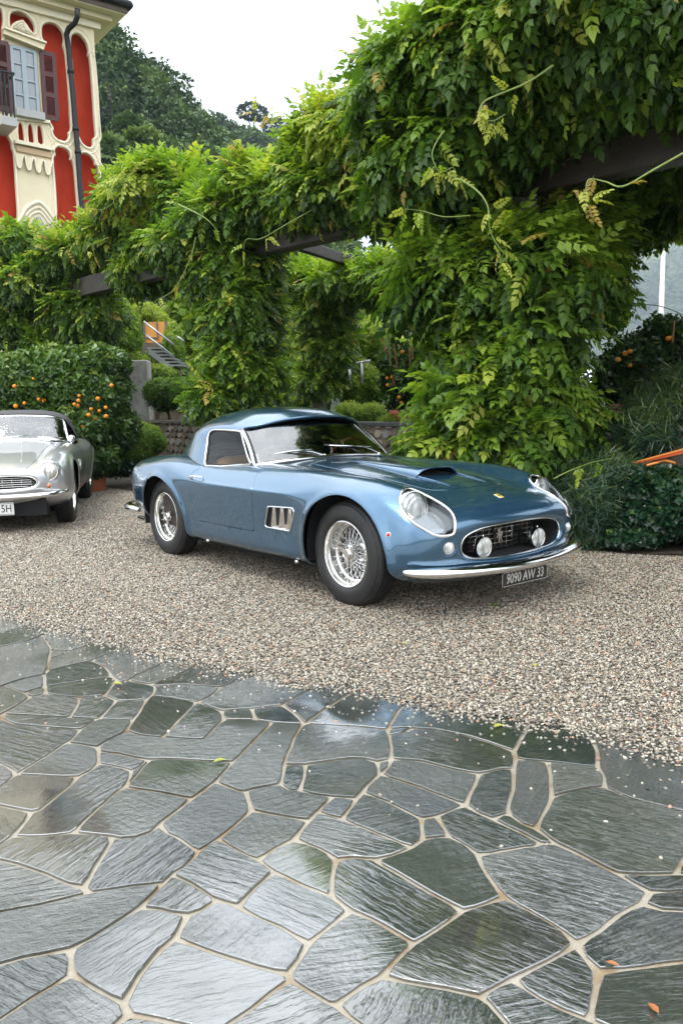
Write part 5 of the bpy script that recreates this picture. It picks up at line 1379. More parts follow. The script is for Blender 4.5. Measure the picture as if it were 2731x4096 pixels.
# ================================================================ the silver roadster at the left edge
M_silver = paint_mat('silver_paint', (0.66, 0.67, 0.68), (0.80, 0.81, 0.81), 0.30, 0.65, 0.10)
M_softtop = simple('grey_soft_top_cloth', (.085, .082, .085), .85, bump=.3, bscale=300, bdist=.001)
SR = [
 [(.765,0,.583),(.763,.16,.590),(.755,.30,.590),(.742,.395,.580),(.735,.445,.562),(.732,.468,.540),(.732,.473,.526),(.732,.470,.508),(.735,.445,.484),(.742,.39,.470),(.755,.24,.463),(.762,.12,.462),(.765,0,.466)],
 [(.795,0,.592),(.792,.16,.598),(.782,.305,.598),(.768,.405,.588),(.758,.458,.567),(.754,.482,.542),(.754,.487,.525),(.755,.483,.505),(.758,.455,.478),(.766,.395,.463),(.782,.24,.455),(.791,.12,.454),(.795,0,.457)],
 [(.792,0,.625),(.789,.17,.628),(.778,.32,.625),(.760,.43,.615),(.742,.51,.600),(.726,.555,.565),(.720,.568,.530),(.719,.565,.495),(.728,.53,.450),(.748,.44,.425),(.776,.27,.415),(.788,.13,.413),(.792,0,.413)],
 [(.745,0,.655),(.742,.18,.655),(.732,.33,.650),(.712,.45,.655),(.680,.56,.690),(.665,.655,.655),(.662,.690,.590),(.662,.695,.52),(.672,.66,.440),(.705,.55,.385),(.745,.32,.365),(.765,.15,.36),(.77,0,.36)],
 [(.62,0,.688),(.62,.18,.687),(.618,.33,.682),(.60,.46,.693),(.585,.585,.742),(.575,.685,.695),(.575,.730,.620),(.575,.745,.53),(.585,.73,.420),(.62,.65,.340),(.68,.36,.31),(.70,.18,.305),(.71,0,.305)],
 [(.40,0,.735),(.40,.18,.733),(.40,.33,.727),(.40,.46,.735),(.40,.592,.790),(.39,.705,.745),(.385,.752,.665),(.382,.775,.56),(.382,.775,.43),(.39,.74,.30),(.44,.50,.24),(.46,.25,.23),(.46,0,.23)],
 [(.10,0,.785),(.10,.18,.783),(.10,.33,.777),(.10,.46,.778),(.10,.60,.832),(.10,.715,.790),(.10,.766,.705),(.10,.788,.60),(.10,.790,.46),(.10,.765,.30),(.10,.60,.20),(.10,.30,.19),(.10,0,.19)],
 [(-.35,0,.842),(-.35,.18,.840),(-.35,.33,.834),(-.35,.46,.824),(-.35,.61,.852),(-.35,.722,.805),(-.35,.772,.715),(-.35,.790,.62),(-.35,.785,.48),(-.35,.765,.32),(-.35,.62,.20),(-.35,.30,.19),(-.35,0,.19)],
 [(-.85,0,.895),(-.85,.18,.892),(-.85,.33,.882),(-.85,.47,.862),(-.85,.63,.852),(-.85,.732,.800),(-.85,.778,.715),(-.85,.792,.62),(-.85,.780,.48),(-.85,.762,.32),(-.85,.62,.20),(-.85,.30,.19),(-.85,0,.19)],
 [(-1.45,0,.87),(-1.45,.18,.868),(-1.45,.33,.86),(-1.45,.48,.85),(-1.45,.66,.828),(-1.45,.748,.78),(-1.45,.790,.70),(-1.45,.800,.62),(-1.45,.785,.48),(-1.45,.765,.32),(-1.45,.62,.20),(-1.45,.30,.19),(-1.45,0,.19)],
 [(-1.95,0,.86),(-1.95,.18,.858),(-1.95,.33,.85),(-1.95,.48,.845),(-1.95,.665,.842),(-1.95,.762,.80),(-1.95,.808,.72),(-1.95,.820,.63),(-1.95,.805,.48),(-1.95,.775,.32),(-1.95,.62,.20),(-1.95,.30,.19),(-1.95,0,.19)],
 [(-2.45,0,.835),(-2.45,.18,.834),(-2.45,.33,.828),(-2.45,.48,.828),(-2.45,.64,.852),(-2.45,.755,.81),(-2.45,.805,.73),(-2.45,.820,.64),(-2.45,.810,.50),(-2.45,.78,.34),(-2.45,.62,.22),(-2.45,.30,.20),(-2.45,0,.20)],
 [(-2.95,0,.77),(-2.95,.18,.768),(-2.95,.33,.762),(-2.95,.46,.762),(-2.95,.60,.785),(-2.95,.70,.745),(-2.95,.745,.67),(-2.95,.758,.60),(-2.95,.750,.49),(-2.95,.71,.37),(-2.95,.58,.28),(-2.95,.28,.25),(-2.95,0,.25)],
 [(-3.30,0,.66),(-3.30,.15,.659),(-3.30,.27,.655),(-3.30,.38,.652),(-3.29,.48,.655),(-3.28,.55,.63),(-3.28,.575,.59),(-3.28,.58,.55),(-3.28,.57,.49),(-3.27,.53,.43),(-3.26,.42,.38),(-3.25,.2,.36),(-3.25,0,.36)],
 [(-3.40,0,.55),(-3.40,.03,.55),(-3.40,.06,.549),(-3.40,.085,.547),(-3.40,.10,.544),(-3.40,.11,.54),(-3.40,.115,.535),(-3.40,.116,.53),(-3.40,.114,.525),(-3.40,.105,.52),(-3.40,.085,.517),(-3.40,.05,.515),(-3.40,0,.515)],
]
def build_silver():
    car = thing('roadster', 'silver classic roadster with grey soft top, cropped by the left edge', 'car', (-3.70, 8.79, 0), math.atan2(-2.4, .55))
    S = loft(SR, 170, 84)
    side = np.clip((S[..., 1]-.60)/.1, 0, 1)
    AC = ((0.0, .33, .375), (-2.48, .33, .365))
    for cx, cz, r in AC:
        d = np.hypot(S[..., 0]-cx, S[..., 2]-cz) - r
        S[..., 1] += side*.016*np.exp(-((d-.006)/.035)**2)
    V, Q, N = full_grid(S)
    b = (list(V), list(N), [tuple(q) for q in Q])
    for cx, cz, r in AC:
        A = np.array(b[0]); f = np.where(np.abs(A[:, 1]) < .5, 1.0, np.hypot(A[:, 0]-cx, np.maximum(A[:, 2], cz-.02)-cz) - r)
        b = clip(*b, f)
    CB = smooth_closed([(-.93,0),(-.95,.35),(-1.02,.58),(-1.12,.665),(-1.5,.69),(-1.85,.66),(-2.1,.50),(-2.2,0),(-2.1,-.50),(-1.85,-.66),(-1.5,-.69),(-1.12,-.665),(-1.02,-.58),(-.95,-.35)], 4)
    A = np.array(b[0]); b = clip(*b, np.where(A[:, 2] < .6, 1.0, sdf(CB, A[:, 0], A[:, 1])))
    skin('body', *b, M_silver, car, .010)
    from mathutils.bvhtree import BVHTree
    bvh = BVHTree.FromPolygons([tuple(v) for v in V], [tuple(int(i) for i in q) for q in Q])
    def top(x, y): h = bvh.ray_cast(Vector((x, y, 2)), Vector((0, 0, -1))); return h[0], h[1]
    # bonnet seams and the pair of raised creases
    for pts, r in ((((.70, .38), (.40, .44), (0, .455), (-.5, .47), (-.86, .50)), .0022), (((.45, .30), (.15, .27), (-.2, .22), (-.6, .16)), .005), (((.02, .60), (-.35, .54), (-.8, .50)), .002)):
        for sgn in (-1, 1):
            p3 = []
            for x, y in smooth_open([(a, c, 0) for a, c in pts], 6)[:, :2]:
                h, n = top(x, sgn*y)
                if h is not None: p3.append(h + Vector((0, 0, .0004)))
            mb = MB(); mb.tube(p3, r, 5); mb.build('bonnet_seam' if r < .004 else 'bonnet_crease', M_dark if r < .004 else M_silver, car, smooth=True)
    for sgn in (-1, 1):
        hl = bpy.data.objects.new('headlight', None); C.objects.link(hl); hl.parent = car
        L0 = (.700, sgn*.587, .627)
        lathe_x([(.0001, .030), (.03, .028), (.06, .019), (.078, .008), (.084, -.002)], L0, 32).build('lens', M_lamp, hl, smooth=True)
        lathe_x([(.083, -.004), (.086, .004), (.094, .004), (.099, -.004), (.101, -.03), (.100, -.09)], L0, 36).build('chrome_ring', M_chrome, hl, auto=40)
        lathe_x([(.101, -.012), (.110, -.024), (.118, -.06), (.120, -.20)], L0, 36).build('lamp_surround', M_silver, hl, smooth=True)
        ind = bpy.data.objects.new('indicator_lamp', None); C.objects.link(ind); ind.parent = car
        h = bvh.ray_cast(Vector((2, sgn*.585, .478)), Vector((-1, 0, 0)))[0]
        lathe_x([(.0001, .020), (.012, .018), (.022, .010), (.026, 0)], h, 20).build('lens', M_amber, ind, smooth=True)
        lathe_x([(.026, -.003), (.027, .004), (.031, .003), (.032, -.006)], h, 20).build('bezel', M_chrome, ind, smooth=True)
    gr = bpy.data.objects.new('grille', None); C.objects.link(gr); gr.parent = car
    op = [Vector(p) for p in S[0]]; full = op + [Vector((p.x, -p.y, p.z)) for p in op[1:-1]][::-1]
    mb = MB(); mb.tube([Vector((p.x+.020, p.y*1.01, .526+(p.z-.526)*1.05)) for p in full], .007, 8, closed=True); mb.build('grille_surround', M_chrome, gr, smooth=True)
    n = len(full); back = [Vector((p.x-.12, p.y*.95, p.z)) for p in full]
    mb = MB(); mb.add(full+back, [(i, n+i, n+(i+1) % n, (i+1) % n) for i in range(n)] + [tuple(range(n, 2*n))]); mb.build('grille_throat', M_dark, gr)
    poly = [(p.y, p.z) for p in full]
    for z in (.483, .504, .526, .548, .570):
        ys = [y for y in np.linspace(-.47, .47, 200) if float(sdf(poly, np.array([y]), np.array([z]))[0]) < -.003]
        mb = MB(); mb.tube([(.752-.13*y*y, y, z) for y in np.linspace(min(ys), max(ys), 13)], .0042, 6); mb.build('grille_bar', M_alloy, gr, smooth=True)
    for y in (-.42, -.33, -.24, -.15, -.06, .06, .15, .24, .33, .42):
        zs_ = [z for z in np.linspace(.45, .61, 80) if float(sdf(poly, np.array([y]), np.array([z]))[0]) < -.003]
        mb = MB(); mb.tube([(.748-.13*y*y, y, min(zs_)), (.748-.13*y*y, y, max(zs_))], .0028, 6); mb.build('grille_bar', M_alloy, gr, smooth=True)
    # bumper
    half = [(.50, .735, .405), (.62, .722, .400), (.74, .64, .396), (.81, .50, .393), (.855, .30, .391), (.87, .12, .390), (.872, 0, .390)]
    P_ = smooth_open(half + [(x, -y, z) for x, y, z in half[::-1][1:]], 6); m_ = 10; n = len(P_); vv = []; ff = []
    for i in range(n):
        t_ = P_[min(i+1, n-1)] - P_[max(i-1, 0)]; t_ /= np.linalg.norm(t_); nn = np.array([t_[1], -t_[0], 0]); nn /= np.linalg.norm(nn)
        for k in range(m_):
            a = 2*PI*k/m_; vv.append(tuple(P_[i] + nn*math.cos(a)*.024 + np.array([0, 0, math.sin(a)*.029])))
    ff = [(i*m_+j, i*m_+(j+1) % m_, (i+1)*m_+(j+1) % m_, (i+1)*m_+j) for i in range(n-1) for j in range(m_)] + [tuple(range(m_))[::-1], tuple(range((n-1)*m_, n*m_))]
    obj('front_bumper', vv, ff, M_wchrome, car, True)
    pl = bpy.data.objects.new('number_plate', None); C.objects.link(pl); pl.parent = car
    mb = MB(); mb.box((.845, -.26, .212), (.850, .26, .338), bev=.002); mb.build('plate', M_white_enamel, pl)
    MPl = Matrix.Translation((.8515, .205, .275)) @ Matrix.Rotation(R(90), 4, 'Z') @ Matrix.Rotation(R(90), 4, 'X')
    text_mesh('plate_lettering', '5H', .108, M_plateblack, pl, MPl @ Matrix.Translation((-.015, 0, 0)), .0008, .78)
    mb = MB(); mb.tube([(.851, -.250, .222), (.851, .250, .222), (.851, .250, .328), (.851, -.250, .328)], .0016, 4, closed=True); mb.build('plate_edge', M_plateblack, pl)
    # windscreen
    base = smooth_open([(-1.10,-.63,.850),(-1.04,-.55,.870),(-.985,-.38,.892),(-.96,0,.905),(-.985,.38,.892),(-1.04,.55,.870),(-1.10,.63,.850)], 5)
    head = smooth_open([(-1.33,-.56,1.115),(-1.29,-.50,1.140),(-1.23,-.34,1.165),(-1.20,0,1.178),(-1.23,.34,1.165),(-1.29,.50,1.140),(-1.33,.56,1.115)], 5)
    m_ = len(base); vv = []
    for k in range(8):
        t_ = k/7
        for a, c in zip(base, head): vv.append(a*(1-t_) + c*t_ + np.array([.012, 0, .01])*math.sin(t_*PI))
    ws = bpy.data.objects.new('windscreen', None); C.objects.link(ws); ws.parent = car
    obj('windscreen_glass', vv, [(r*m_+c, r*m_+c+1, (r+1)*m_+c+1, (r+1)*m_+c) for r in range(7) for c in range(m_-1)], M_glass, ws, True)
    mb = MB(); mb.tube([Vector(vv[c]) for c in range(m_)], .014, 8); mb.build('windscreen_frame', M_chrome, ws, smooth=True)
    mb = MB(); mb.tube([Vector(vv[7*m_+c]) for c in range(m_)], .014, 8); mb.build('windscreen_frame', M_chrome, ws, smooth=True)
    for c in (0, m_-1): mb = MB(); mb.tube([Vector(vv[r*m_+c]) for r in range(8)], .014, 8); mb.build('windscreen_pillar', M_chrome, ws, smooth=True)
    # soft top
    ST = [[(-1.20,0,1.198),(-1.22,.25,1.192),(-1.28,.45,1.168),(-1.34,.565,1.128),(-1.36,.60,1.09),(-1.38,.615,1.05)],
          [(-1.40,0,1.238),(-1.41,.25,1.232),(-1.43,.44,1.205),(-1.46,.565,1.155),(-1.47,.61,1.09),(-1.48,.64,1.0)],
          [(-1.70,0,1.245),(-1.70,.25,1.238),(-1.70,.44,1.208),(-1.70,.57,1.15),(-1.70,.63,1.05),(-1.70,.69,.86)],
          [(-1.95,0,1.20),(-1.95,.25,1.19),(-1.95,.42,1.155),(-1.93,.54,1.09),(-1.92,.60,.99),(-1.90,.66,.86)],
          [(-2.13,0,1.06),(-2.13,.23,1.05),(-2.12,.38,1.02),(-2.09,.47,.97),(-2.05,.53,.92),(-2.02,.60,.85)],
          [(-2.24,0,.86),(-2.24,.2,.86),(-2.22,.35,.86),(-2.18,.43,.855),(-2.14,.49,.85),(-2.10,.54,.85)]]
    G = np.array(ST); G2 = np.concatenate([G[:, 1:][:, ::-1]*np.array([1, -1, 1]), G], 1)
    tv = np.arange(G2.shape[1])*1.0; tu = np.arange(len(G))*1.0
    Gv = spline_eval(np.moveaxis(G2, 1, 0), tv, np.linspace(0, tv[-1], 41)); H = spline_eval(np.moveaxis(Gv, 1, 0), tu, np.linspace(0, tu[-1], 26))
    st = obj('soft_top', H.reshape(-1, 3), [(i*41+j, (i+1)*41+j, (i+1)*41+j+1, i*41+j+1) for i in range(25) for j in range(40)], M_softtop, car, True)
    md = st.modifiers.new('thick', 'SOLIDIFY'); md.thickness = .006; md.offset = 0
    # cockpit
    mb = MB(); mb.box((-2.2, -.64, .26), (-1.0, .64, .28)); mb.box((-1.02, -.6, .28), (-1.0, .6, .84)); mb.box((-1.16, -.6, .66), (-1.04, .6, .86), bev=.03); mb.box((-1.98, -.60, .3), (-1.84, .60, .92), bev=.05); mb.build('cockpit', M_trim, car)
    sw = bpy.data.objects.new('steering_wheel', None); C.objects.link(sw); sw.parent = car
    Ms = Matrix.Translation((-1.27, .32, .855)) @ Matrix.Rotation(R(-66), 4, 'Y')
    mb = MB(); mb.tube([Ms @ Vector((.185*math.cos(a), .185*math.sin(a), 0)) for a in np.linspace(0, 2*PI, 37)[:-1]], .010, 8, closed=True); mb.build('wheel_rim', M_white_enamel, sw, smooth=True)
    mb = MB(); mb.tube([Ms @ Vector((-.185, 0, 0)), Ms @ Vector((.185, 0, 0))], .007, 6); mb.lathe([(.001, .01), (.03, .0), (.03, -.1)], 14, Ms); mb.build('wheel_spokes', M_white_enamel, sw, smooth=True)
    mr = bpy.data.objects.new('door_mirror', None); C.objects.link(mr); mr.parent = car
    Mm = Matrix.Translation((-1.02, .672, .892)) @ AX
    mb = MB(); mb.lathe([(.0001, .045), (.02, .043), (.038, .028), (.046, .004), (.048, -.012), (.044, -.016), (.0001, -.014)], 24, Mm); mb.tube([(-1.02, .672, .86), (-1.03, .665, .80)], [.010, .018], 10); mb.build('mirror', M_chrome, mr, smooth=True)
    for pv, tp in (((-.955, .30, .912), (-.99, .58, .905)), ((-.95, -.12, .915), (-.985, .20, .945)), ((-.95, -.5, .90), (-.99, -.15, .94))):
        wp = bpy.data.objects.new('wiper', None); C.objects.link(wp); wp.parent = car
        a, c = Vector(pv), Vector(tp); mb = MB(); mb.tube([a + Vector((.02, 0, -.02)), a + Vector((.03, 0, .01)), c + Vector((.02, 0, 0))], [.010, .007, .004], 8); mb.build('wiper_arm', M_chrome, wp, smooth=True)
    mb = MB(); mb.tube(smooth_open([top(-.90, y)[0] + Vector((0, 0, .012)) for y in np.linspace(-.46, .46, 7)], 3), .011, 8); mb.build('scuttle_trim', M_chrome, car, smooth=True)
    # wheel wells, wheels, side vent ornament, front lower shadow gap
    for cx in (0, -2.48):
        for sgn in (-1, 1):
            mb = MB(); mb.lathe([(.41, .74), (.40, .42), (.001, .41)], 36, Matrix.Translation((cx, 0, .33)) @ Matrix.Rotation(R(-90*sgn), 4, 'X')); w_ = mb.build('wheel_well', M_dark, car, smooth=True)
            bm = bmesh.new(); bm.from_mesh(w_.data)
            for z_, io in ((.22, 'i'), (.70, 'o')): bmesh.ops.bisect_plane(bm, geom=bm.verts[:]+bm.edges[:]+bm.faces[:], plane_co=(0, 0, z_), plane_no=(0, 0, 1), clear_inner=io == 'i', clear_outer=io == 'o')
            bm.to_mesh(w_.data); bm.free()
            make_wheel(car, (cx, sgn*.668, .3295), sgn)
    mb = MB(); mb.box((-2.5, -.60, .15), (.1, .60, .19)); mb.build('chassis', M_dark, car)
    mb = MB(); mb.box((.40, -.55, .18), (.70, .55, .36)); mb.build('shadow_gap', M_dark, car)  # black box put in for the shadow gap below the bumper
    mb = MB(); q = bvh.ray_cast(Vector((-.62, 1.5, .60)), Vector((0, -1, 0)))[0]
    mb.tube([q + Vector((-.05, .004, .05)), q + Vector((.02, .006, .0)), q + Vector((.0, .006, -.06))], .007, 8); mb.build('side_ornament', M_chrome, car, smooth=True)
    for z in (.66, .64):
        pts = [bvh.ray_cast(Vector((x, 1.5, z)), Vector((0, -1, 0)))[0] + Vector((0, .003, 0)) for x in (-.45, -.7, -1.0)]
        mb = MB(); mb.tube(pts, .004, 6); mb.build('vent_strake', M_chrome, car, smooth=True)
    return car
silver_car = build_silver()

# ================================================================ foliage tools
CAMP = np.array([0, 0, 1.24685]); FD = 1862.4
CR = np.array([0.99983732, -0.0023736, -0.01788037]); CU = np.array([0.01803723, 0.13157321, 0.99114234]); CD = np.array([0.0, 0.99130361, -0.13159462])
def at(px, py, Y):
    """a place in the garden: seen in direction (px, py) of a 1568 x 2352 picture, Y metres ahead"""
    d = CD + CR*(px-784)/FD + CU*(1176-py)/FD
    return CAMP + d*(Y/d[1])

def leaf_mat(name, stops, trans=0.42, rough=0.45, coat=0.08):
    t = NT(name)
    a = t.n('Attribute', attribute_name='tone')
    c = t.ramp(a.outputs['Fac'], stops)
    nz = t.noise(t.co('Object'), 13, 2).outputs[0]
    c = t.mix(t.ramp(nz, [(0.3, 0.0), (0.7, 0.35)]), c, t.mix(1.0, c, (0.62, 0.66, 0.55), 'MULTIPLY'))
    b = t.bsdf(color=c, rough=rough, spec=0.32, coat=coat, coatr=0.15)
    tr = t.n('BsdfTranslucent', {'Color': t.mix(1.0, c, (1.25, 1.35, 0.6), 'MULTIPLY')})
    mx = t.n('MixShader', {0: trans, 1: b.outputs[0], 2: tr.outputs[0]})
    return t.surf(mx.outputs[0])
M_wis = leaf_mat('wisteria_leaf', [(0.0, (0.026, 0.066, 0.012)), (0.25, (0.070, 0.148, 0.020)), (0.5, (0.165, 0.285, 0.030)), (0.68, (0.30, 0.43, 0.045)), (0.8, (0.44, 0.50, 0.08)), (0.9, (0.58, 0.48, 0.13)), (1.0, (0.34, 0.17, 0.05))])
M_cit = leaf_mat('citrus_leaf', [(0.0, (0.014, 0.038, 0.012)), (0.4, (0.034, 0.085, 0.018)), (0.7, (0.10, 0.19, 0.030)), (1.0, (0.26, 0.34, 0.06))], 0.2, 0.34, 0.25)
M_shr = leaf_mat('garden_leaf', [(0.0, (0.026, 0.066, 0.016)), (0.4, (0.080, 0.165, 0.026)), (0.7, (0.20, 0.32, 0.040)), (1.0, (0.38, 0.45, 0.07))], 0.4, 0.45)
M_ivy = leaf_mat('ivy_leaf', [(0.0, (0.008, 0.026, 0.013)), (0.5, (0.014, 0.046, 0.020)), (0.85, (0.030, 0.085, 0.034)), (1.0, (0.14, 0.20, 0.035))], 0.12, 0.35, 0.4)
M_bark = simple('grey_brown_bark', (0.085, 0.060, 0.042), 0.9, var=0.4, vscale=9, bump=0.8, bscale=35, bdist=0.02)

def leaflet(L, w, fold=0.25, n=1):
    """one pointed oval leaflet along +x: 6 verts, 2 folded quads each side of the rib"""
    return np.array([(0, 0, 0), (0.34*L, w*0.50, fold*w*.55), (0.66*L, w*0.40, fold*w*.45), (L, 0, -0.06*L), (0.66*L, -w*0.40, fold*w*.45), (0.34*L, -w*0.50, fold*w*.55), (0.45*L, 0, 0)]), [(0, 1, 2, 6), (6, 2, 3, 4), (6, 4, 5, 0)]
def leaflet_cheap(L, w, fold=0.3):
    return np.array([(0, 0, 0), (0.42*L, w*0.5, fold*w*.5), (L, 0, -0.05*L), (0.42*L, -w*0.5, fold*w*.5)]), [(0, 1, 2, 3)]
def compound(nl=9, L=0.30, ll=0.104, lw=0.056, r=None, cheap=True):
    r = r or rnd; V = []; F = []
    pairs = (nl-1)//2
    def put(P, ang, tilt, v, f):
        n = len(V)
        ca, sa = math.cos(ang), math.sin(ang); ct, st = math.cos(tilt), math.sin(tilt)
        for x, y, z in v:
            x2, z2 = x*ct - z*st, x*st + z*ct
            V.append((P[0] + x2*ca - y*sa, P[1] + x2*sa + y*ca, P[2] + z2))
        for q in f: F.append(tuple(i+n for i in q))
    fn = leaflet_cheap if cheap else leaflet
    def rach(s): return (s*L, 0.0, -0.28*L*s*s)
    for k in range(pairs):
        s = 0.22 + 0.70*k/max(1, pairs-1)
        k2 = 0.75 + 0.35*math.sin(PI*min(1, s+.15))
        for sg in (-1, 1):
            v, f = fn(ll*k2*r.uniform(.85, 1.1), lw*k2*r.uniform(.85, 1.1))
            put(rach(s), sg*(1.05 - 0.35*s + r.uniform(-.15, .15)), -0.35 + r.uniform(-.25, .2), v, f)
    v, f = fn(ll*1.05, lw)
    put(rach(0.97), r.uniform(-.1, .1), -0.55, v, f)
    # rachis strip
    n = len(V)
    V.extend([(0, .0022, 0), (0, -.0022, 0), (L*.5, -.0015, -.07*L), (L*.5, .0015, -.07*L), (L, -.001, -.28*L), (L, .001, -.28*L)])
    F.extend([(n, n+1, n+2, n+3), (n+3, n+2, n+4, n+5)])
    return np.array(V), F
WIS = [compound(n, L, r=random.Random(k)) for k, (n, L) in enumerate(((9, .30), (11, .34), (9, .27), (7, .22)))]
WISF = [compound(n, L, r=random.Random(k), cheap=False) for k, (n, L) in enumerate(((9, .30), (11, .34), (9, .27), (11, .31)))]
def sprig(kind, r):
    """short shoot with single leaves (citrus, shrub, ivy)"""
    V = []; F = []
    cnt, L, w, fold = {'citrus': (6, .085, .042, .35), 'shrub': (7, .055, .030, .25), 'fine': (9, .030, .012, .2), 'needle': (9, .13, .006, 0.0), 'far': (5, .16, .12, .3)}[kind]
    for k in range(cnt):
        v, f = leaflet_cheap(L*r.uniform(.75, 1.15), w*r.uniform(.8, 1.15), fold)
        a = k*2.4 + r.uniform(-.4, .4); el = r.uniform(-.2, .9)
        R_ = Euler((r.uniform(-.6, .6), -el, a), 'XYZ').to_matrix()
        base = Vector((r.uniform(-.01, .01), r.uniform(-.01, .01), 0)) + Vector((0, 0, k*L*0.22))
        n = len(V)
        for p in v: q = R_ @ Vector(p) + base; V.append(tuple(q))
        for q in f: F.append(tuple(i+n for i in q))
    V = np.array(V); V = V[:, [2, 0, 1]]
    return V, F
SPR = {k: [sprig(k, random.Random(i+3)) for i in range(4)] for k in ('citrus', 'shrub', 'fine', 'needle', 'far')}
def ivy_leaf():
    pts = [(0, 0), (-.012, .026), (.012, .030), (.018, .044), (.034, .022), (.062, 0), (.034, -.022), (.018, -.044), (.012, -.030), (-.012, -.026)]
    V = [(x, y, 0.25*abs(y)) for x, y in pts] + [(.026, 0, 0)]
    return np.array(V), [(0, 1, 2, 10), (2, 3, 4, 10), (4, 5, 6, 10), (6, 7, 8, 10), (8, 9, 0, 10)]
SPR['ivy'] = [ivy_leaf()]

def frames(out, rng_, droop, spread=0.45, flat=0.6):
    n = len(out)
    droop = droop*(1 - 0.75*np.clip(out[:, 2], 0, 1))
    X = out*0.75 + rng_.normal(0, spread, (n, 3)); X[:, 2] -= droop
    X /= np.linalg.norm(X, axis=1, keepdims=True)
    Z = out*(1-flat) + np.array([0, 0, 1.0])*flat + rng_.normal(0, 0.30, (n, 3))
    Z -= X*(Z*X).sum(1, keepdims=True); Z /= np.linalg.norm(Z, axis=1, keepdims=True) + 1e-9
    Y = np.cross(Z, X)
    return X, Y, Z

def leaves_mesh(name, P, X, Y, Z, scale, tone, temps, mat, rng_):
    vs = []; fs4 = []; off = 0; tn = []
    pick = rng_.integers(0, len(temps), len(P))
    for k, (tv, tf) in enumerate(temps):
        m = pick == k
        if not m.any(): continue
        p, x, y, z, s = P[m], X[m], Y[m], Z[m], scale[m]
        V = (tv[None, :, 0:1]*x[:, None, :] + tv[None, :, 1:2]*y[:, None, :] + tv[None, :, 2:3]*z[:, None, :])*s[:, None, None] + p[:, None, :]
        n = len(p); nv = len(tv)
        vs.append(V.reshape(-1, 3))
        f = np.array(tf)
        fs4.append((f[None] + (np.arange(n)*nv)[:, None, None] + off).reshape(-1, 4)); off += n*nv
        tn.append(np.repeat(tone[m], nv))
    me = mesh(name, np.concatenate(vs), np.concatenate(fs4), mat)
    a = me.attributes.new('tone', 'FLOAT', 'POINT'); a.data.foreach_set('value', np.concatenate(tn).astype(np.float32))
    return me

def sample(ells, n, rng_, shell=0.22, lump=0.16, front=0.8, lf=1.6, cut=0.84):
    """points and outward normals on the lumpy outside of a union of ellipsoids (centre, radii)"""
    cs = np.array([e[0] for e in ells], float); rs = np.array([e[1] for e in ells], float)
    wt_ = np.array([(r[0]*r[1]*r[2])**(2/3)*(e[2] if len(e) > 2 else 1) for e, r in zip(ells, rs)]); wt_ = wt_/wt_.sum()
    Ps = []; Ns = []; got = 0
    while got < n:
        m = int((n-got)*2.2) + 200
        k = rng_.choice(len(ells), m, p=wt_)
        d = rng_.normal(0, 1, (m, 3)); d /= np.linalg.norm(d, axis=1, keepdims=True)
        c, r = cs[k], rs[k]
        N = d/r; N /= np.linalg.norm(N, axis=1, keepdims=True)
        P = c + d*r
        lumps = (np.sin(P[:, 0]*lf*2.1 + np.sin(P[:, 2]*lf*1.3)*1.7) * np.sin(P[:, 1]*lf*1.7 + P[:, 2]*lf*1.1) + 0.6*np.sin(P[:, 0]*lf*5.1 + P[:, 1]*lf*3.3) * np.sin(P[:, 2]*lf*4.6 + 1.0))
        q = 1 + lump*lumps - np.abs(rng_.normal(0, shell, m))
        P = c + d*r*q[:, None]
        ok = np.ones(m, bool)
        for j in range(len(ells)):
            e = np.linalg.norm((P - cs[j])/rs[j], axis=1)
            ok &= (e > cut) | (k == j)
        view = P - CAMP; view /= np.linalg.norm(view, axis=1, keepdims=True)
        back = (N*view).sum(1) > 0.25
        ok &= ~(back & (rng_.random(m) < front))
        Ps.append(P[ok]); Ns.append(N[ok]); got += ok.sum()
    return np.concatenate(Ps)[:n], np.concatenate(Ns)[:n]

def E(px, py, Y, rx, ry, rd, w=1.0):
    c = at(px, py, Y)
    g_ = 0.07
    return (c, np.array([max(.5*rx/FD*Y, rx/FD*Y*.92-g_), max(.6*rd, rd-g_), max(.5*ry/FD*Y, ry/FD*Y*.92-g_)]), w)

_leafmesh = {}
def leaf_objects(parent, P, X, Y, Z, s, tone, kind='wis'):
    """the largest leaves, each an object of its own"""
    for i in range(len(P)):
        k = i % 4; tq = min(7, int(tone[i]*8))
        key = (kind, k, tq)
        if key not in _leafmesh:
            tv, tf = WISF[k]
            me = mesh('leaf', tv, tf, M_wis)
            a = me.attributes.new('tone', 'FLOAT', 'POINT'); a.data.foreach_set('value', np.full(len(tv), (tq+.5)/8, dtype=np.float32))
            _leafmesh[key] = me
        o = bpy.data.objects.new('leaf', _leafmesh[key]); C.objects.link(o); o.parent = parent
        M = Matrix(np.column_stack([X[i]*s[i], Y[i]*s[i], Z[i]*s[i], P[i]]).tolist() + [[0, 0, 0, 1]])
        o.matrix_basis = M

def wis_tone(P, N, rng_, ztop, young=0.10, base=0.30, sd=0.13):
    t = base + 0.26*np.clip(N[:, 2], -0.6, 1) + rng_.normal(0, sd, len(P))  # top light put into the leaf colour: lighter facing up, darker on undersides
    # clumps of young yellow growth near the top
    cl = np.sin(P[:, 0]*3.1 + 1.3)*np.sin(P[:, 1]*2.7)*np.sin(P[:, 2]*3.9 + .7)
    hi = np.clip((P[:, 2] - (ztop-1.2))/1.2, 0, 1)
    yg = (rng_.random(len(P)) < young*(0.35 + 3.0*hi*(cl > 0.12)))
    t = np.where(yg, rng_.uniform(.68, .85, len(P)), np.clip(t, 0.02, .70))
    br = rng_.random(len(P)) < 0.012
    return np.where(br, rng_.uniform(.92, 1.0, len(P)), t)

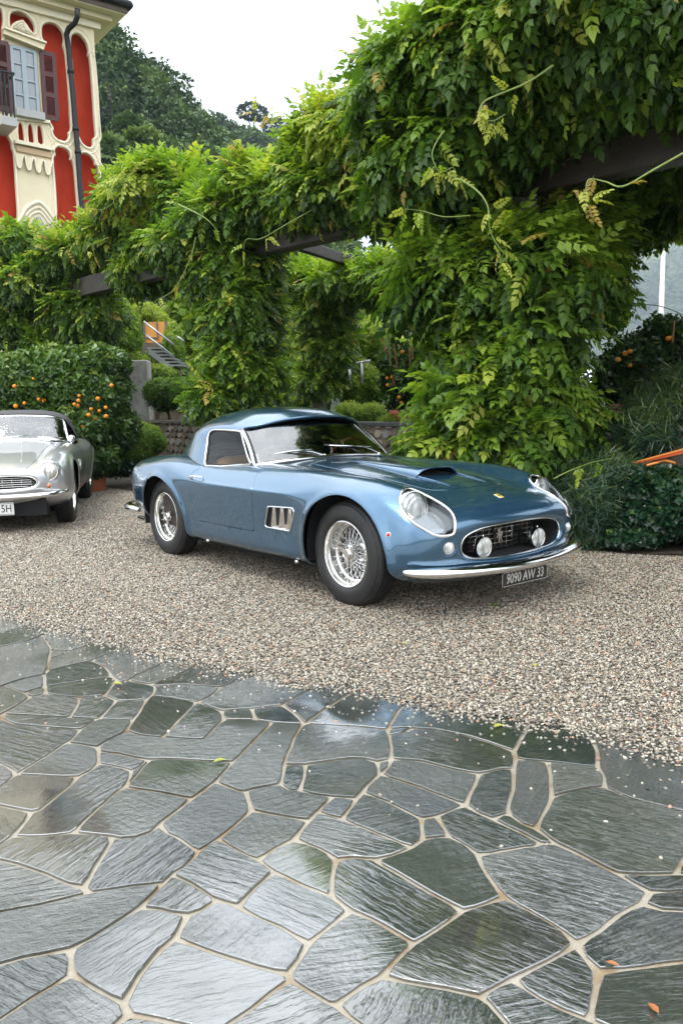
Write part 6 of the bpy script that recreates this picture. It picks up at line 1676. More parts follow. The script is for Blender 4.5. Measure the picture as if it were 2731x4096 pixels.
def vine(label, ells, n, scale=1.0, young=0.10, droop=0.55, seed=1, nobj=260, inner=0.5, base=0.30, group='wisteria on the pergola', core=True, lump=0.16, shell=0.20):
    rg = np.random.default_rng(seed)
    root = thing('wisteria_vine', label, 'vine', tuple(np.append(np.mean([e[0][:2] for e in ells], 0), 0.0)), 0, group)
    off = np.array(root.location)
    P, N = sample(ells, n, rg, shell=shell, lump=lump)
    zt = max(e[0][2] + e[1][2] for e in ells)
    X, Y, Z = frames(N, rg, droop)
    s = rg.uniform(.7, 1.2, n)*scale
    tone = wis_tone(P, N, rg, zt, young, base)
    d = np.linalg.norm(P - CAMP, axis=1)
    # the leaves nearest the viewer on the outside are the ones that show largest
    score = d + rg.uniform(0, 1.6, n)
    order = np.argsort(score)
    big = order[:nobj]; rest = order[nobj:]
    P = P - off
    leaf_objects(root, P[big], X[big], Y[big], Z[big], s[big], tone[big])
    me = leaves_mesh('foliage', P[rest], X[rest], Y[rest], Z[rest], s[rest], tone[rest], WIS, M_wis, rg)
    tag(link('foliage', me, root), kind='stuff')
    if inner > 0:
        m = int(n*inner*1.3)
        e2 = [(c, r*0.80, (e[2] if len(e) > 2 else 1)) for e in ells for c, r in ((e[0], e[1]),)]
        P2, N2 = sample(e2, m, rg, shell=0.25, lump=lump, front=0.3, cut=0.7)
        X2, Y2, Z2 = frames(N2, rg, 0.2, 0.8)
        me = leaves_mesh('inner_foliage', P2-off, X2, Y2, Z2, rg.uniform(.45, .8, m)*scale, np.clip(rg.normal(.12, .06, m), 0, .3), SPR['far'], M_wis, rg)  # darker greens for the inside leaves, painting in the shade within the vine
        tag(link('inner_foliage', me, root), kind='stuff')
    return root

def tendril(root, pts, r0=0.006, leaves=6, tone=.82, seed=3, ls=0.45):
    off = Vector(root.location)
    P = smooth_open([at(*p) for p in pts], 8); n = len(P)
    mb = MB(); mb.tube([Vector(p) - off for p in P], [r0*(1-0.75*k/(n-1)) for k in range(n)], 6)
    mb.build('tendril', M_tend, root, smooth=True)
    rg = np.random.default_rng(seed)
    idx = rg.integers(n//4, n, leaves)
    if leaves:
        q = P[idx] + rg.normal(0, .01, (leaves, 3))
        N = rg.normal(0, 1, (leaves, 3)); N[:, 2] -= .3; N /= np.linalg.norm(N, axis=1, keepdims=True)
        X, Y, Z = frames(N, rg, .7)
        leaf_objects(root, q - np.array(off), X, Y, Z, np.full(leaves, ls), np.clip(rg.normal(tone, .05, leaves), .6, .97))
M_tend = simple('pale_green_stem', (0.20, 0.28, 0.06), 0.4)

def shrub(name, label, cat, ells, n, kind='shrub', mat=None, scale=1.0, tone=(.45, .2), droop=0.1, seed=1, group=None, stems=3, lump=0.14, shell=0.2, foot=None, topb=0.25, fname='foliage', spread=0.45, flat=0.6):
    rg = np.random.default_rng(seed)
    if foot is None: foot = (float(ells[0][0][0]), float(ells[0][0][1]), 0.0)
    root = thing(name, label, cat, foot, 0, group)
    off = np.array(foot)
    P, N = sample(ells, n, rg, shell=shell, lump=lump, lf=2.6)
    X, Y, Z = frames(N, rg, droop, spread, flat)
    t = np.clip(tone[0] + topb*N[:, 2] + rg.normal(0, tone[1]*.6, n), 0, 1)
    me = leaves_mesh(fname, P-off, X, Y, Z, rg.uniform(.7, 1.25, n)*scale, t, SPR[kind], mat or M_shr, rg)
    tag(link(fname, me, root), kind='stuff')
    c = np.array(ells[0][0]) - off
    for k in range(stems):
        tip = Vector((c[0] + rg.uniform(-.6, .6)*ells[0][1][0], c[1] + rg.uniform(-.5, .5)*ells[0][1][1], c[2] + .3*ells[0][1][2]))
        mb = MB(); mb.tube(smooth_open([(rg.uniform(-.05, .05), rg.uniform(-.05, .05), 0), tuple(tip*.5 + Vector((.05, 0, 0))), tuple(tip)], 4), [.03, .028, .025, .022, .02, .017, .014, .01, .006], 6)
        mb.build('stem', M_bark, root, smooth=True)
    return root

# ================================================================ pergola and its wisteria
def concrete(name, c, moss=0.4):
    t = NT(name); pos = t.pos()
    n1 = t.noise(t.mapv(pos, (1, 1, .35)), 2.2, 5, .65).outputs[0]
    col = t.ramp(n1, [(0.3, tuple(x*.55 for x in c)), (0.5, c), (0.7, tuple(min(1, x*1.25) for x in c))])
    n2 = t.noise(pos, 5, 4, .6).outputs[0]
    col = t.mix(t.ramp(n2, [(0.5, 0.0), (0.72, moss)]), col, (.05, .055, .03))
    t.bsdf(color=col, rough=.8, normal=t.bump(t.noise(pos, 30, 4).outputs[0], .5, .01))
    return t.m
M_conc = concrete('weathered_concrete', (.20, .185, .16))
M_beam = simple('dark_wet_timber', (.045, .036, .030), .6, var=.5, vscale=4, bump=.5, bscale=25, bdist=.01)
def pillar(parent, x, y, h, w=.28):
    mb = MB(); mb.box((x-w/2, y-w/2, 0), (x+w/2, y+w/2, h), bev=.02)
    mb.build('pillar', M_conc, parent)
def beam(parent, a, b, w, h, name='beam'):
    a = Vector(a); b = Vector(b); d = (b-a); L = d.length; d.normalize()
    M = Matrix.Translation(a) @ Vector((1, 0, 0)).rotation_difference(d).to_matrix().to_4x4()
    mb = MB(); mb.box((0, -w/2, -h/2), (L, w/2, h/2), M, .012); mb.build(name, M_beam, parent)
perg = thing('pergola', 'long garden pergola of concrete pillars and dark beams overgrown with wisteria', 'pergola', (0, 0, 0))
F0 = [(5.3, 4.3), (1.75, 8.05), (-1.55, 11.3), (-4.9, 14.9), (-8.6, 18.8)]
B0 = [(7.0, 6.6), (4.9, 9.0), (-.38, 14.4), (-2.9, 17.2), (-6.3, 21.0)]
for x, y in F0: pillar(perg, x, y, 3.15)
for x, y in B0[:3]: pillar(perg, x, y, 3.15)
for row in (F0[:4], B0[:3]):
    for i in range(len(row)-1): beam(perg, (*row[i], 3.30), (*row[i+1], 3.30), .22, .30)
for i in range(2):
    for k in range(4):
        t_ = (k+.5)/4
        a = Vector((*F0[i], 0)).lerp(Vector((*F0[i+1], 0)), t_); b = Vector((*B0[i], 0)).lerp(Vector((*B0[i+1], 0)), t_)
        d = (b-a).normalized()
        beam(perg, (a.x-d.x*.5, a.y-d.y*.5, 3.54), (b.x+d.x*.5, b.y+d.y*.5, 3.54), .10, .17, 'rafter')
def stems(root, x, y, h, n=4, seed=1):
    r = random.Random(seed); off = Vector(root.location)
    for k in range(n):
        a0 = r.uniform(0, 6.28); pts = []
        for i in range(9):
            z = h*i/8; a = a0 + i*.5*(1 if k % 2 else -1); rr = .22 + r.uniform(-.03, .05)
            pts.append(Vector((x + rr*math.cos(a), y + rr*math.sin(a), z)) - off)
        mb = MB(); mb.tube(smooth_open(pts, 3), .028, 7); mb.build('vine_stem', M_bark, root, smooth=True)

# big near vine: column at the front pillar and the canopy over it
def Wd(x, y, z, a, b, c, w=1.0): return (np.array([x, y, z]), np.array([a, b, c]), w)
v3 = vine('largest wisteria mass hanging over the car bonnet from the top right down to the hedge', [
    E(1150, 640, 8.0, 260, 130, .95), E(1165, 790, 7.9, 190, 140, .75), E(1170, 930, 7.75, 195, 130, .70), E(1130, 1010, 7.6, 175, 75, .55, 1.3), E(1290, 960, 7.9, 110, 110, .5),
    Wd(.75, 8.1, 4.15, .62, .75, .55), Wd(1.45, 7.4, 4.2, .80, .85, .62), Wd(2.3, 6.7, 4.35, .9, .9, .78), Wd(3.2, 6.0, 4.5, 1.05, 1.0, .95), Wd(4.3, 5.4, 4.6, 1.2, 1.1, 1.0),
    Wd(1.0, 7.7, 3.55, .55, .6, .40), Wd(1.2, 10.0, 3.8, 1.1, 1.1, .35, .6), Wd(2.3, 9.0, 3.85, 1.3, 1.2, .38, .6), Wd(3.6, 8.0, 3.9, 1.4, 1.2, .40, .6),
    E(1060, 560, 8.3, 95, 75, .6), E(1230, 560, 8.2, 170, 100, .6)],
    15000, 1.0, 0.16, 0.62, 21, 300, .9, .38, lump=.24, shell=.27, core=True)
stems(v3, 1.75, 8.05, 3.4, 5, 2)
# over our heads, continuing the front row towards the viewer's right
v4 = vine('wisteria canopy over the nearest pergola bay at the right edge', [
    (np.array([3.9, 5.6, 4.3]), np.array([1.3, 1.1, .9])), (np.array([5.2, 5.2, 4.3]), np.array([1.6, 1.5, .9])), (np.array([4.9, 7.4, 3.9]), np.array([1.5, 1.3, .6])), (np.array([5.6, 4.4, 2.5]), np.array([.7, .7, 1.8]))],
    4200, 1.1, .08, .6, 22, 40, .9)
vm = vine('wisteria along the beam between the big column and the middle column', [
    E(860, 330, 8.9, 140, 90, .7), E(770, 320, 9.3, 100, 70, .7), E(715, 375, 9.6, 85, 70, .6), E(800, 420, 9.2, 150, 60, .55), E(900, 440, 8.7, 100, 60, .5), E(700, 450, 9.9, 70, 50, .5), E(620, 450, 10.4, 80, 60, .5), E(920, 250, 8.5, 70, 60, .6)],
    5600, .84, .42, .5, 23, 260, .45, .38, lump=.24, shell=.27)
v2 = vine('wisteria draped over the middle pillar behind the blue car', [
    E(560, 430, 10.9, 70, 62, .7), E(600, 480, 10.8, 75, 50, .7), E(530, 500, 11.0, 150, 60, .8), E(470, 560, 11.2, 120, 60, .7), E(540, 620, 11.1, 110, 110, .65), E(550, 720, 11.0, 95, 110, .6), E(545, 830, 10.9, 85, 100, .5), E(500, 910, 10.8, 75, 55, .45), E(590, 870, 10.8, 60, 80, .4)],
    7200, .82, .28, .6, 24, 260, .5, .32, lump=.22, shell=.25)
stems(v2, -1.55, 11.3, 3.3, 4, 4)
v1b = vine('wisteria crown in front of the villa between the left and middle pillars', [
    E(360, 430, 12.6, 115, 65, .8), E(300, 470, 13.2, 80, 70, .8), E(430, 470, 12.3, 80, 60, .7), E(280, 540, 13.6, 110, 60, .7), E(400, 560, 12.6, 120, 60, .7), E(330, 620, 13.2, 80, 45, .5)],
    5500, .84, .34, .45, 25, 240, .45, .36, lump=.22, shell=.25)
v1 = vine('wisteria on the far left pillar below the villa', [
    E(60, 570, 15.6, 130, 50, .9), E(180, 590, 14.8, 110, 60, .9), E(-40, 600, 16.5, 110, 70, .9), E(120, 650, 15.2, 170, 60, .8), E(200, 720, 14.7, 100, 90, .6), E(60, 740, 15.4, 110, 70, .6), E(150, 800, 15.0, 120, 60, .5)],
    5200, .86, .22, .45, 26, 220, .5, .30)
stems(v1, -4.9, 14.9, 3.3, 4, 5)
vb = vine('wisteria on the rear row of the pergola seen under the beam', [
    E(700, 650, 14.6, 70, 45, .7), E(790, 650, 13.8, 90, 45, .7), E(880, 640, 13.0, 60, 55, .7), E(745, 720, 14.3, 72, 62, .5), E(755, 800, 14.3, 60, 66, .4), E(730, 870, 14.3, 50, 36, .35)],
    4200, .82, .30, .5, 27, 220, .5, .38)
stems(vb, -.38, 14.4, 3.3, 3, 7)
vr = vine('wisteria sprays on the rear beam at the right edge', [
    E(1480, 490, 9.9, 70, 50, .6), E(1550, 460, 9.6, 70, 60, .6), E(1400, 520, 10.2, 60, 60, .5), E(1385, 640, 9.0, 45, 110, .35)],
    1900, .80, .20, .5, 28, 200, .35, .40)
# reaching shoots
tendril(v3, [(1030, 400, 6.9), (1085, 430, 6.7), (1118, 470, 6.6), (1125, 530, 6.6), (1150, 575, 6.6), (1165, 580, 6.6), (1155, 600, 6.6), (1130, 604, 6.6)], .008, 9, .80, 2)
tendril(v3, [(1568, 352, 5.6), (1500, 390, 5.7), (1430, 428, 5.8), (1390, 418, 5.9), (1352, 412, 5.9), (1345, 440, 5.9), (1355, 465, 5.9)], .009, 8, .86, 4)
tendril(v3, [(1270, 150, 6.3), (1210, 190, 6.4), (1150, 215, 6.4), (1110, 235, 6.4), (1100, 265, 6.4), (1130, 278, 6.4), (1160, 262, 6.4)], .010, 14, .84, 5)
tendril(v3, [(1020, 300, 6.8), (1000, 330, 6.8), (992, 360, 6.8), (1010, 395, 6.8), (1040, 385, 6.8), (1048, 410, 6.8)], .007, 10, .80, 6)
tendril(v3, [(1080, 495, 6.9), (1020, 498, 6.9), (970, 485, 7.0), (930, 480, 7.0)], .006, 5, .75, 7)
tendril(v3, [(1270, 1100, 6.3), (1310, 1080, 6.3), (1360, 1062, 6.4), (1420, 1050, 6.4)], .005, 3, .7, 8)
tendril(vm, [(830, 370, 8.4), (850, 385, 8.3), (815, 395, 8.3), (818, 430, 8.3)], .006, 6, .8, 9)
tendril(vm, [(720, 480, 8.9), (650, 520, 8.9), (600, 548, 9.0), (566, 550, 9.0), (560, 575, 9.0)], .006, 4, .8, 10)
tendril(vm, [(862, 440, 8.3), (860, 500, 8.3), (862, 560, 8.3), (858, 600, 8.3)], .004, 2, .7, 11)
tendril(v2, [(450, 545, 10.2), (435, 600, 10.2), (400, 665, 10.3), (360, 690, 10.3), (355, 705, 10.3)], .006, 3, .8, 12)
tendril(vb, [(720, 700, 13.2), (690, 725, 13.2), (660, 730, 13.2)], .006, 6, .86, 13)
tendril(v1b, [(250, 545, 12.2), (200, 570, 12.3), (220, 590, 12.3)], .006, 3, .8, 14)
tendril(v1b, [(330, 410, 12.0), (290, 440, 12.0), (240, 480, 12.1), (200, 475, 12.2)], .006, 6, .85, 15)
tendril(v2, [(540, 360, 10.4), (560, 335, 10.3), (520, 330, 10.3)], .005, 9, .88, 16)
tendril(v2, [(410, 470, 10.2), (470, 500, 10.1), (500, 530, 10.1)], .012, 2, .5, 17)
tendril(vm, [(700, 260, 9.0), (640, 262, 9.0), (600, 262, 9.1), (575, 255, 9.1)], .004, 8, .86, 18)
tendril(vm, [(860, 120, 8.0), (840, 100, 8.0), (815, 110, 8.0), (800, 128, 8.0)], .004, 9, .88, 19)

# ================================================================ terrace wall, pots, hedges and garden behind the cars
def zs(ox, oy, k): return lambda x, y: ((ox + x*k)/1.7417, (oy + y*k)/1.7417)
WL = [(-9.5, 22.8), (-6.6, 19.2), (-3.25, 15.0), (.73, 10.0), (2.5, 7.6), (4.6, 4.9)]
M_rubble = [concrete('rubble_stone_' + n, c, .5) for n, c in (('brown', (.115, .090, .066)), ('grey', (.17, .16, .14)), ('buff', (.24, .20, .155)))]
M_cope = simple('slate_coping', (.045, .047, .046), .35, var=.4, bump=.3, bscale=20, bdist=.006)
wall = thing('terrace_wall', 'low rubble wall with dark slate coping running behind the cars', 'wall', (0, 0, 0))
r_ = random.Random(8)
sm = []
for k in range(6):
    rr = random.Random(k); pts = []
    for a in range(7):
        an = a/7*2*PI + rr.uniform(-.2, .2); q = rr.uniform(.42, .5)
        pts.append((q*math.cos(an), q*math.sin(an)*.9))
    mb = MB(); n = 7
    mb.add([(x, 0, z) for x, z in pts] + [(x*.8, -.5, z*.8) for x, z in pts], [(i, (i+1) % n, n+(i+1) % n, n+i) for i in range(n)] + [tuple(range(n, 2*n))])
    sm.append((mb.v, mb.f))
stone_me = [[mesh('stone', v, f, m) for v, f in sm] for m in M_rubble]
for i in range(len(WL)-1):
    a = Vector((*WL[i], 0)); b = Vector((*WL[i+1], 0)); L = (b-a).length; ang = math.atan2(b.y-a.y, b.x-a.x)
    M = Matrix.Translation(a) @ Matrix.Rotation(ang, 4, 'Z')
    mb = MB(); mb.box((0, 0, -.05), (L, .30, .96), M); mb.build('wall_core', M_rubble[0], wall)
    x = 0
    while x < L:
        w = r_.uniform(.5, .9); mb = MB(); mb.box((x+.004, -.05, .962), (min(x+w, L), .36, 1.015), M, .008); mb.build('coping', M_cope, wall); x += w
    if i in (2, 3):
        z = .07
        while z < .93:
            h = r_.uniform(.09, .15); x = r_.uniform(0, .1)
            while x < L:
                w = r_.uniform(.12, .26)
                o = link('stone', r_.choice(stone_me[r_.choice((0, 0, 1, 1, 2))]), wall)
                o.matrix_basis = M @ Matrix.Translation((x+w/2, .002, z+h/2)) @ Matrix.Diagonal((w*1.12, r_.uniform(.04, .09), h*1.15, 1))
                x += w*1.0
            z += h
# raised garden behind the wall, its lawn and paths as one sheet
tv = [(x, y, .86) for x, y in WL] + [(40, 8, .86), (40, 60, .86), (-40, 60, .86), (-20, 30, .86)]
tag(obj('garden_terrace', [(p[0]+.1, p[1]+.12, p[2]) for p in tv], [tuple(range(len(tv)))], bpy.data.materials['soil_and_grass']), 'raised planted terrace behind the low wall', kind='structure')
# strip of bare soil and leaf litter between gravel and wall
def litter():
    t = NT('leaf_litter'); pos = t.pos()
    c = t.ramp(t.noise(pos, 9, 5, .7).outputs[0], [(.35, (.016, .013, .009)), (.55, (.045, .032, .02)), (.7, (.05, .06, .02)), (.85, (.14, .085, .03))])
    t.bsdf(color=c, rough=.8, normal=t.bump(t.noise(pos, 35, 4).outputs[0], .8, .02)); return t.m
lv = [(x-.02, y-.02) for x, y in WL]; lf = [(-12, 17.5), (-7.2, 15.6), (-4.2, 13.3), (-.35, 9.0), (1.98, 6.75), (2.3, 6.4), (3.2, 6.2), (4.2, 4.6)]
pp = lv + lf[::-1]
tag(obj('planting_bed', [(x, y, .022) for x, y in pp], [tuple(range(len(pp)))], litter()), 'dark soil bed with fallen leaves along the foot of the wall', kind='structure')

M_terra = simple('terracotta', (.40, .13, .065), .55, var=.25, vscale=8, bump=.3, bscale=40)
M_orange = simple('orange_peel', (.70, .25, .012), .35, bump=.25, bscale=260, bdist=.001)
M_cane = simple('bamboo_cane', (.30, .13, .05), .5)
def pot(parent, c, r, h):
    M = Matrix.Translation(c)
    mb = MB(); mb.lathe([(.001, 0), (r*.66, 0), (r*.70, .02), (r*.88, h*.78), (r*.89, h*.80), (r, h*.82), (r*1.02, h*.86), (r*1.02, h*.95), (r*.99, h), (r*.90, h), (r*.88, h*.90), (.001, h*.90)], 28, M)
    return mb.build('terracotta_pot', M_terra, parent, auto=35)
fruit_me = None
def fruits(root, pts, Y, r=.032):
    global fruit_me
    if fruit_me is None:
        mb = MB(); mb.lathe([(.0001, -.92)] + [(math.sin(a), -math.cos(a)*.93) for a in np.linspace(.25, PI-.25, 7)] + [(.0001, .90)], 12); fruit_me = mesh('orange_fruit', mb.v, mb.f, M_orange, True)
    off = Vector(root.location)
    for i, (px, py) in enumerate(pts):
        o = link('orange_fruit', fruit_me, root, Vector(at(px, py, Y + .05*math.sin(i*2.1))) - off); k = r*(.85 + .3*((i*37) % 10)/10); o.scale = (k, k, k)
z5 = zs(0, 1350, .3189)
ot1 = shrub('orange_tree', 'orange tree in a terracotta pot beside the silver car, dotted with fruit', 'tree', [E(215, 905, 12.3, 92, 88, .5), E(235, 840, 12.4, 75, 52, .45), E(190, 980, 12.2, 85, 70, .5), E(262, 980, 12.5, 58, 60, .4), E(165, 860, 12.4, 80, 60, .4), E(215, 1050, 12.2, 70, 50, .4)], 7000, 'citrus', M_cit, 1.0, (.50, .2), .1, 41, None, 3, foot=(-3.75, 12.3, 0.0))
pot(ot1, (-.03, 0, 0), .27, .48)
fruits(ot1, [z5(*p) for p in ((937,838),(980,855),(988,793),(997,732),(1232,768),(1403,602),(1147,898),(1192,1012),(1335,988),(922,1055),(993,1071),(1042,1120),(977,1150),(1250,920),(1115,973),(1015,1215),(1330,878))], 11.78)
ot2 = shrub('orange_tree', 'orange tree behind the roof of the silver car at the left edge', 'tree', [E(60, 890, 13.0, 115, 88, .5), E(0, 900, 13.3, 100, 95, .5), E(110, 845, 13.0, 80, 50, .4), E(120, 930, 12.9, 80, 80, .4), E(-60, 890, 13.6, 90, 90, .4), E(60, 990, 12.9, 110, 70, .4)], 6500, 'citrus', M_cit, 1.05, (.55, .2), .1, 42, None, 3, foot=(-5.2, 13.1, 0.0))
pot(ot2, (0, 0, 0), .30, .5)
fruits(ot2, [z5(*p) for p in ((429,515),(618,530),(661,515),(490,777),(560,795),(187,612),(312,825),(203,862))], 12.46, .034)
zc = zs(1350, 1200, .3189)
ot3 = shrub('orange_tree', 'orange tree with bamboo canes in a red pot on the terrace', 'tree', [E(930, 870, 11.0, 62, 70, .45), E(905, 830, 11.0, 40, 40, .35), E(970, 830, 11.0, 38, 38, .35), E(925, 920, 11.0, 42, 25, .3)], 1900, 'citrus', M_cit, .85, (.42, .22), .1, 43, None, 3, shell=.35, foot=(float(at(926, 950, 11.0)[0]), 11.0, .86))
pot(ot3, (0, 0, 0), .19, .30)
for x0, y0, x1, y1 in ((700, 490, 762, 950), (622, 480, 665, 820), (570, 480, 600, 650), (935, 520, 940, 730), (905, 470, 905, 900), (690, 960, 710, 1070), (1130, 640, 1115, 950)):
    a, b = at(*zc(x0, y0), 10.62), at(*zc(x1, y1), 10.62)
    mb = MB(); mb.tube([Vector(a)-Vector(ot3.location), Vector(b)-Vector(ot3.location)], .008, 6); mb.build('cane', M_cane, ot3)
fruits(ot3, [zc(*p) for p in ((748,572),(812,653),(715,530),(621,978),(683,965),(630,1067),(853,1100),(1050,1130),(770,1218),(800,1290),(1000,957),(1178,860),(985,785),(725,1035))], 10.66, .026)
zr = zs(2300, 900, .3188); zb = zs(2300, 1600, .2763)
ot4 = shrub('orange_tree', 'dark orange tree in a red pot at the right edge above the ivy', 'tree', [E(1470, 840, 9.4, 95, 85, .5), E(1560, 830, 9.4, 80, 95, .5), E(1420, 880, 9.3, 60, 60, .4), E(1470, 920, 9.3, 70, 40, .4), E(1520, 770, 9.4, 60, 45, .35)], 3000, 'citrus', M_cit, 1.0, (.22, .2), .1, 44, None, 3, shell=.4, foot=(float(at(1455, 980, 9.0)[0]), 9.3, .86))
pot(ot4, (-.02, -.25, 0), .22, .34)
fruits(ot4, [zr(*p) for p in ((686,1585),(625,1612),(535,1690),(680,1762),(1195,1420),(1158,1425),(865,1778),(740,2272))] + [zb(905, 225), zb(858, 92)], 9.0, .030)
mb = MB(); o4 = Vector(ot4.location)
mb.tube([Vector(at(*zr(1240, 1200), 8.9))-o4, Vector(at(*zr(1215, 1480), 8.9))-o4], .010, 6); mb.build('cane', M_cane, ot4)

shrub('round_shrub', 'rounded bright green shrub between the silver car and the blue car', 'shrub', [E(322, 1012, 13.4, 62, 48, .5), E(300, 1040, 13.2, 60, 40, .45)], 3600, 'fine', M_shr, 1.5, (.52, .2), .0, 45, foot=(-3.35, 13.4, .02))
shrub('shrub', 'low dark shrub in the shade at the foot of the orange tree', 'shrub', [E(235, 1050, 13.0, 70, 45, .4), E(270, 1075, 12.8, 60, 25, .3)], 1500, 'shrub', M_ivy, .9, (.4, .2), .1, 46, foot=(-3.9, 13.0, .02))
shrub('climbing_shrub', 'yellow green creeper spilling over the concrete retaining wall', 'shrub', [E(285, 770, 17.5, 45, 80, .6), E(262, 830, 17.2, 40, 45, .5), E(310, 830, 17.3, 30, 25, .3)], 3000, 'shrub', M_shr, 1.2, (.62, .25), .3, 47, foot=(-4.6, 17.6, .86))
shrub('clipped_hedge', 'clipped dark green hedge right of the concrete retaining wall', 'hedge', [E(375, 905, 16.2, 48, 42, .5), E(430, 910, 16.0, 50, 45, .5)], 2600, 'fine', M_shr, 1.8, (.35, .2), .0, 48, foot=(-3.4, 16.3, .86))
shrub('garden_shrub', 'sunny yellow green shrub behind the middle of the pergola', 'shrub', [E(850, 800, 15.5, 60, 70, .7), E(820, 880, 15.0, 60, 60, .6), E(870, 730, 17, 50, 40, .6)], 3200, 'shrub', M_shr, 1.4, (.72, .25), .2, 49, foot=(1.0, 15.6, .86))
shrub('garden_shrub', 'leafy green shrub behind the small potted orange tree', 'shrub', [E(960, 830, 16.5, 75, 60, .7), E(1010, 880, 16.0, 60, 60, .6), E(920, 900, 15.0, 60, 40, .5)], 2600, 'shrub', M_shr, 1.4, (.58, .25), .2, 50, foot=(2.2, 16.5, .86))
shrub('box_shrub', 'low box shrub on the wall behind the roof of the blue car', 'shrub', [E(850, 950, 11.6, 50, 28, .4), E(800, 945, 12.2, 40, 26, .4), E(895, 970, 11.0, 35, 14, .3)], 1500, 'fine', M_shr, 1.3, (.65, .2), .0, 51, foot=(.45, 11.9, .86))
shrub('box_shrub', 'green box shrub left of the terrace pillar under the rear vine', 'shrub', [E(660, 890, 15.5, 60, 50, .5), E(700, 930, 14.9, 60, 28, .4), E(620, 930, 15.5, 50, 30, .4)], 2200, 'shrub', M_shr, 1.0, (.45, .2), .0, 52, foot=(-.9, 15.6, .86))
for k, (px, Y, py, rx, ry, tn) in enumerate(((-60, 24, 760, 190, 150, .45), (150, 24, 780, 160, 130, .4), (470, 24, 800, 130, 120, .55), (650, 24, 760, 110, 120, .75), (800, 26, 780, 110, 90, .85), (1010, 28, 850, 120, 70, .7), (1200, 26, 850, 150, 70, .45))):
    shrub('tall_hedge', ('tall dark hedge far left behind the silver car', 'tall dark hedge behind the left vine pillar', 'tall green hedge filling the gap left of the middle vine', 'tall light green hedge behind the middle of the pergola', 'yellow green hedge at the far end of the garden', 'pale green hedge behind the potted orange tree', 'green hedge hidden behind the biggest vine')[k], 'hedge', [E(px, py, Y, rx, ry, 1.0), E(px+40, py+50, Y-.6, rx*.8, ry*.8, .9)], 2600, 'far', M_shr, 1.5, (tn, .25), .2, 60+k, 'hedges at the back of the garden')
shrub('rosemary_bush', 'tall feathery rosemary like bush at the right edge', 'shrub', [E(1550, 990, 7.6, 120, 75, .6), E(1490, 1020, 7.5, 70, 50, .5), E(1600, 930, 7.8, 100, 60, .5)], 5200, 'needle', M_ivy, 1.0, (.72, .22), -.9, 53, foot=(3.1, 7.6, .5), flat=.1, spread=.35)
ivy = shrub('ivy_hedge', 'dark ivy hedge tumbling down to the gravel at the right edge', 'hedge', [E(1500, 1180, 6.75, 130, 85, .45), E(1590, 1160, 6.7, 120, 105, .5), E(1450, 1120, 6.9, 100, 65, .45), E(1520, 1100, 7.0, 120, 50, .4), E(1450, 1230, 6.6, 110, 40, .3)], 11000, 'ivy', M_ivy, .85, (.42, .35), .9, 54, foot=(2.6, 6.7, .02), stems=5, shell=.12, flat=.15)
shrub('asparagus_fern', 'wispy dark fern bush at the right front corner of the blue car', 'shrub', [E(1350, 1170, 6.95, 75, 95, .4), E(1400, 1110, 7.1, 80, 55, .4), E(1330, 1230, 6.9, 60, 40, .3), E(1290, 1130, 7.3, 50, 80, .35)], 7500, 'needle', M_ivy, .8, (.62, .25), .1, 55, foot=(2.05, 7.0, .02), stems=6, shell=.35, spread=.9)
shrub('twiggy_shrub', 'brown twiggy undergrowth beneath the big vine', 'shrub', [E(1290, 1060, 7.9, 60, 35, .3), E(1200, 1075, 8.0, 90, 25, .3)], 900, 'fine', M_wis, 1.6, (.9, .25), .5, 56, foot=(2.1, 7.9, .02))
shrub('fern_shrub', 'green undergrowth between the blue car and the wall', 'shrub', [E(960, 1030, 9.0, 60, 35, .35), E(1040, 1050, 8.6, 60, 30, .3)], 1600, 'shrub', M_shr, 1.1, (.45, .25), .3, 57, foot=(.9, 9.0, .02))
# concrete retaining wall, outdoor steps and yellow panel in the upper garden
mb = MB(); a = at(272, 845, 16.9); b = at(340, 845, 16.9)
mb.box((a[0], 16.8, .86), (b[0], 17.2, float(at(300, 828, 16.9)[2])), bev=.02)
tag(mb.build('retaining_wall', concrete('pale_concrete', (.33, .32, .29), .5)), 'pale weathered concrete retaining wall left of the hedge', 'wall')
M_steel = simple('galvanised_steel', (.42, .43, .44), .4, .7)
Ys = 19.0
z2 = zs(420, 1120, .2551)
stairs = thing('garden_stairs', 'steel garden stairs with two rails in front of the yellow panel', 'stairs', tuple(at(370, 840, Ys)*np.array([1, 1, 0]) + np.array([0, 0, .86])))
so = Vector(stairs.location)
for nm, (p, q, rr) in (('handrail', ((610, 650), (1080, 1015), .022)), ('middle_rail', ((645, 860), (1050, 1175), .018)), ('handrail', ((1130, 885), (1240, 960), .02))):
    mb = MB(); mb.tube([Vector(at(*z2(*p), Ys-.6))-so, Vector(at(*z2(*q), Ys-.6))-so], rr, 8); mb.build(nm, M_steel, stairs, smooth=True)
for dY in (-.55, .45):
    A_ = Vector(at(*z2(680, 1085), Ys+dY))-so; B_ = Vector(at(*z2(1050, 1375), Ys+dY))-so
    mb = MB(); d = Vector((0, 0, .10)); w = Vector((0, .03, 0))
    mb.add([A_-d, B_-d, B_+d*.4, A_+d*.4, A_-d+w, B_-d+w, B_+d*.4+w, A_+d*.4+w], [(0,1,2,3), (7,6,5,4), (0,4,5,1), (1,5,6,2), (2,6,7,3), (3,7,4,0)]); mb.build('stringer', M_steel, stairs)
for k in range(6):
    t_ = k/5; p = Vector(at(*z2(690 + 350*t_, 1070 + 270*t_), Ys-.5)) - so
    mb = MB(); mb.box((p.x-.05, p.y, p.z-.02), (p.x+.25, p.y+.95, p.z+.02)); mb.build('tread', M_steel, stairs)
yp = thing('yellow_panel', 'orange yellow framed panel behind the garden stairs', 'panel', tuple(at(355, 790, 20)*np.array([1, 1, 0]) + np.array([0, 0, .86])))
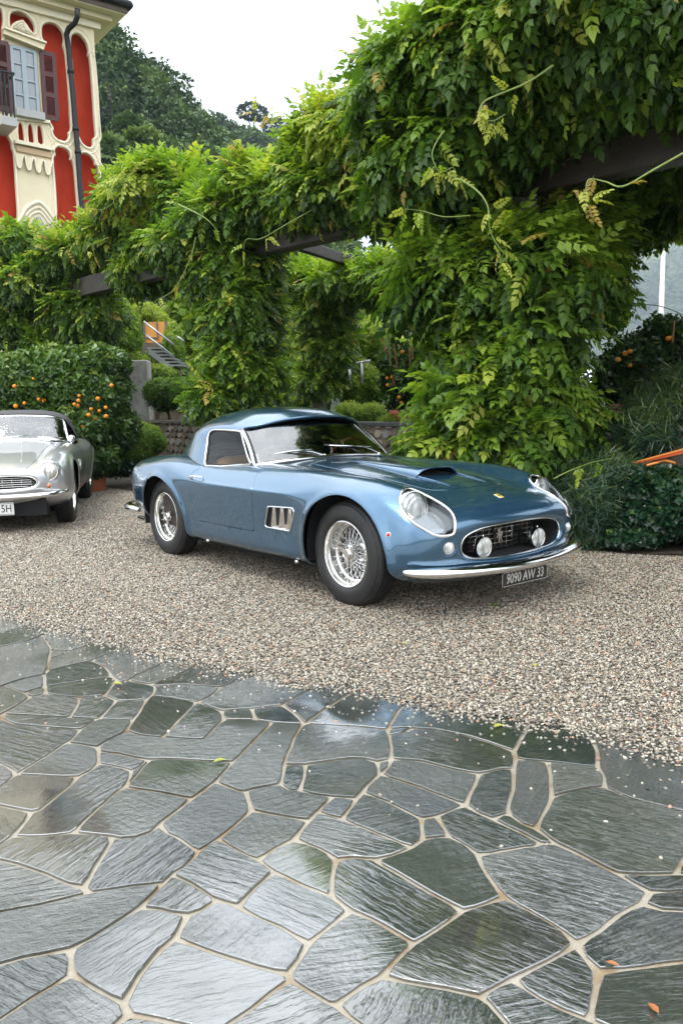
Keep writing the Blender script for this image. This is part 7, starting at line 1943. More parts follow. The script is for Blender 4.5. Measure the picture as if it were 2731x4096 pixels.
yo = Vector(yp.location); A_ = Vector(at(*z2(630, 1000), 20))-yo; B_ = Vector(at(*z2(940, 655), 20))-yo
M_yel = simple('ochre_paint', (.62, .28, .06), .6, var=.1); M_ylw = simple('grey_frame', (.12, .11, .10), .6)
mb = MB(); mb.box((A_.x, 0, A_.z), (B_.x, .08, B_.z), bev=.005); mb.build('panel', M_yel, yp)
for bx in ((A_.x-.02, A_.x+.02, A_.z, B_.z), (A_.x+(B_.x-A_.x)*.6, A_.x+(B_.x-A_.x)*.6+.03, A_.z+.1, B_.z), (B_.x, B_.x+.05, A_.z, B_.z)):
    mb = MB(); mb.box((bx[0], -.03, bx[2]), (bx[1], -.001, bx[3])); mb.build('frame', M_ylw, yp)
mb = MB(); mb.box((A_.x, -.03, A_.z+.12), (A_.x+(B_.x-A_.x)*.6, -.001, A_.z+.15)); mb.build('frame', M_ylw, yp)
mb = MB(); mb.box((A_.x-.1, -.3, -.02), (B_.x+.3, .3, A_.z)); mb.build('plinth', M_rubble[0], yp)
shrub('stair_shrub', 'green shrubs growing under the garden stairs', 'shrub', [E(370, 862, 18.6, 45, 26, .5), E(335, 850, 18.9, 30, 30, .4), E(400, 800, 19.5, 22, 60, .5), E(350, 825, 20, 40, 18, .4)], 2200, 'shrub', M_shr, 1.3, (.62, .25), .1, 71, foot=(-4.2, 18.6, .86))
shrub('mossy_mound', 'smooth yellow green clipped mound above the garden stairs', 'shrub', [E(338, 722, 20.5, 32, 22, .6), E(365, 735, 20.5, 20, 14, .5), E(300, 700, 21, 30, 12, .5)], 2600, 'fine', M_shr, 2.2, (.92, .1), .0, 70, lump=.05, shell=.06, topb=.05)
# steel railing
rl = thing('metal_railing', 'short grey metal railing in the bushes behind the blue car', 'railing', tuple(at(835, 870, 13.5)*np.array([1, 1, 0]) + np.array([0, 0, .86])))
ro = Vector(rl.location)
for (p, q) in (((230, 792), (410, 762)), ((300, 785), (308, 1040)), ((150, 870), (155, 1000))):
    mb = MB(); mb.tube([Vector(at(*zc(*p), 13.3))-ro, Vector(at(*zc(*q), 13.3))-ro], .020, 8); mb.build('rail', M_steel, rl, smooth=True)
# white flagpole
fp = thing('mast', 'slim white mast standing before the hazy mountain', 'mast', (float(at(1511, 900, 22)[0]), 22, 0))
mb = MB(); mb.lathe([(.075, 0), (.070, 2.6), (.066, 2.62), (.066, 4.2), (.058, 4.22), (.05, 7.5), (.001, 7.5)], 14); mb.build('pole', simple('white_paint', (.75, .75, .74), .35), fp, smooth=True)
fo = Vector(fp.location); w_ = [Vector(at(*zr(480, 900), 20.0))-fo, Vector(at(*zr(760, 985), 20.6))-fo, Vector(at(*zr(1040, 1015), 21.5))-fo, Vector(at(*zr(1250, 1085), 22.5))-fo, Vector(at(*zr(1400, 1160), 23))-fo]
mb = MB(); mb.tube(smooth_open(w_, 4), .012, 5); mb.build('cable', M_dark, fp)
# orange plank and rope lying over the ivy
M_opl = simple('red_orange_paint', (.55, .085, .02), .4, var=.15); M_opt = simple('light_orange_edge', (.80, .26, .05), .4)
pa, pb = Vector(at(*zb(820, 940), 6.9)), Vector(at(*zb(1700, 745), 6.5))
pk = thing('painted_plank', 'red orange painted plank resting on the ivy at the right edge', 'plank', tuple(pa))
d = pb - pa; mb = MB(); n_ = Vector((0, .03, 0)); h_ = Vector((0, 0, .034))
mb.add([Vector(), d, d+h_, h_*.3, n_, d+n_, d+h_+n_, h_*.3+n_], [(0,1,2,3), (7,6,5,4), (0,4,5,1), (1,5,6,2), (3,7,4,0)]); mb.build('board', M_opl, pk)
mb = MB(); mb.add([h_*.3-n_*.3, d+h_-n_*.3, d+h_+h_*.2-n_*.3, h_*.5-n_*.3, h_*.3+n_*1.3, d+h_+n_*1.3, d+h_*1.2+n_*1.3, h_*.5+n_*1.3], [(0,1,2,3), (7,6,5,4), (0,4,5,1), (1,5,6,2), (2,6,7,3), (3,7,4,0)]); mb.build('edge_strip', M_opt, pk)
mb = MB(); mb.tube(smooth_open([at(*zb(x, y), 6.75) for x, y in ((1030, 950), (1110, 925), (1190, 905), (1240, 885), (1330, 885), (1440, 915))], 5), .011, 7)
tag(mb.build('rope', M_opt, smooth=True), 'orange rope curled in the ivy below the red orange plank', 'rope')
# white canvas glimpsed behind
aw = thing('awning', 'white awning glimpsed between vine and dark orange tree at the right', 'awning', (float(at(1440, 940, 15)[0]), 15, .86))
ao = Vector(aw.location); c0 = Vector(at(1360, 945, 15))-ao; c1 = Vector(at(1640, 870, 15))-ao
mb = MB(); mb.add([(c0.x, 0, c0.z), (c1.x, 0, c0.z), (c1.x, 0, c1.z-.15), (c0.x, 0, c1.z-.15), (c0.x, 1.4, c1.z+.25), (c1.x, 1.4, c1.z+.25), (c1.x, 1.42, c0.z), (c0.x, 1.42, c0.z)], [(0,1,2,3), (3,2,5,4), (5,6,7,4)]); mb.build('canvas', simple('white_canvas', (.80, .82, .84), .7), aw)
for x in (c0.x, (c0.x+c1.x)/2, c1.x):
    mb = MB(); mb.tube([(x, 0, 0), (x, 0, c1.z-.1)], .025, 8); mb.build('pole', M_steel, aw, smooth=True)

# ================================================================ lake, mountains, wooded hill, villa
def lake_mat():
    t = NT('lake_water'); pos = t.pos()
    t.bsdf(color=(.05, .08, .085), rough=.08, spec=.6, normal=t.bump(t.noise(t.mapv(pos, (1, .25, 1)), 1.5, 4).outputs[0], .4, .05)); return t.m
tag(obj('lake', [(9, 26, -.03), (2200, 26, -.03), (2200, 3400, -.03), (-200, 3400, -.03), (-30, 300, -.03)], [(0, 1, 2, 3, 4)], lake_mat()), 'pale lake beyond the garden', kind='structure')
def hill_mat(name, a, b, s):
    t = NT(name); pos = t.pos()
    c = t.ramp(t.noise(pos, s, 6, .7).outputs[0], [(.35, a), (.65, b)])
    c = t.mix(t.ramp(t.noise(pos, s*.25, 3).outputs[0], [(.55, 0.0), (.7, .5)]), c, tuple(x*1.7 for x in b))
    t.bsdf(color=c, rough=.9, normal=t.bump(t.noise(pos, s*2, 4).outputs[0], 1.0, 2/s)); return t.m
def ridge(name, label, prof, Y0, Y1, nx, ny, mat, rough, below=0):
    """hill whose skyline passes the listed (px, py) points at distance Y1 and whose foot lies at Y0"""
    xs = np.linspace(prof[0][0], prof[-1][0], nx)
    sky_ = np.interp(xs, [p[0] for p in prof], [p[1] for p in prof])
    V = []
    for i in range(nx):
        top_ = at(xs[i], sky_[i], Y1)
        for j in range(ny+4):
            t_ = j/(ny-1)
            Y = Y0 + (Y1-Y0)*t_
            x = top_[0]*(Y/Y1)
            z = top_[2]*(math.sin(min(t_, 1)*PI/2)**1.15) if t_ <= 1 else top_[2]*(1-(t_-1)*1.5)
            z += rough*noise.fractal(Vector((x*.02, Y*.02, 1.3)), 1.0, 2.0, 4)*min(1, t_*2)*(1 if t_ < .97 else .3)
            V.append((x, Y, z-.1))
    m = ny+4
    F = [(i*m+j, (i+1)*m+j, (i+1)*m+j+1, i*m+j+1) for i in range(nx-1) for j in range(m-1)]
    o = obj(name, V, F, mat, smooth=True)
    return tag(o, label, kind='structure'), np.array(V).reshape(nx, m, 3)
M_far = hill_mat('far_forest', (.006, .030, .020), (.150, .200, .110), .009)
M_near = hill_mat('hill_soil', (.018, .035, .014), (.04, .065, .022), .12)
ridge('mountain', 'far mountainside across the lake, fading pale blue', [(900, 330), (1100, 300), (1300, 420), (1420, 520), (1500, 470), (1568, 430), (1700, 380), (1900, 500), (2300, 700)], 900, 2200, 60, 24, M_far, 90)
h1, G1 = ridge('hill', 'steep wooded hill rising behind the villa', [(-500, 0), (0, 90), (150, 140), (215, 185), (255, 235), (300, 265), (350, 290), (395, 330), (430, 375), (450, 400), (520, 480), (640, 570), (800, 680), (1000, 780)], 55, 110, 60, 26, M_near, 1.6)
h2, G2 = ridge('hill', 'farther wooded ridge right of the steep hill', [(300, 380), (400, 375), (440, 350), (480, 358), (520, 385), (560, 388), (600, 398), (640, 430), (680, 480), (760, 560), (900, 670), (1100, 790)], 120, 210, 44, 20, M_near, 1.6)
M_wood = leaf_mat('woodland_leaf', [(0.0, (.022, .050, .024)), (.4, (.050, .095, .034)), (.75, (.10, .165, .048)), (1.0, (.18, .25, .07))], .15, .6, 0.0)
def woods(name, label, G, n, size, seed, amin=0, tmean=.35, per=110, lf=.75, xr=(0, 1)):
    rg = np.random.default_rng(seed)
    nx, m, _ = G.shape
    Ps, Xs, Ys_, Zs, Ss, Ts = [], [], [], [], [], []
    for k in range(n):
        i = rg.integers(int(xr[0]*(nx-1)), int(xr[1]*(nx-1))); j = rg.integers(amin, m-4)
        c = G[i, j]*(1-rg.random()*.0) + (G[i+1, j]-G[i, j])*rg.random() + (G[i, j+1]-G[i, j])*rg.random()
        h = size*rg.uniform(.7, 1.4); w = h*rg.uniform(.42, .62)
        cc = c + np.array([0, 0, h*.55])
        d = rg.normal(0, 1, (per, 3)); d /= np.linalg.norm(d, axis=1, keepdims=True); d[:, 2] = np.abs(d[:, 2])*1.0 - .25*(rg.random(per) < .4)
        d[:, 1] = -np.abs(d[:, 1])*.9 + .1*d[:, 1]
        q = 1 + .22*np.sin(d[:, 0]*5 + k)*np.sin(d[:, 2]*6 + k*2) - np.abs(rg.normal(0, .12, per))
        P = cc + d*np.array([w, w, h*.5])*q[:, None]
        N = d/np.linalg.norm(d, axis=1, keepdims=True)
        X, Y, Z = frames(N, rg, .2, .6, .5)
        Ps.append(P); Xs.append(X); Ys_.append(Y); Zs.append(Z); Ss.append(rg.uniform(.7, 1.3, per)*lf*(h/5)**.4); t0 = rg.normal(tmean, .18)
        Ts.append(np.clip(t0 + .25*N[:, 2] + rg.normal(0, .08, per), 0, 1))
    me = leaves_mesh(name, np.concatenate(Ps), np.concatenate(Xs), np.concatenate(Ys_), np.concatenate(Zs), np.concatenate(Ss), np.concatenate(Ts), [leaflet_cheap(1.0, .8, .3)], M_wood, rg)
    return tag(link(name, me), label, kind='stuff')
woods('woodland', 'dense mixed woodland covering the steep hill', G1, 400, 5.0, 81, 5, .52, 520, .40, (.40, .86))
woods('woodland', 'darker woodland along the farther ridge', G2[:, :], 240, 5.6, 82, 5, .36, 330, .62, (0, .65))
def far_tree(name, label, px, py, Y, h, w, tone, seed, flat=False, group=None):
    rg = np.random.default_rng(seed); top = at(px, py, Y)
    root = thing(name, label, 'tree', (float(top[0]), float(Y), float(top[2]-h)), 0, group)
    mb = MB(); r0 = max(.12, h*.02)
    if flat:
        for s_ in (-1, 1): mb = MB(); mb.tube(smooth_open([(0, 0, -2), (s_*.25, 0, h*.4), (s_*w*.28, 0, h*.80)], 3), [r0, r0, r0*.9, r0*.8, r0*.7, r0*.6, r0*.5], 6); mb.build('trunk', M_bark, root, smooth=True)
        ells = [(np.array([0, 0, h*.86]), np.array([w, w*.8, h*.15])), (np.array([w*.55, 0, h*.76]), np.array([w*.55, w*.5, h*.10]))]
    else:
        mb.tube([(0, 0, -1), (0, 0, h*.6)], [r0, r0*.5], 7); mb.build('trunk', M_bark, root, smooth=True)
        ells = [(np.array([0, 0, h*.62]), np.array([w, w, h*.38])), (np.array([w*.4, 0, h*.5]), np.array([w*.7, w*.7, h*.25]))]
    n = 900; save = CAMP.copy()
    P, N = sample([(e[0]+np.array(root.location), e[1]) for e in ells], n, rg, shell=.12, lump=.15, lf=.5)
    X, Y_, Z = frames(N, rg, .2, .6)
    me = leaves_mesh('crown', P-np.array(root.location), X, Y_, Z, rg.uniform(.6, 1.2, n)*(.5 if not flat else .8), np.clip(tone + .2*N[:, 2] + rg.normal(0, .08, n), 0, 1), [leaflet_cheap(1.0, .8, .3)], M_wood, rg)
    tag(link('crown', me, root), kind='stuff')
far_tree('umbrella_pine', 'larger umbrella pine on the skyline above the ridge, left of the pair', 577, 243, 205, 9.5, 3.4, .02, 1, True, 'umbrella pines on the skyline')
far_tree('umbrella_pine', 'smaller umbrella pine on the skyline, right of the pair and behind vine shoots', 636, 277, 215, 11, 3.4, .02, 2, True, 'umbrella pines on the skyline')
far_tree('garden_tree', 'round headed tree standing out on the steep hill behind the villa', 290, 263, 62, 3.4, 1.15, .48, 3)
far_tree('garden_tree', 'bright yellow green bush on the hill right of the round headed tree', 322, 300, 58, 2.2, 1.1, .82, 4)
far_tree('garden_tree', 'light green tree beside the villa corner on the hill', 262, 318, 56, 3.4, 1.3, .66, 5)
far_tree('garden_tree', 'tall dark tree just right of the villa eave', 245, 78, 66, 9, 2.0, .15, 6)
rk = thing('rock_face', 'grey rock face seen through the gap left of the big vine', 'rock', (float(at(930, 740, 45)[0]), 45, 0))
nn_ = 26; V_ = []
for i in range(nn_):
    for j in range(nn_):
        p = at(850 + 150*i/(nn_-1), 680 + 240*j/(nn_-1), 45); q = noise.fractal(Vector((i*.25, j*.25, 3)), 1.0, 2.1, 4)
        V_.append((p[0]-rk.location[0], q*1.6, p[2]))
obj('cliff', V_, [(i*nn_+j, i*nn_+j+1, (i+1)*nn_+j+1, (i+1)*nn_+j) for i in range(nn_-1) for j in range(nn_-1)], concrete('grey_rock', (.34, .34, .36), .25), rk)

# ---- villa: its right hand corner and one decorated facade
def red_plaster():
    t = NT('red_plaster'); pos = t.co('Object')
    n = t.noise(t.mapv(pos, (1, 1, .4)), 1.6, 5, .65).outputs[0]
    c = t.ramp(n, [(.3, (.58, .062, .024)), (.55, (.76, .095, .035)), (.75, (.76, .125, .055))])
    t.bsdf(color=c, rough=.8, normal=t.bump(t.noise(pos, 20, 4).outputs[0], .2, .01)); return t.m
M_red_pl = red_plaster()
M_cream = simple('cream_stucco', (.80, .69, .49), .75, var=.14, vscale=2.5, bump=.2, bscale=14, bdist=.01)
M_cream2 = simple('pale_cream_moulding', (.85, .77, .60), .7, var=.08, vscale=4)
M_shut = simple('maroon_shutter_paint', (.075, .022, .022), .5, var=.2)
M_bluegr = simple('blue_grey_window_paint', (.33, .39, .43), .5, var=.08)
M_wglass = simple('window_pane_glass', (.16, .19, .22), .04, 0.0, spec=1.0, coat=1.0)
M_pipe = simple('dark_zinc_pipe', (.022, .024, .026), .45, .4)
M_stonegrey = simple('pale_grey_sill', (.40, .40, .39), .6, var=.1)
# facade plane through the corner.  U runs along the wall to the left, Z up
VC = at(226, 300, 21.0)           # a point on the corner
def wall_dir():
    # the eave and string lines run down to the left: the facade comes towards the viewer on the left
    return Vector((-0.80, -0.60, 0)).normalized()
WU = wall_dir(); WN = Vector((-WU.y, WU.x, 0)); 
if WN.y > 0: WN = -WN
def onwall(px, py, off=0.0):
    """picture direction -> (u, z) on the facade"""
    d = CD + CR*(px-784)/FD + CU*(1176-py)/FD
    o = Vector((VC[0], VC[1], 0)) + WN*off
    t_ = (o - Vector(CAMP)).dot(WN)/Vector(d).dot(WN)
    p = Vector(CAMP) + Vector(d)*t_
    return (p - Vector((VC[0], VC[1], 0))).dot(WU), p.z
villa = thing('villa', 'red and cream villa with arched blind panels, shuttered window and dark eave', 'building', (VC[0], VC[1], 0), math.atan2(WU.y, WU.x))
# local frame of the villa: x = u, y = inwards (away from viewer) since rotated; find sign
MV = Matrix(((WU.x, -WU.y), (WU.y, WU.x)))
Yloc = Vector((-WU.y, WU.x, 0))            # local +y in world
SY = 1.0 if Yloc.dot(WN) > 0 else -1.0     # local y of "out of the wall"
def V3(u, z, out): return (u, SY*out, z)
def slab(poly, z0, z1, name, mat, parent=villa, holes=None):
    """polygon in (u, z) extruded outwards from z0 to z1; holes cut through"""
    bm = bmesh.new()
    def loop(pts):
        vs = [bm.verts.new(V3(u, z, 0)) for u, z in pts]
        return [bm.edges.new((vs[i], vs[(i+1) % len(vs)])) for i in range(len(vs))]
    ed = loop(poly)
    for h in (holes or []): ed += loop(h)
    bmesh.ops.triangle_fill(bm, use_beauty=True, use_dissolve=False, edges=ed)
    if holes:
        kill = []
        for f in bm.faces:
            c = f.calc_center_median(); cu, cz = c.x, c.z
            for h in holes:
                if float(sdf(h, np.array([cu]), np.array([cz]))[0]) < 0: kill.append(f); break
        bmesh.ops.delete(bm, geom=kill, context='FACES_ONLY')
    fs = bm.faces[:]
    r = bmesh.ops.extrude_face_region(bm, geom=fs)
    for v in r['geom']:
        if isinstance(v, bmesh.types.BMVert): v.co.y += SY*z1
    for v in bm.verts:
        if abs(v.co.y) < 1e-6: v.co.y = SY*z0
    bmesh.ops.recalc_face_normals(bm, faces=bm.faces)
    me = bpy.data.meshes.new(name); bm.to_mesh(me); bm.free(); me.materials.append(mat)
    return link(name, me, parent)
def W(*pts): return [onwall(*p) for p in pts]
zt = onwall(215, 95)[1]; zb_ = -0.0
u_l = onwall(-420, 300)[0]
slab([(0, .3), (u_l, .3), (u_l, zt+.9), (0, zt+.9)], -.25, 0.0, 'wall', M_red_pl)
# side wall turning away at the corner, roof block
mb = MB(); mb.box((-.02, min(0, -SY*8), .3), (0.0, max(0, -SY*8), zt+.9)); mb.build('side_wall', M_cream, villa)
# cream lattice of piers and arches over the red ground, traced panel by panel
zv = zs(0, 0, 900/1568)
def P(*pts): return [onwall(*zv(*p)) for p in pts]
def panel(pts, k=4): return [tuple(q) for q in smooth_closed(P(*pts), k)]
pan = [
 panel([(288,240),(290,200),(310,175),(345,168),(390,185),(425,225),(438,275),(432,320),(440,345),(455,420),(470,600),(480,800),(485,905),(470,925),(472,955),(460,980),(435,990),(400,975),(375,950),(365,920),(372,905),(362,880),(345,850),(330,780),(312,560),(300,360),(290,340),(302,300),(292,270)], 3),
 panel([(490,300),(492,270),(505,248),(530,243),(565,265),(595,310),(608,360),(604,395),(618,420),(635,620),(650,850),(658,950),(640,972),(638,1015),(625,1030),(600,1025),(570,1000),(550,960),(543,940),(530,800),(505,560),(492,400)], 3),
 panel([(378,1060),(385,1040),(410,1028),(445,1040),(475,1065),(485,1100),(480,1115),(498,1130),(510,1180),(525,1350),(535,1480),(535,1640),(402,1600),(395,1480),(385,1300),(370,1120),(385,1090)], 3),
 panel([(555,1100),(562,1080),(590,1075),(625,1095),(650,1130),(655,1155),(672,1170),(680,1230),(690,1420),(690,1560),(590,1560),(580,1420),(568,1250),(556,1140)], 3),
 panel([(66,150),(70,110),(90,92),(130,90),(180,115),(220,160),(235,205),(225,240),(180,190),(150,160),(110,165),(75,200)], 3),
 panel([(-60,940),(0,905),(35,940),(70,1000),(75,1040),(90,1080),(105,1300),(118,1520),(105,1600),(60,1660),(-60,1640)], 3),
 panel([(-60,60),(0,70),(12,110),(15,160),(8,200),(10,280),(-20,285),(-60,280)], 3),
 panel([(35,770),(55,775),(40,850),(45,900),(20,900),(30,820)], 3),
]
big = [(0.0, .3), (u_l, .3), (u_l, zt+.5), (0.0, zt+.5)]
# balustrade openings
bal = [panel([(x, 880+ (x-125)*.12), (x+12, 862+(x-125)*.12), (x+28, 880+(x-125)*.2), (x+40, 990+(x-125)*.1), (x+5, 985+(x-125)*.1)], 2) for x in (125, 193, 258)]
slab(big, 0.002, .07, 'stucco_tracery', M_cream, holes=pan + bal)
def offs(p, d):
    p = np.array(p); A_ = .5*np.sum(p[:, 0]*np.roll(p[:, 1], -1) - p[:, 1]*np.roll(p[:, 0], -1))
    if A_ < 0: p = p[::-1]
    return inset_poly(p, d)
for k, h in enumerate(pan + bal):
    q = offs(h, -.035)
    mb = MB(); mb.tube([V3(u, z, .075) for u, z in q], .032 if k < len(pan) else .018, 6, closed=True); mb.build('panel_moulding', M_cream2, villa, smooth=True)
    if k < 5 and k != 5:
        q = offs(h, -.14); mb = MB(); mb.tube([V3(u, z, .07) for u, z in q], .018, 5, closed=True); mb.build('panel_moulding', M_cream2, villa, smooth=True)
# window bay: glazed window, shutters, hood, sill
wf = P((68, 335), (258, 378), (300, 815), (92, 765))
def bar(parent, a, b, w, o0, o1, name, mat):
    a = Vector((a[0], a[1])); b = Vector((b[0], b[1])); d = (b-a).normalized(); n = Vector((-d.y, d.x))*w/2
    slab([tuple(a-n), tuple(b-n), tuple(b+n), tuple(a+n)], o0, o1, name, mat, parent)
win = bpy.data.objects.new('window', None); C.objects.link(win); win.parent = villa
def lerp2(a, b, t_): return (a[0]+(b[0]-a[0])*t_, a[1]+(b[1]-a[1])*t_)
us = [p[0] for p in wf]; u0, u1 = sum((us[0], us[3]))/2, sum((us[1], us[2]))/2; z1 = (wf[0][1]+wf[1][1])/2; z0 = (wf[2][1]+wf[3][1])/2
slab([(u0, z0), (u1, z0), (u1, z1), (u0, z1)], .071, .078, 'window_reveal', simple('ochre_reveal', (.50, .36, .15), .7), win)
uu0 = u0 + (u1-u0)*.02; uu1 = u0 + (u1-u0)*.84
for k in range(3): bar(win, ((uu0, uu1, (uu0+uu1)/2)[k], z0), ((uu0, uu1, (uu0+uu1)/2)[k], z1), .07 if k < 2 else .11, .080, .13, 'window_stile', M_bluegr)
for k in range(5): bar(win, (uu0, z0+(z1-z0)*k/4), (uu1, z0+(z1-z0)*k/4), .07 if k in (0, 4) else .035, .082, .125, 'glazing_bar', M_bluegr)
um = (uu0+uu1)/2
for a_, b_ in ((uu0, um), (um, uu1)):
    for k in range(4): slab([(a_, z0+(z1-z0)*k/4), (b_, z0+(z1-z0)*k/4), (b_, z0+(z1-z0)*(k+1)/4), (a_, z0+(z1-z0)*(k+1)/4)], .086, .092, 'pane', M_wglass, win)
du = (uu1-uu0)
slab([(u0-.12*abs(du)*(1 if u0 > u1 else -1)*-1*0, z0), (u1, z0), (u1, z0-.16), (u0, z0-.16)], .07, .26, 'window_sill', M_stonegrey, win)
def shutter(ua, ub):
    sh = bpy.data.objects.new('shutter', None); C.objects.link(sh); sh.parent = villa
    w = abs(ub-ua); lo, hi = min(ua, ub), max(ua, ub)
    for x in (lo, hi): bar(sh, (x + (.04 if x == lo else -.04), z0-.05), (x + (.04 if x == lo else -.04), z1+.02), .09, .09, .14, 'shutter_stile', M_shut)
    secs = [z0-.05 + (z1-z0+.07)*t_ for t_ in (0, .36, .68, 1.0)]
    for z in secs: bar(sh, (lo+.02, z), (hi-.02, z), .10, .092, .138, 'shutter_rail', M_shut)
    for a_, b_ in zip(secs[:-1], secs[1:]):
        n = 9
        for k in range(n):
            z = a_+.07 + (b_-a_-.14)*(k+.5)/n; h = (b_-a_-.14)/n*.62
            me_key = 'louvre'
            o = obj('louvre', [V3(lo+.07, z-h, .132), V3(hi-.07, z-h, .132), V3(hi-.07, z+h*.8, .100), V3(lo+.07, z+h*.8, .100), V3(lo+.07, z+h, .104), V3(hi-.07, z+h, .104), V3(hi-.07, z-h*.8, .136), V3(lo+.07, z-h*.8, .136)], [(0,1,2,3), (4,5,6,7), (0,3,4,7), (1,6,5,2), (2,5,4,3), (0,7,6,1)], M_shut, sh)
sR = onwall(*zv(270, 400))[0]; sR2 = onwall(*zv(375, 400))[0]; sL = onwall(*zv(62, 400))[0]; sL2 = onwall(*zv(-60, 400))[0]
shutter(sR, sR2); shutter(sL, sL2)
slab(P((10, 222), (300, 330), (285, 372), (10, 262)), .072, .24, 'window_hood', M_cream, villa)
slab(P((10, 218), (300, 322), (300, 334), (10, 230)), .072, .30, 'window_hood', M_cream2, villa)
gab = P((62, 215), (75, 185), (105, 165), (150, 155), (175, 185), (200, 225), (240, 270), (240, 302))
slab(gab, .072, .15, 'window_gable', M_cream, villa)
gi = np.array(gab); gc = gi.mean(0)
for k_ in (.80, .55, .30): mb = MB(); mb.tube([V3(*(gc + (q-gc)*k_), .155) for q in gi], .022, 6, closed=True); mb.build('gable_moulding', M_cream2, villa, smooth=True)
# balustrade cornice and little corbel arches under it
slab(P((92, 985), (350, 1040), (350, 1062), (92, 1010)), .072, .20, 'balcony_cornice', M_cream2, villa)
slab(P((105, 1020), (350, 1075), (350, 1110), (108, 1060)), .072, .13, 'balcony_frieze', simple('pinkish_stucco', (.58, .42, .27), .8), villa)
slab(P((95, 820), (340, 850), (340, 870), (95, 842)), .072, .14, 'balustrade_rail', M_cream2, villa)
for x in (125, 192, 258, 325):
    y = 1082 + (x-125)*.24
    q = P((x-28, y), (x-20, y+50), (x-12, y+85), (x, y+100), (x+12, y+88), (x+16, y+50), (x+30, y+10))
    slab(q, .072, .16, 'corbel', M_cream, villa)
    mb = MB(); mb.tube([V3(*p_, .16) for p_ in smooth_open(q, 3)], .02, 5); mb.build('corbel_moulding', M_cream2, villa, smooth=True)
# pointed arch of the ground floor doorway
arch_o = P((100, 1600), (135, 1530), (185, 1450), (255, 1415), (300, 1435), (360, 1510), (415, 1590))
arch_i = P((200, 1590), (225, 1545), (265, 1515), (300, 1560), (335, 1620))
for q, r1 in ((arch_o, .05), ([lerp2(a_, (onwall(*zv(262, 1640))), .16) for a_ in arch_o], .035), ([lerp2(a_, (onwall(*zv(262, 1640))), .30) for a_ in arch_o], .03)):
    mb = MB(); mb.tube([V3(*p_, .075) for p_ in smooth_open(q, 4)], r1, 6); mb.build('arch_moulding', M_cream2, villa, smooth=True)
slab([tuple(q) for q in smooth_open(arch_i, 4)] + [onwall(*zv(335, 1760)), onwall(*zv(200, 1720))], .071, .082, 'arch_window_pane', M_wglass, villa)
for a_, b_ in (((262, 1520), (285, 1700)), ((225, 1560), (330, 1630))): bar(villa, onwall(*zv(*a_)), onwall(*zv(*b_)), .06, .084, .11, 'arch_window_bar', M_bluegr)
# eave: soffit, fascia, gutter, roof tiles
ez = [onwall(*zv(*p)) for p in ((740, 210), (245, 0))]
zE = onwall(215, 128)[1]
zE = onwall(*zv(660, 245))[1]
eo = .66
def lbox(u0_, u1_, o0, o1, z0_, z1_, name, mat, M=None):
    mb = MB(); ys = sorted((SY*o0, SY*o1)); mb.box((min(u0_, u1_), ys[0], z0_), (max(u0_, u1_), ys[1], z1_)); return mb.build(name, mat, villa)
ul = u_l; sg = -1 if u_l > 0 else 1      # sg: direction of the free corner along u
cu = sg*eo
lbox(cu*.92, ul, -.3, eo*.92, zE+.38, zE+.44, 'soffit', M_cream2)
lbox(cu*.22, ul, -.3, .16, zE+.10, zE+.38, 'eave_cove', M_cream2)
lbox(cu*.55, ul, -.3, .36, zE+.26, zE+.38, 'eave_cove', M_cream)
lbox(cu*.97, ul, .90*eo, eo*.97, zE+.40, zE+.56, 'fascia', simple('brown_fascia', (.10, .075, .055), .7))
mb = MB(); mb.tube([V3(cu*1.05, zE+.60, eo*1.05), V3(ul, zE+.60, eo*1.05)], .085, 8); mb.tube([V3(cu*1.05, zE+.60, eo*1.05), V3(cu*1.05, zE+.60, -8)], .085, 8); mb.build('gutter', M_pipe, villa, smooth=True)
lbox(cu*.92, 0, -8, -.3, zE+.38, zE+.44, 'soffit', M_cream2)
M_tile = simple('roof_tile', (.13, .10, .085), .7, var=.4, vscale=3)
L_ = abs(ul-cu); nt = int(L_/.34)
tile_me = None
for k in range(nt):
    u = cu + (-sg)*(k+.5)*.34
    if tile_me is None:
        mb = MB(); pr = [(-.17, 0), (-.12, .06), (0, .09), (.12, .06), (.17, 0), (0, -.02)]
        va = [(x, SY*(eo*1.09), z) for x, z in pr] + [(x, SY*(eo*1.09-.9), z+.36) for x, z in pr]
        mb.add(va, [(i, (i+1) % 6, 6+(i+1) % 6, 6+i) for i in range(6)] + [tuple(range(6))[::-1]]); tile_me = mesh('roof_tile', mb.v, mb.f, M_tile)
    link('roof_tile', tile_me, villa, (u, 0, zE+.66))
mb = MB(); mb.add([V3(cu*1.02, zE+.66, eo*1.02), V3(ul, zE+.66, eo*1.02), V3(ul, zE+2.9, -4.5), V3(-sg*3.5, zE+2.9, -4.5), V3(cu*1.02, zE+.66, -8)], [(0, 1, 2, 3), (0, 3, 4)]); mb.build('roof', M_tile, villa)
# downpipe with its swan neck
dp = [zv(*p) for p in ((542, 60), (540, 120), (525, 160), (480, 200), (465, 240), (478, 320), (495, 500), (512, 680), (530, 900), (545, 1060), (560, 1300), (578, 1480), (585, 1600))]
outs = [eo, eo*.95, .5, .3, .20] + [.17]*8
pts = []
for (px, py), o_ in zip(dp, outs):
    u, z = onwall(px, py, o_); pts.append(V3(u, z, o_))
mb = MB(); mb.tube([Vector(p) for p in pts], .062, 10); mb.build('downpipe', M_pipe, villa, smooth=True)
for k in (6, 8, 9, 11):
    p = Vector(pts[k]); mb = MB(); mb.tube([p - Vector((0, 0, .04)), p + Vector((0, 0, .04))], .082, 10); mb.build('pipe_collar', M_pipe, villa, smooth=True)
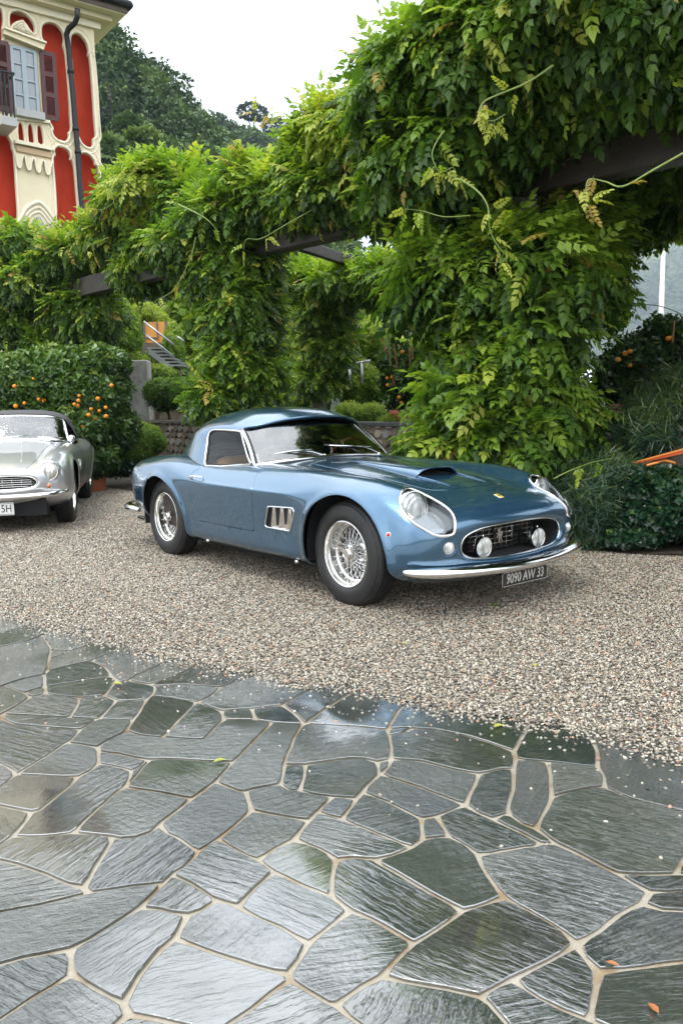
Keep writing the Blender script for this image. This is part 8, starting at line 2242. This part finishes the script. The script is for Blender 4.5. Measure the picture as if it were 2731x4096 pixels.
# corner of the neighbouring balcony with dark iron rail
bx = P((-60, 880), (45, 905), (45, 960), (-60, 940))
slab(bx, .07, .9, 'balcony_floor', M_stonegrey, villa)
for k in range(4):
    u = bx[0][0] + (bx[1][0]-bx[0][0])*(k+.5)/4
    mb = MB(); mb.tube([V3(u, bx[1][1], .86), V3(u, bx[1][1]+.95, .86)], .02, 6); mb.build('baluster', M_pipe, villa)
mb = MB(); mb.tube([V3(bx[0][0], bx[1][1]+.95, .86), V3(bx[1][0], bx[1][1]+.95, .86)], .03, 6); mb.tube([V3(bx[1][0], bx[1][1]+.95, .86), V3(bx[1][0], bx[1][1]+.95, .1)], .03, 6); mb.build('iron_handrail', M_pipe, villa)

# ================================================================ small loose things on the ground
M_fall = leaf_mat('fallen_leaf', [(0.0, (.10, .20, .03)), (.5, (.42, .40, .08)), (1.0, (.36, .13, .035))], .1, .4)
fl = [((1125, 1392), .1, .07, 'bright green leaf sprig lying on the gravel in front of the number plate'), ((935, 1480), .5, .035, 'small pale leaf on the gravel left of centre'), ((1225, 1525), .55, .05, 'curled pale yellow leaf on the open gravel at the right'),
      ((1138, 2903-1000), .45, .06, 'pale green leaf on a dark slab just below the gravel edge'), ((282, 1572), .4, .06, 'pale leaf on the dark slab at upper left of the paving'), ((1310, 1281), .95, .06, 'orange leaf at the foot of the ivy hedge'), ((1205, 1275), .6, .05, 'yellow leaf at the foot of the fern bush'),
      ((520, 1745), .35, .05, 'small yellow green leaf beside the long ridged slab'), ((1590-200, 2210), 1.0, .03, 'tiny rust coloured leaf on the large slab at lower right'), ((1512, 2330), 1.0, .035, 'orange petal at the bottom right corner')]
fl[3] = ((1132, 1660), .45, .06, fl[3][3]); fl[3] = ((483*1.0+650, 1672), .45, .055, fl[3][3])
def gnd(px, py, z=.008):
    d = CD + CR*(px-784)/FD + CU*(1176-py)/FD; t_ = (z-CAMP[2])/d[2]; return CAMP + d*t_
for i, ((px, py), tn, L, lab) in enumerate(fl):
    g_ = gnd(px, py, .014 if py < 1600 else .010); v, f = leaflet(L, L*.45, .5)
    v = np.array(v); v[:, 2] += .12*np.abs(v[:, 0]-L/2) ; 
    me = mesh('fallen_leaf', v, f, M_fall); a = me.attributes.new('tone', 'FLOAT', 'POINT'); a.data.foreach_set('value', np.full(len(v), tn, dtype=np.float32))
    tag(link('fallen_leaf', me, None, tuple(g_), (0, 0, i*2.3)), lab, 'leaf')

# ================================================================ rain haze in the air
t = NT('air'); v = t.n('VolumePrincipled', {'Color': (0.74, 0.87, 1.0), 'Density': 0.00036, 'Anisotropy': 0.25})
t.t.links.new(v.outputs[0], t.out.inputs['Volume'])
mb = MB(); mb.box((-2600, -620, -1.1), (2600, 3650, 980)); hz = mb.build('haze', t.m); tag(hz, 'thin rain haze filling the air over lake and hills', kind='stuff')
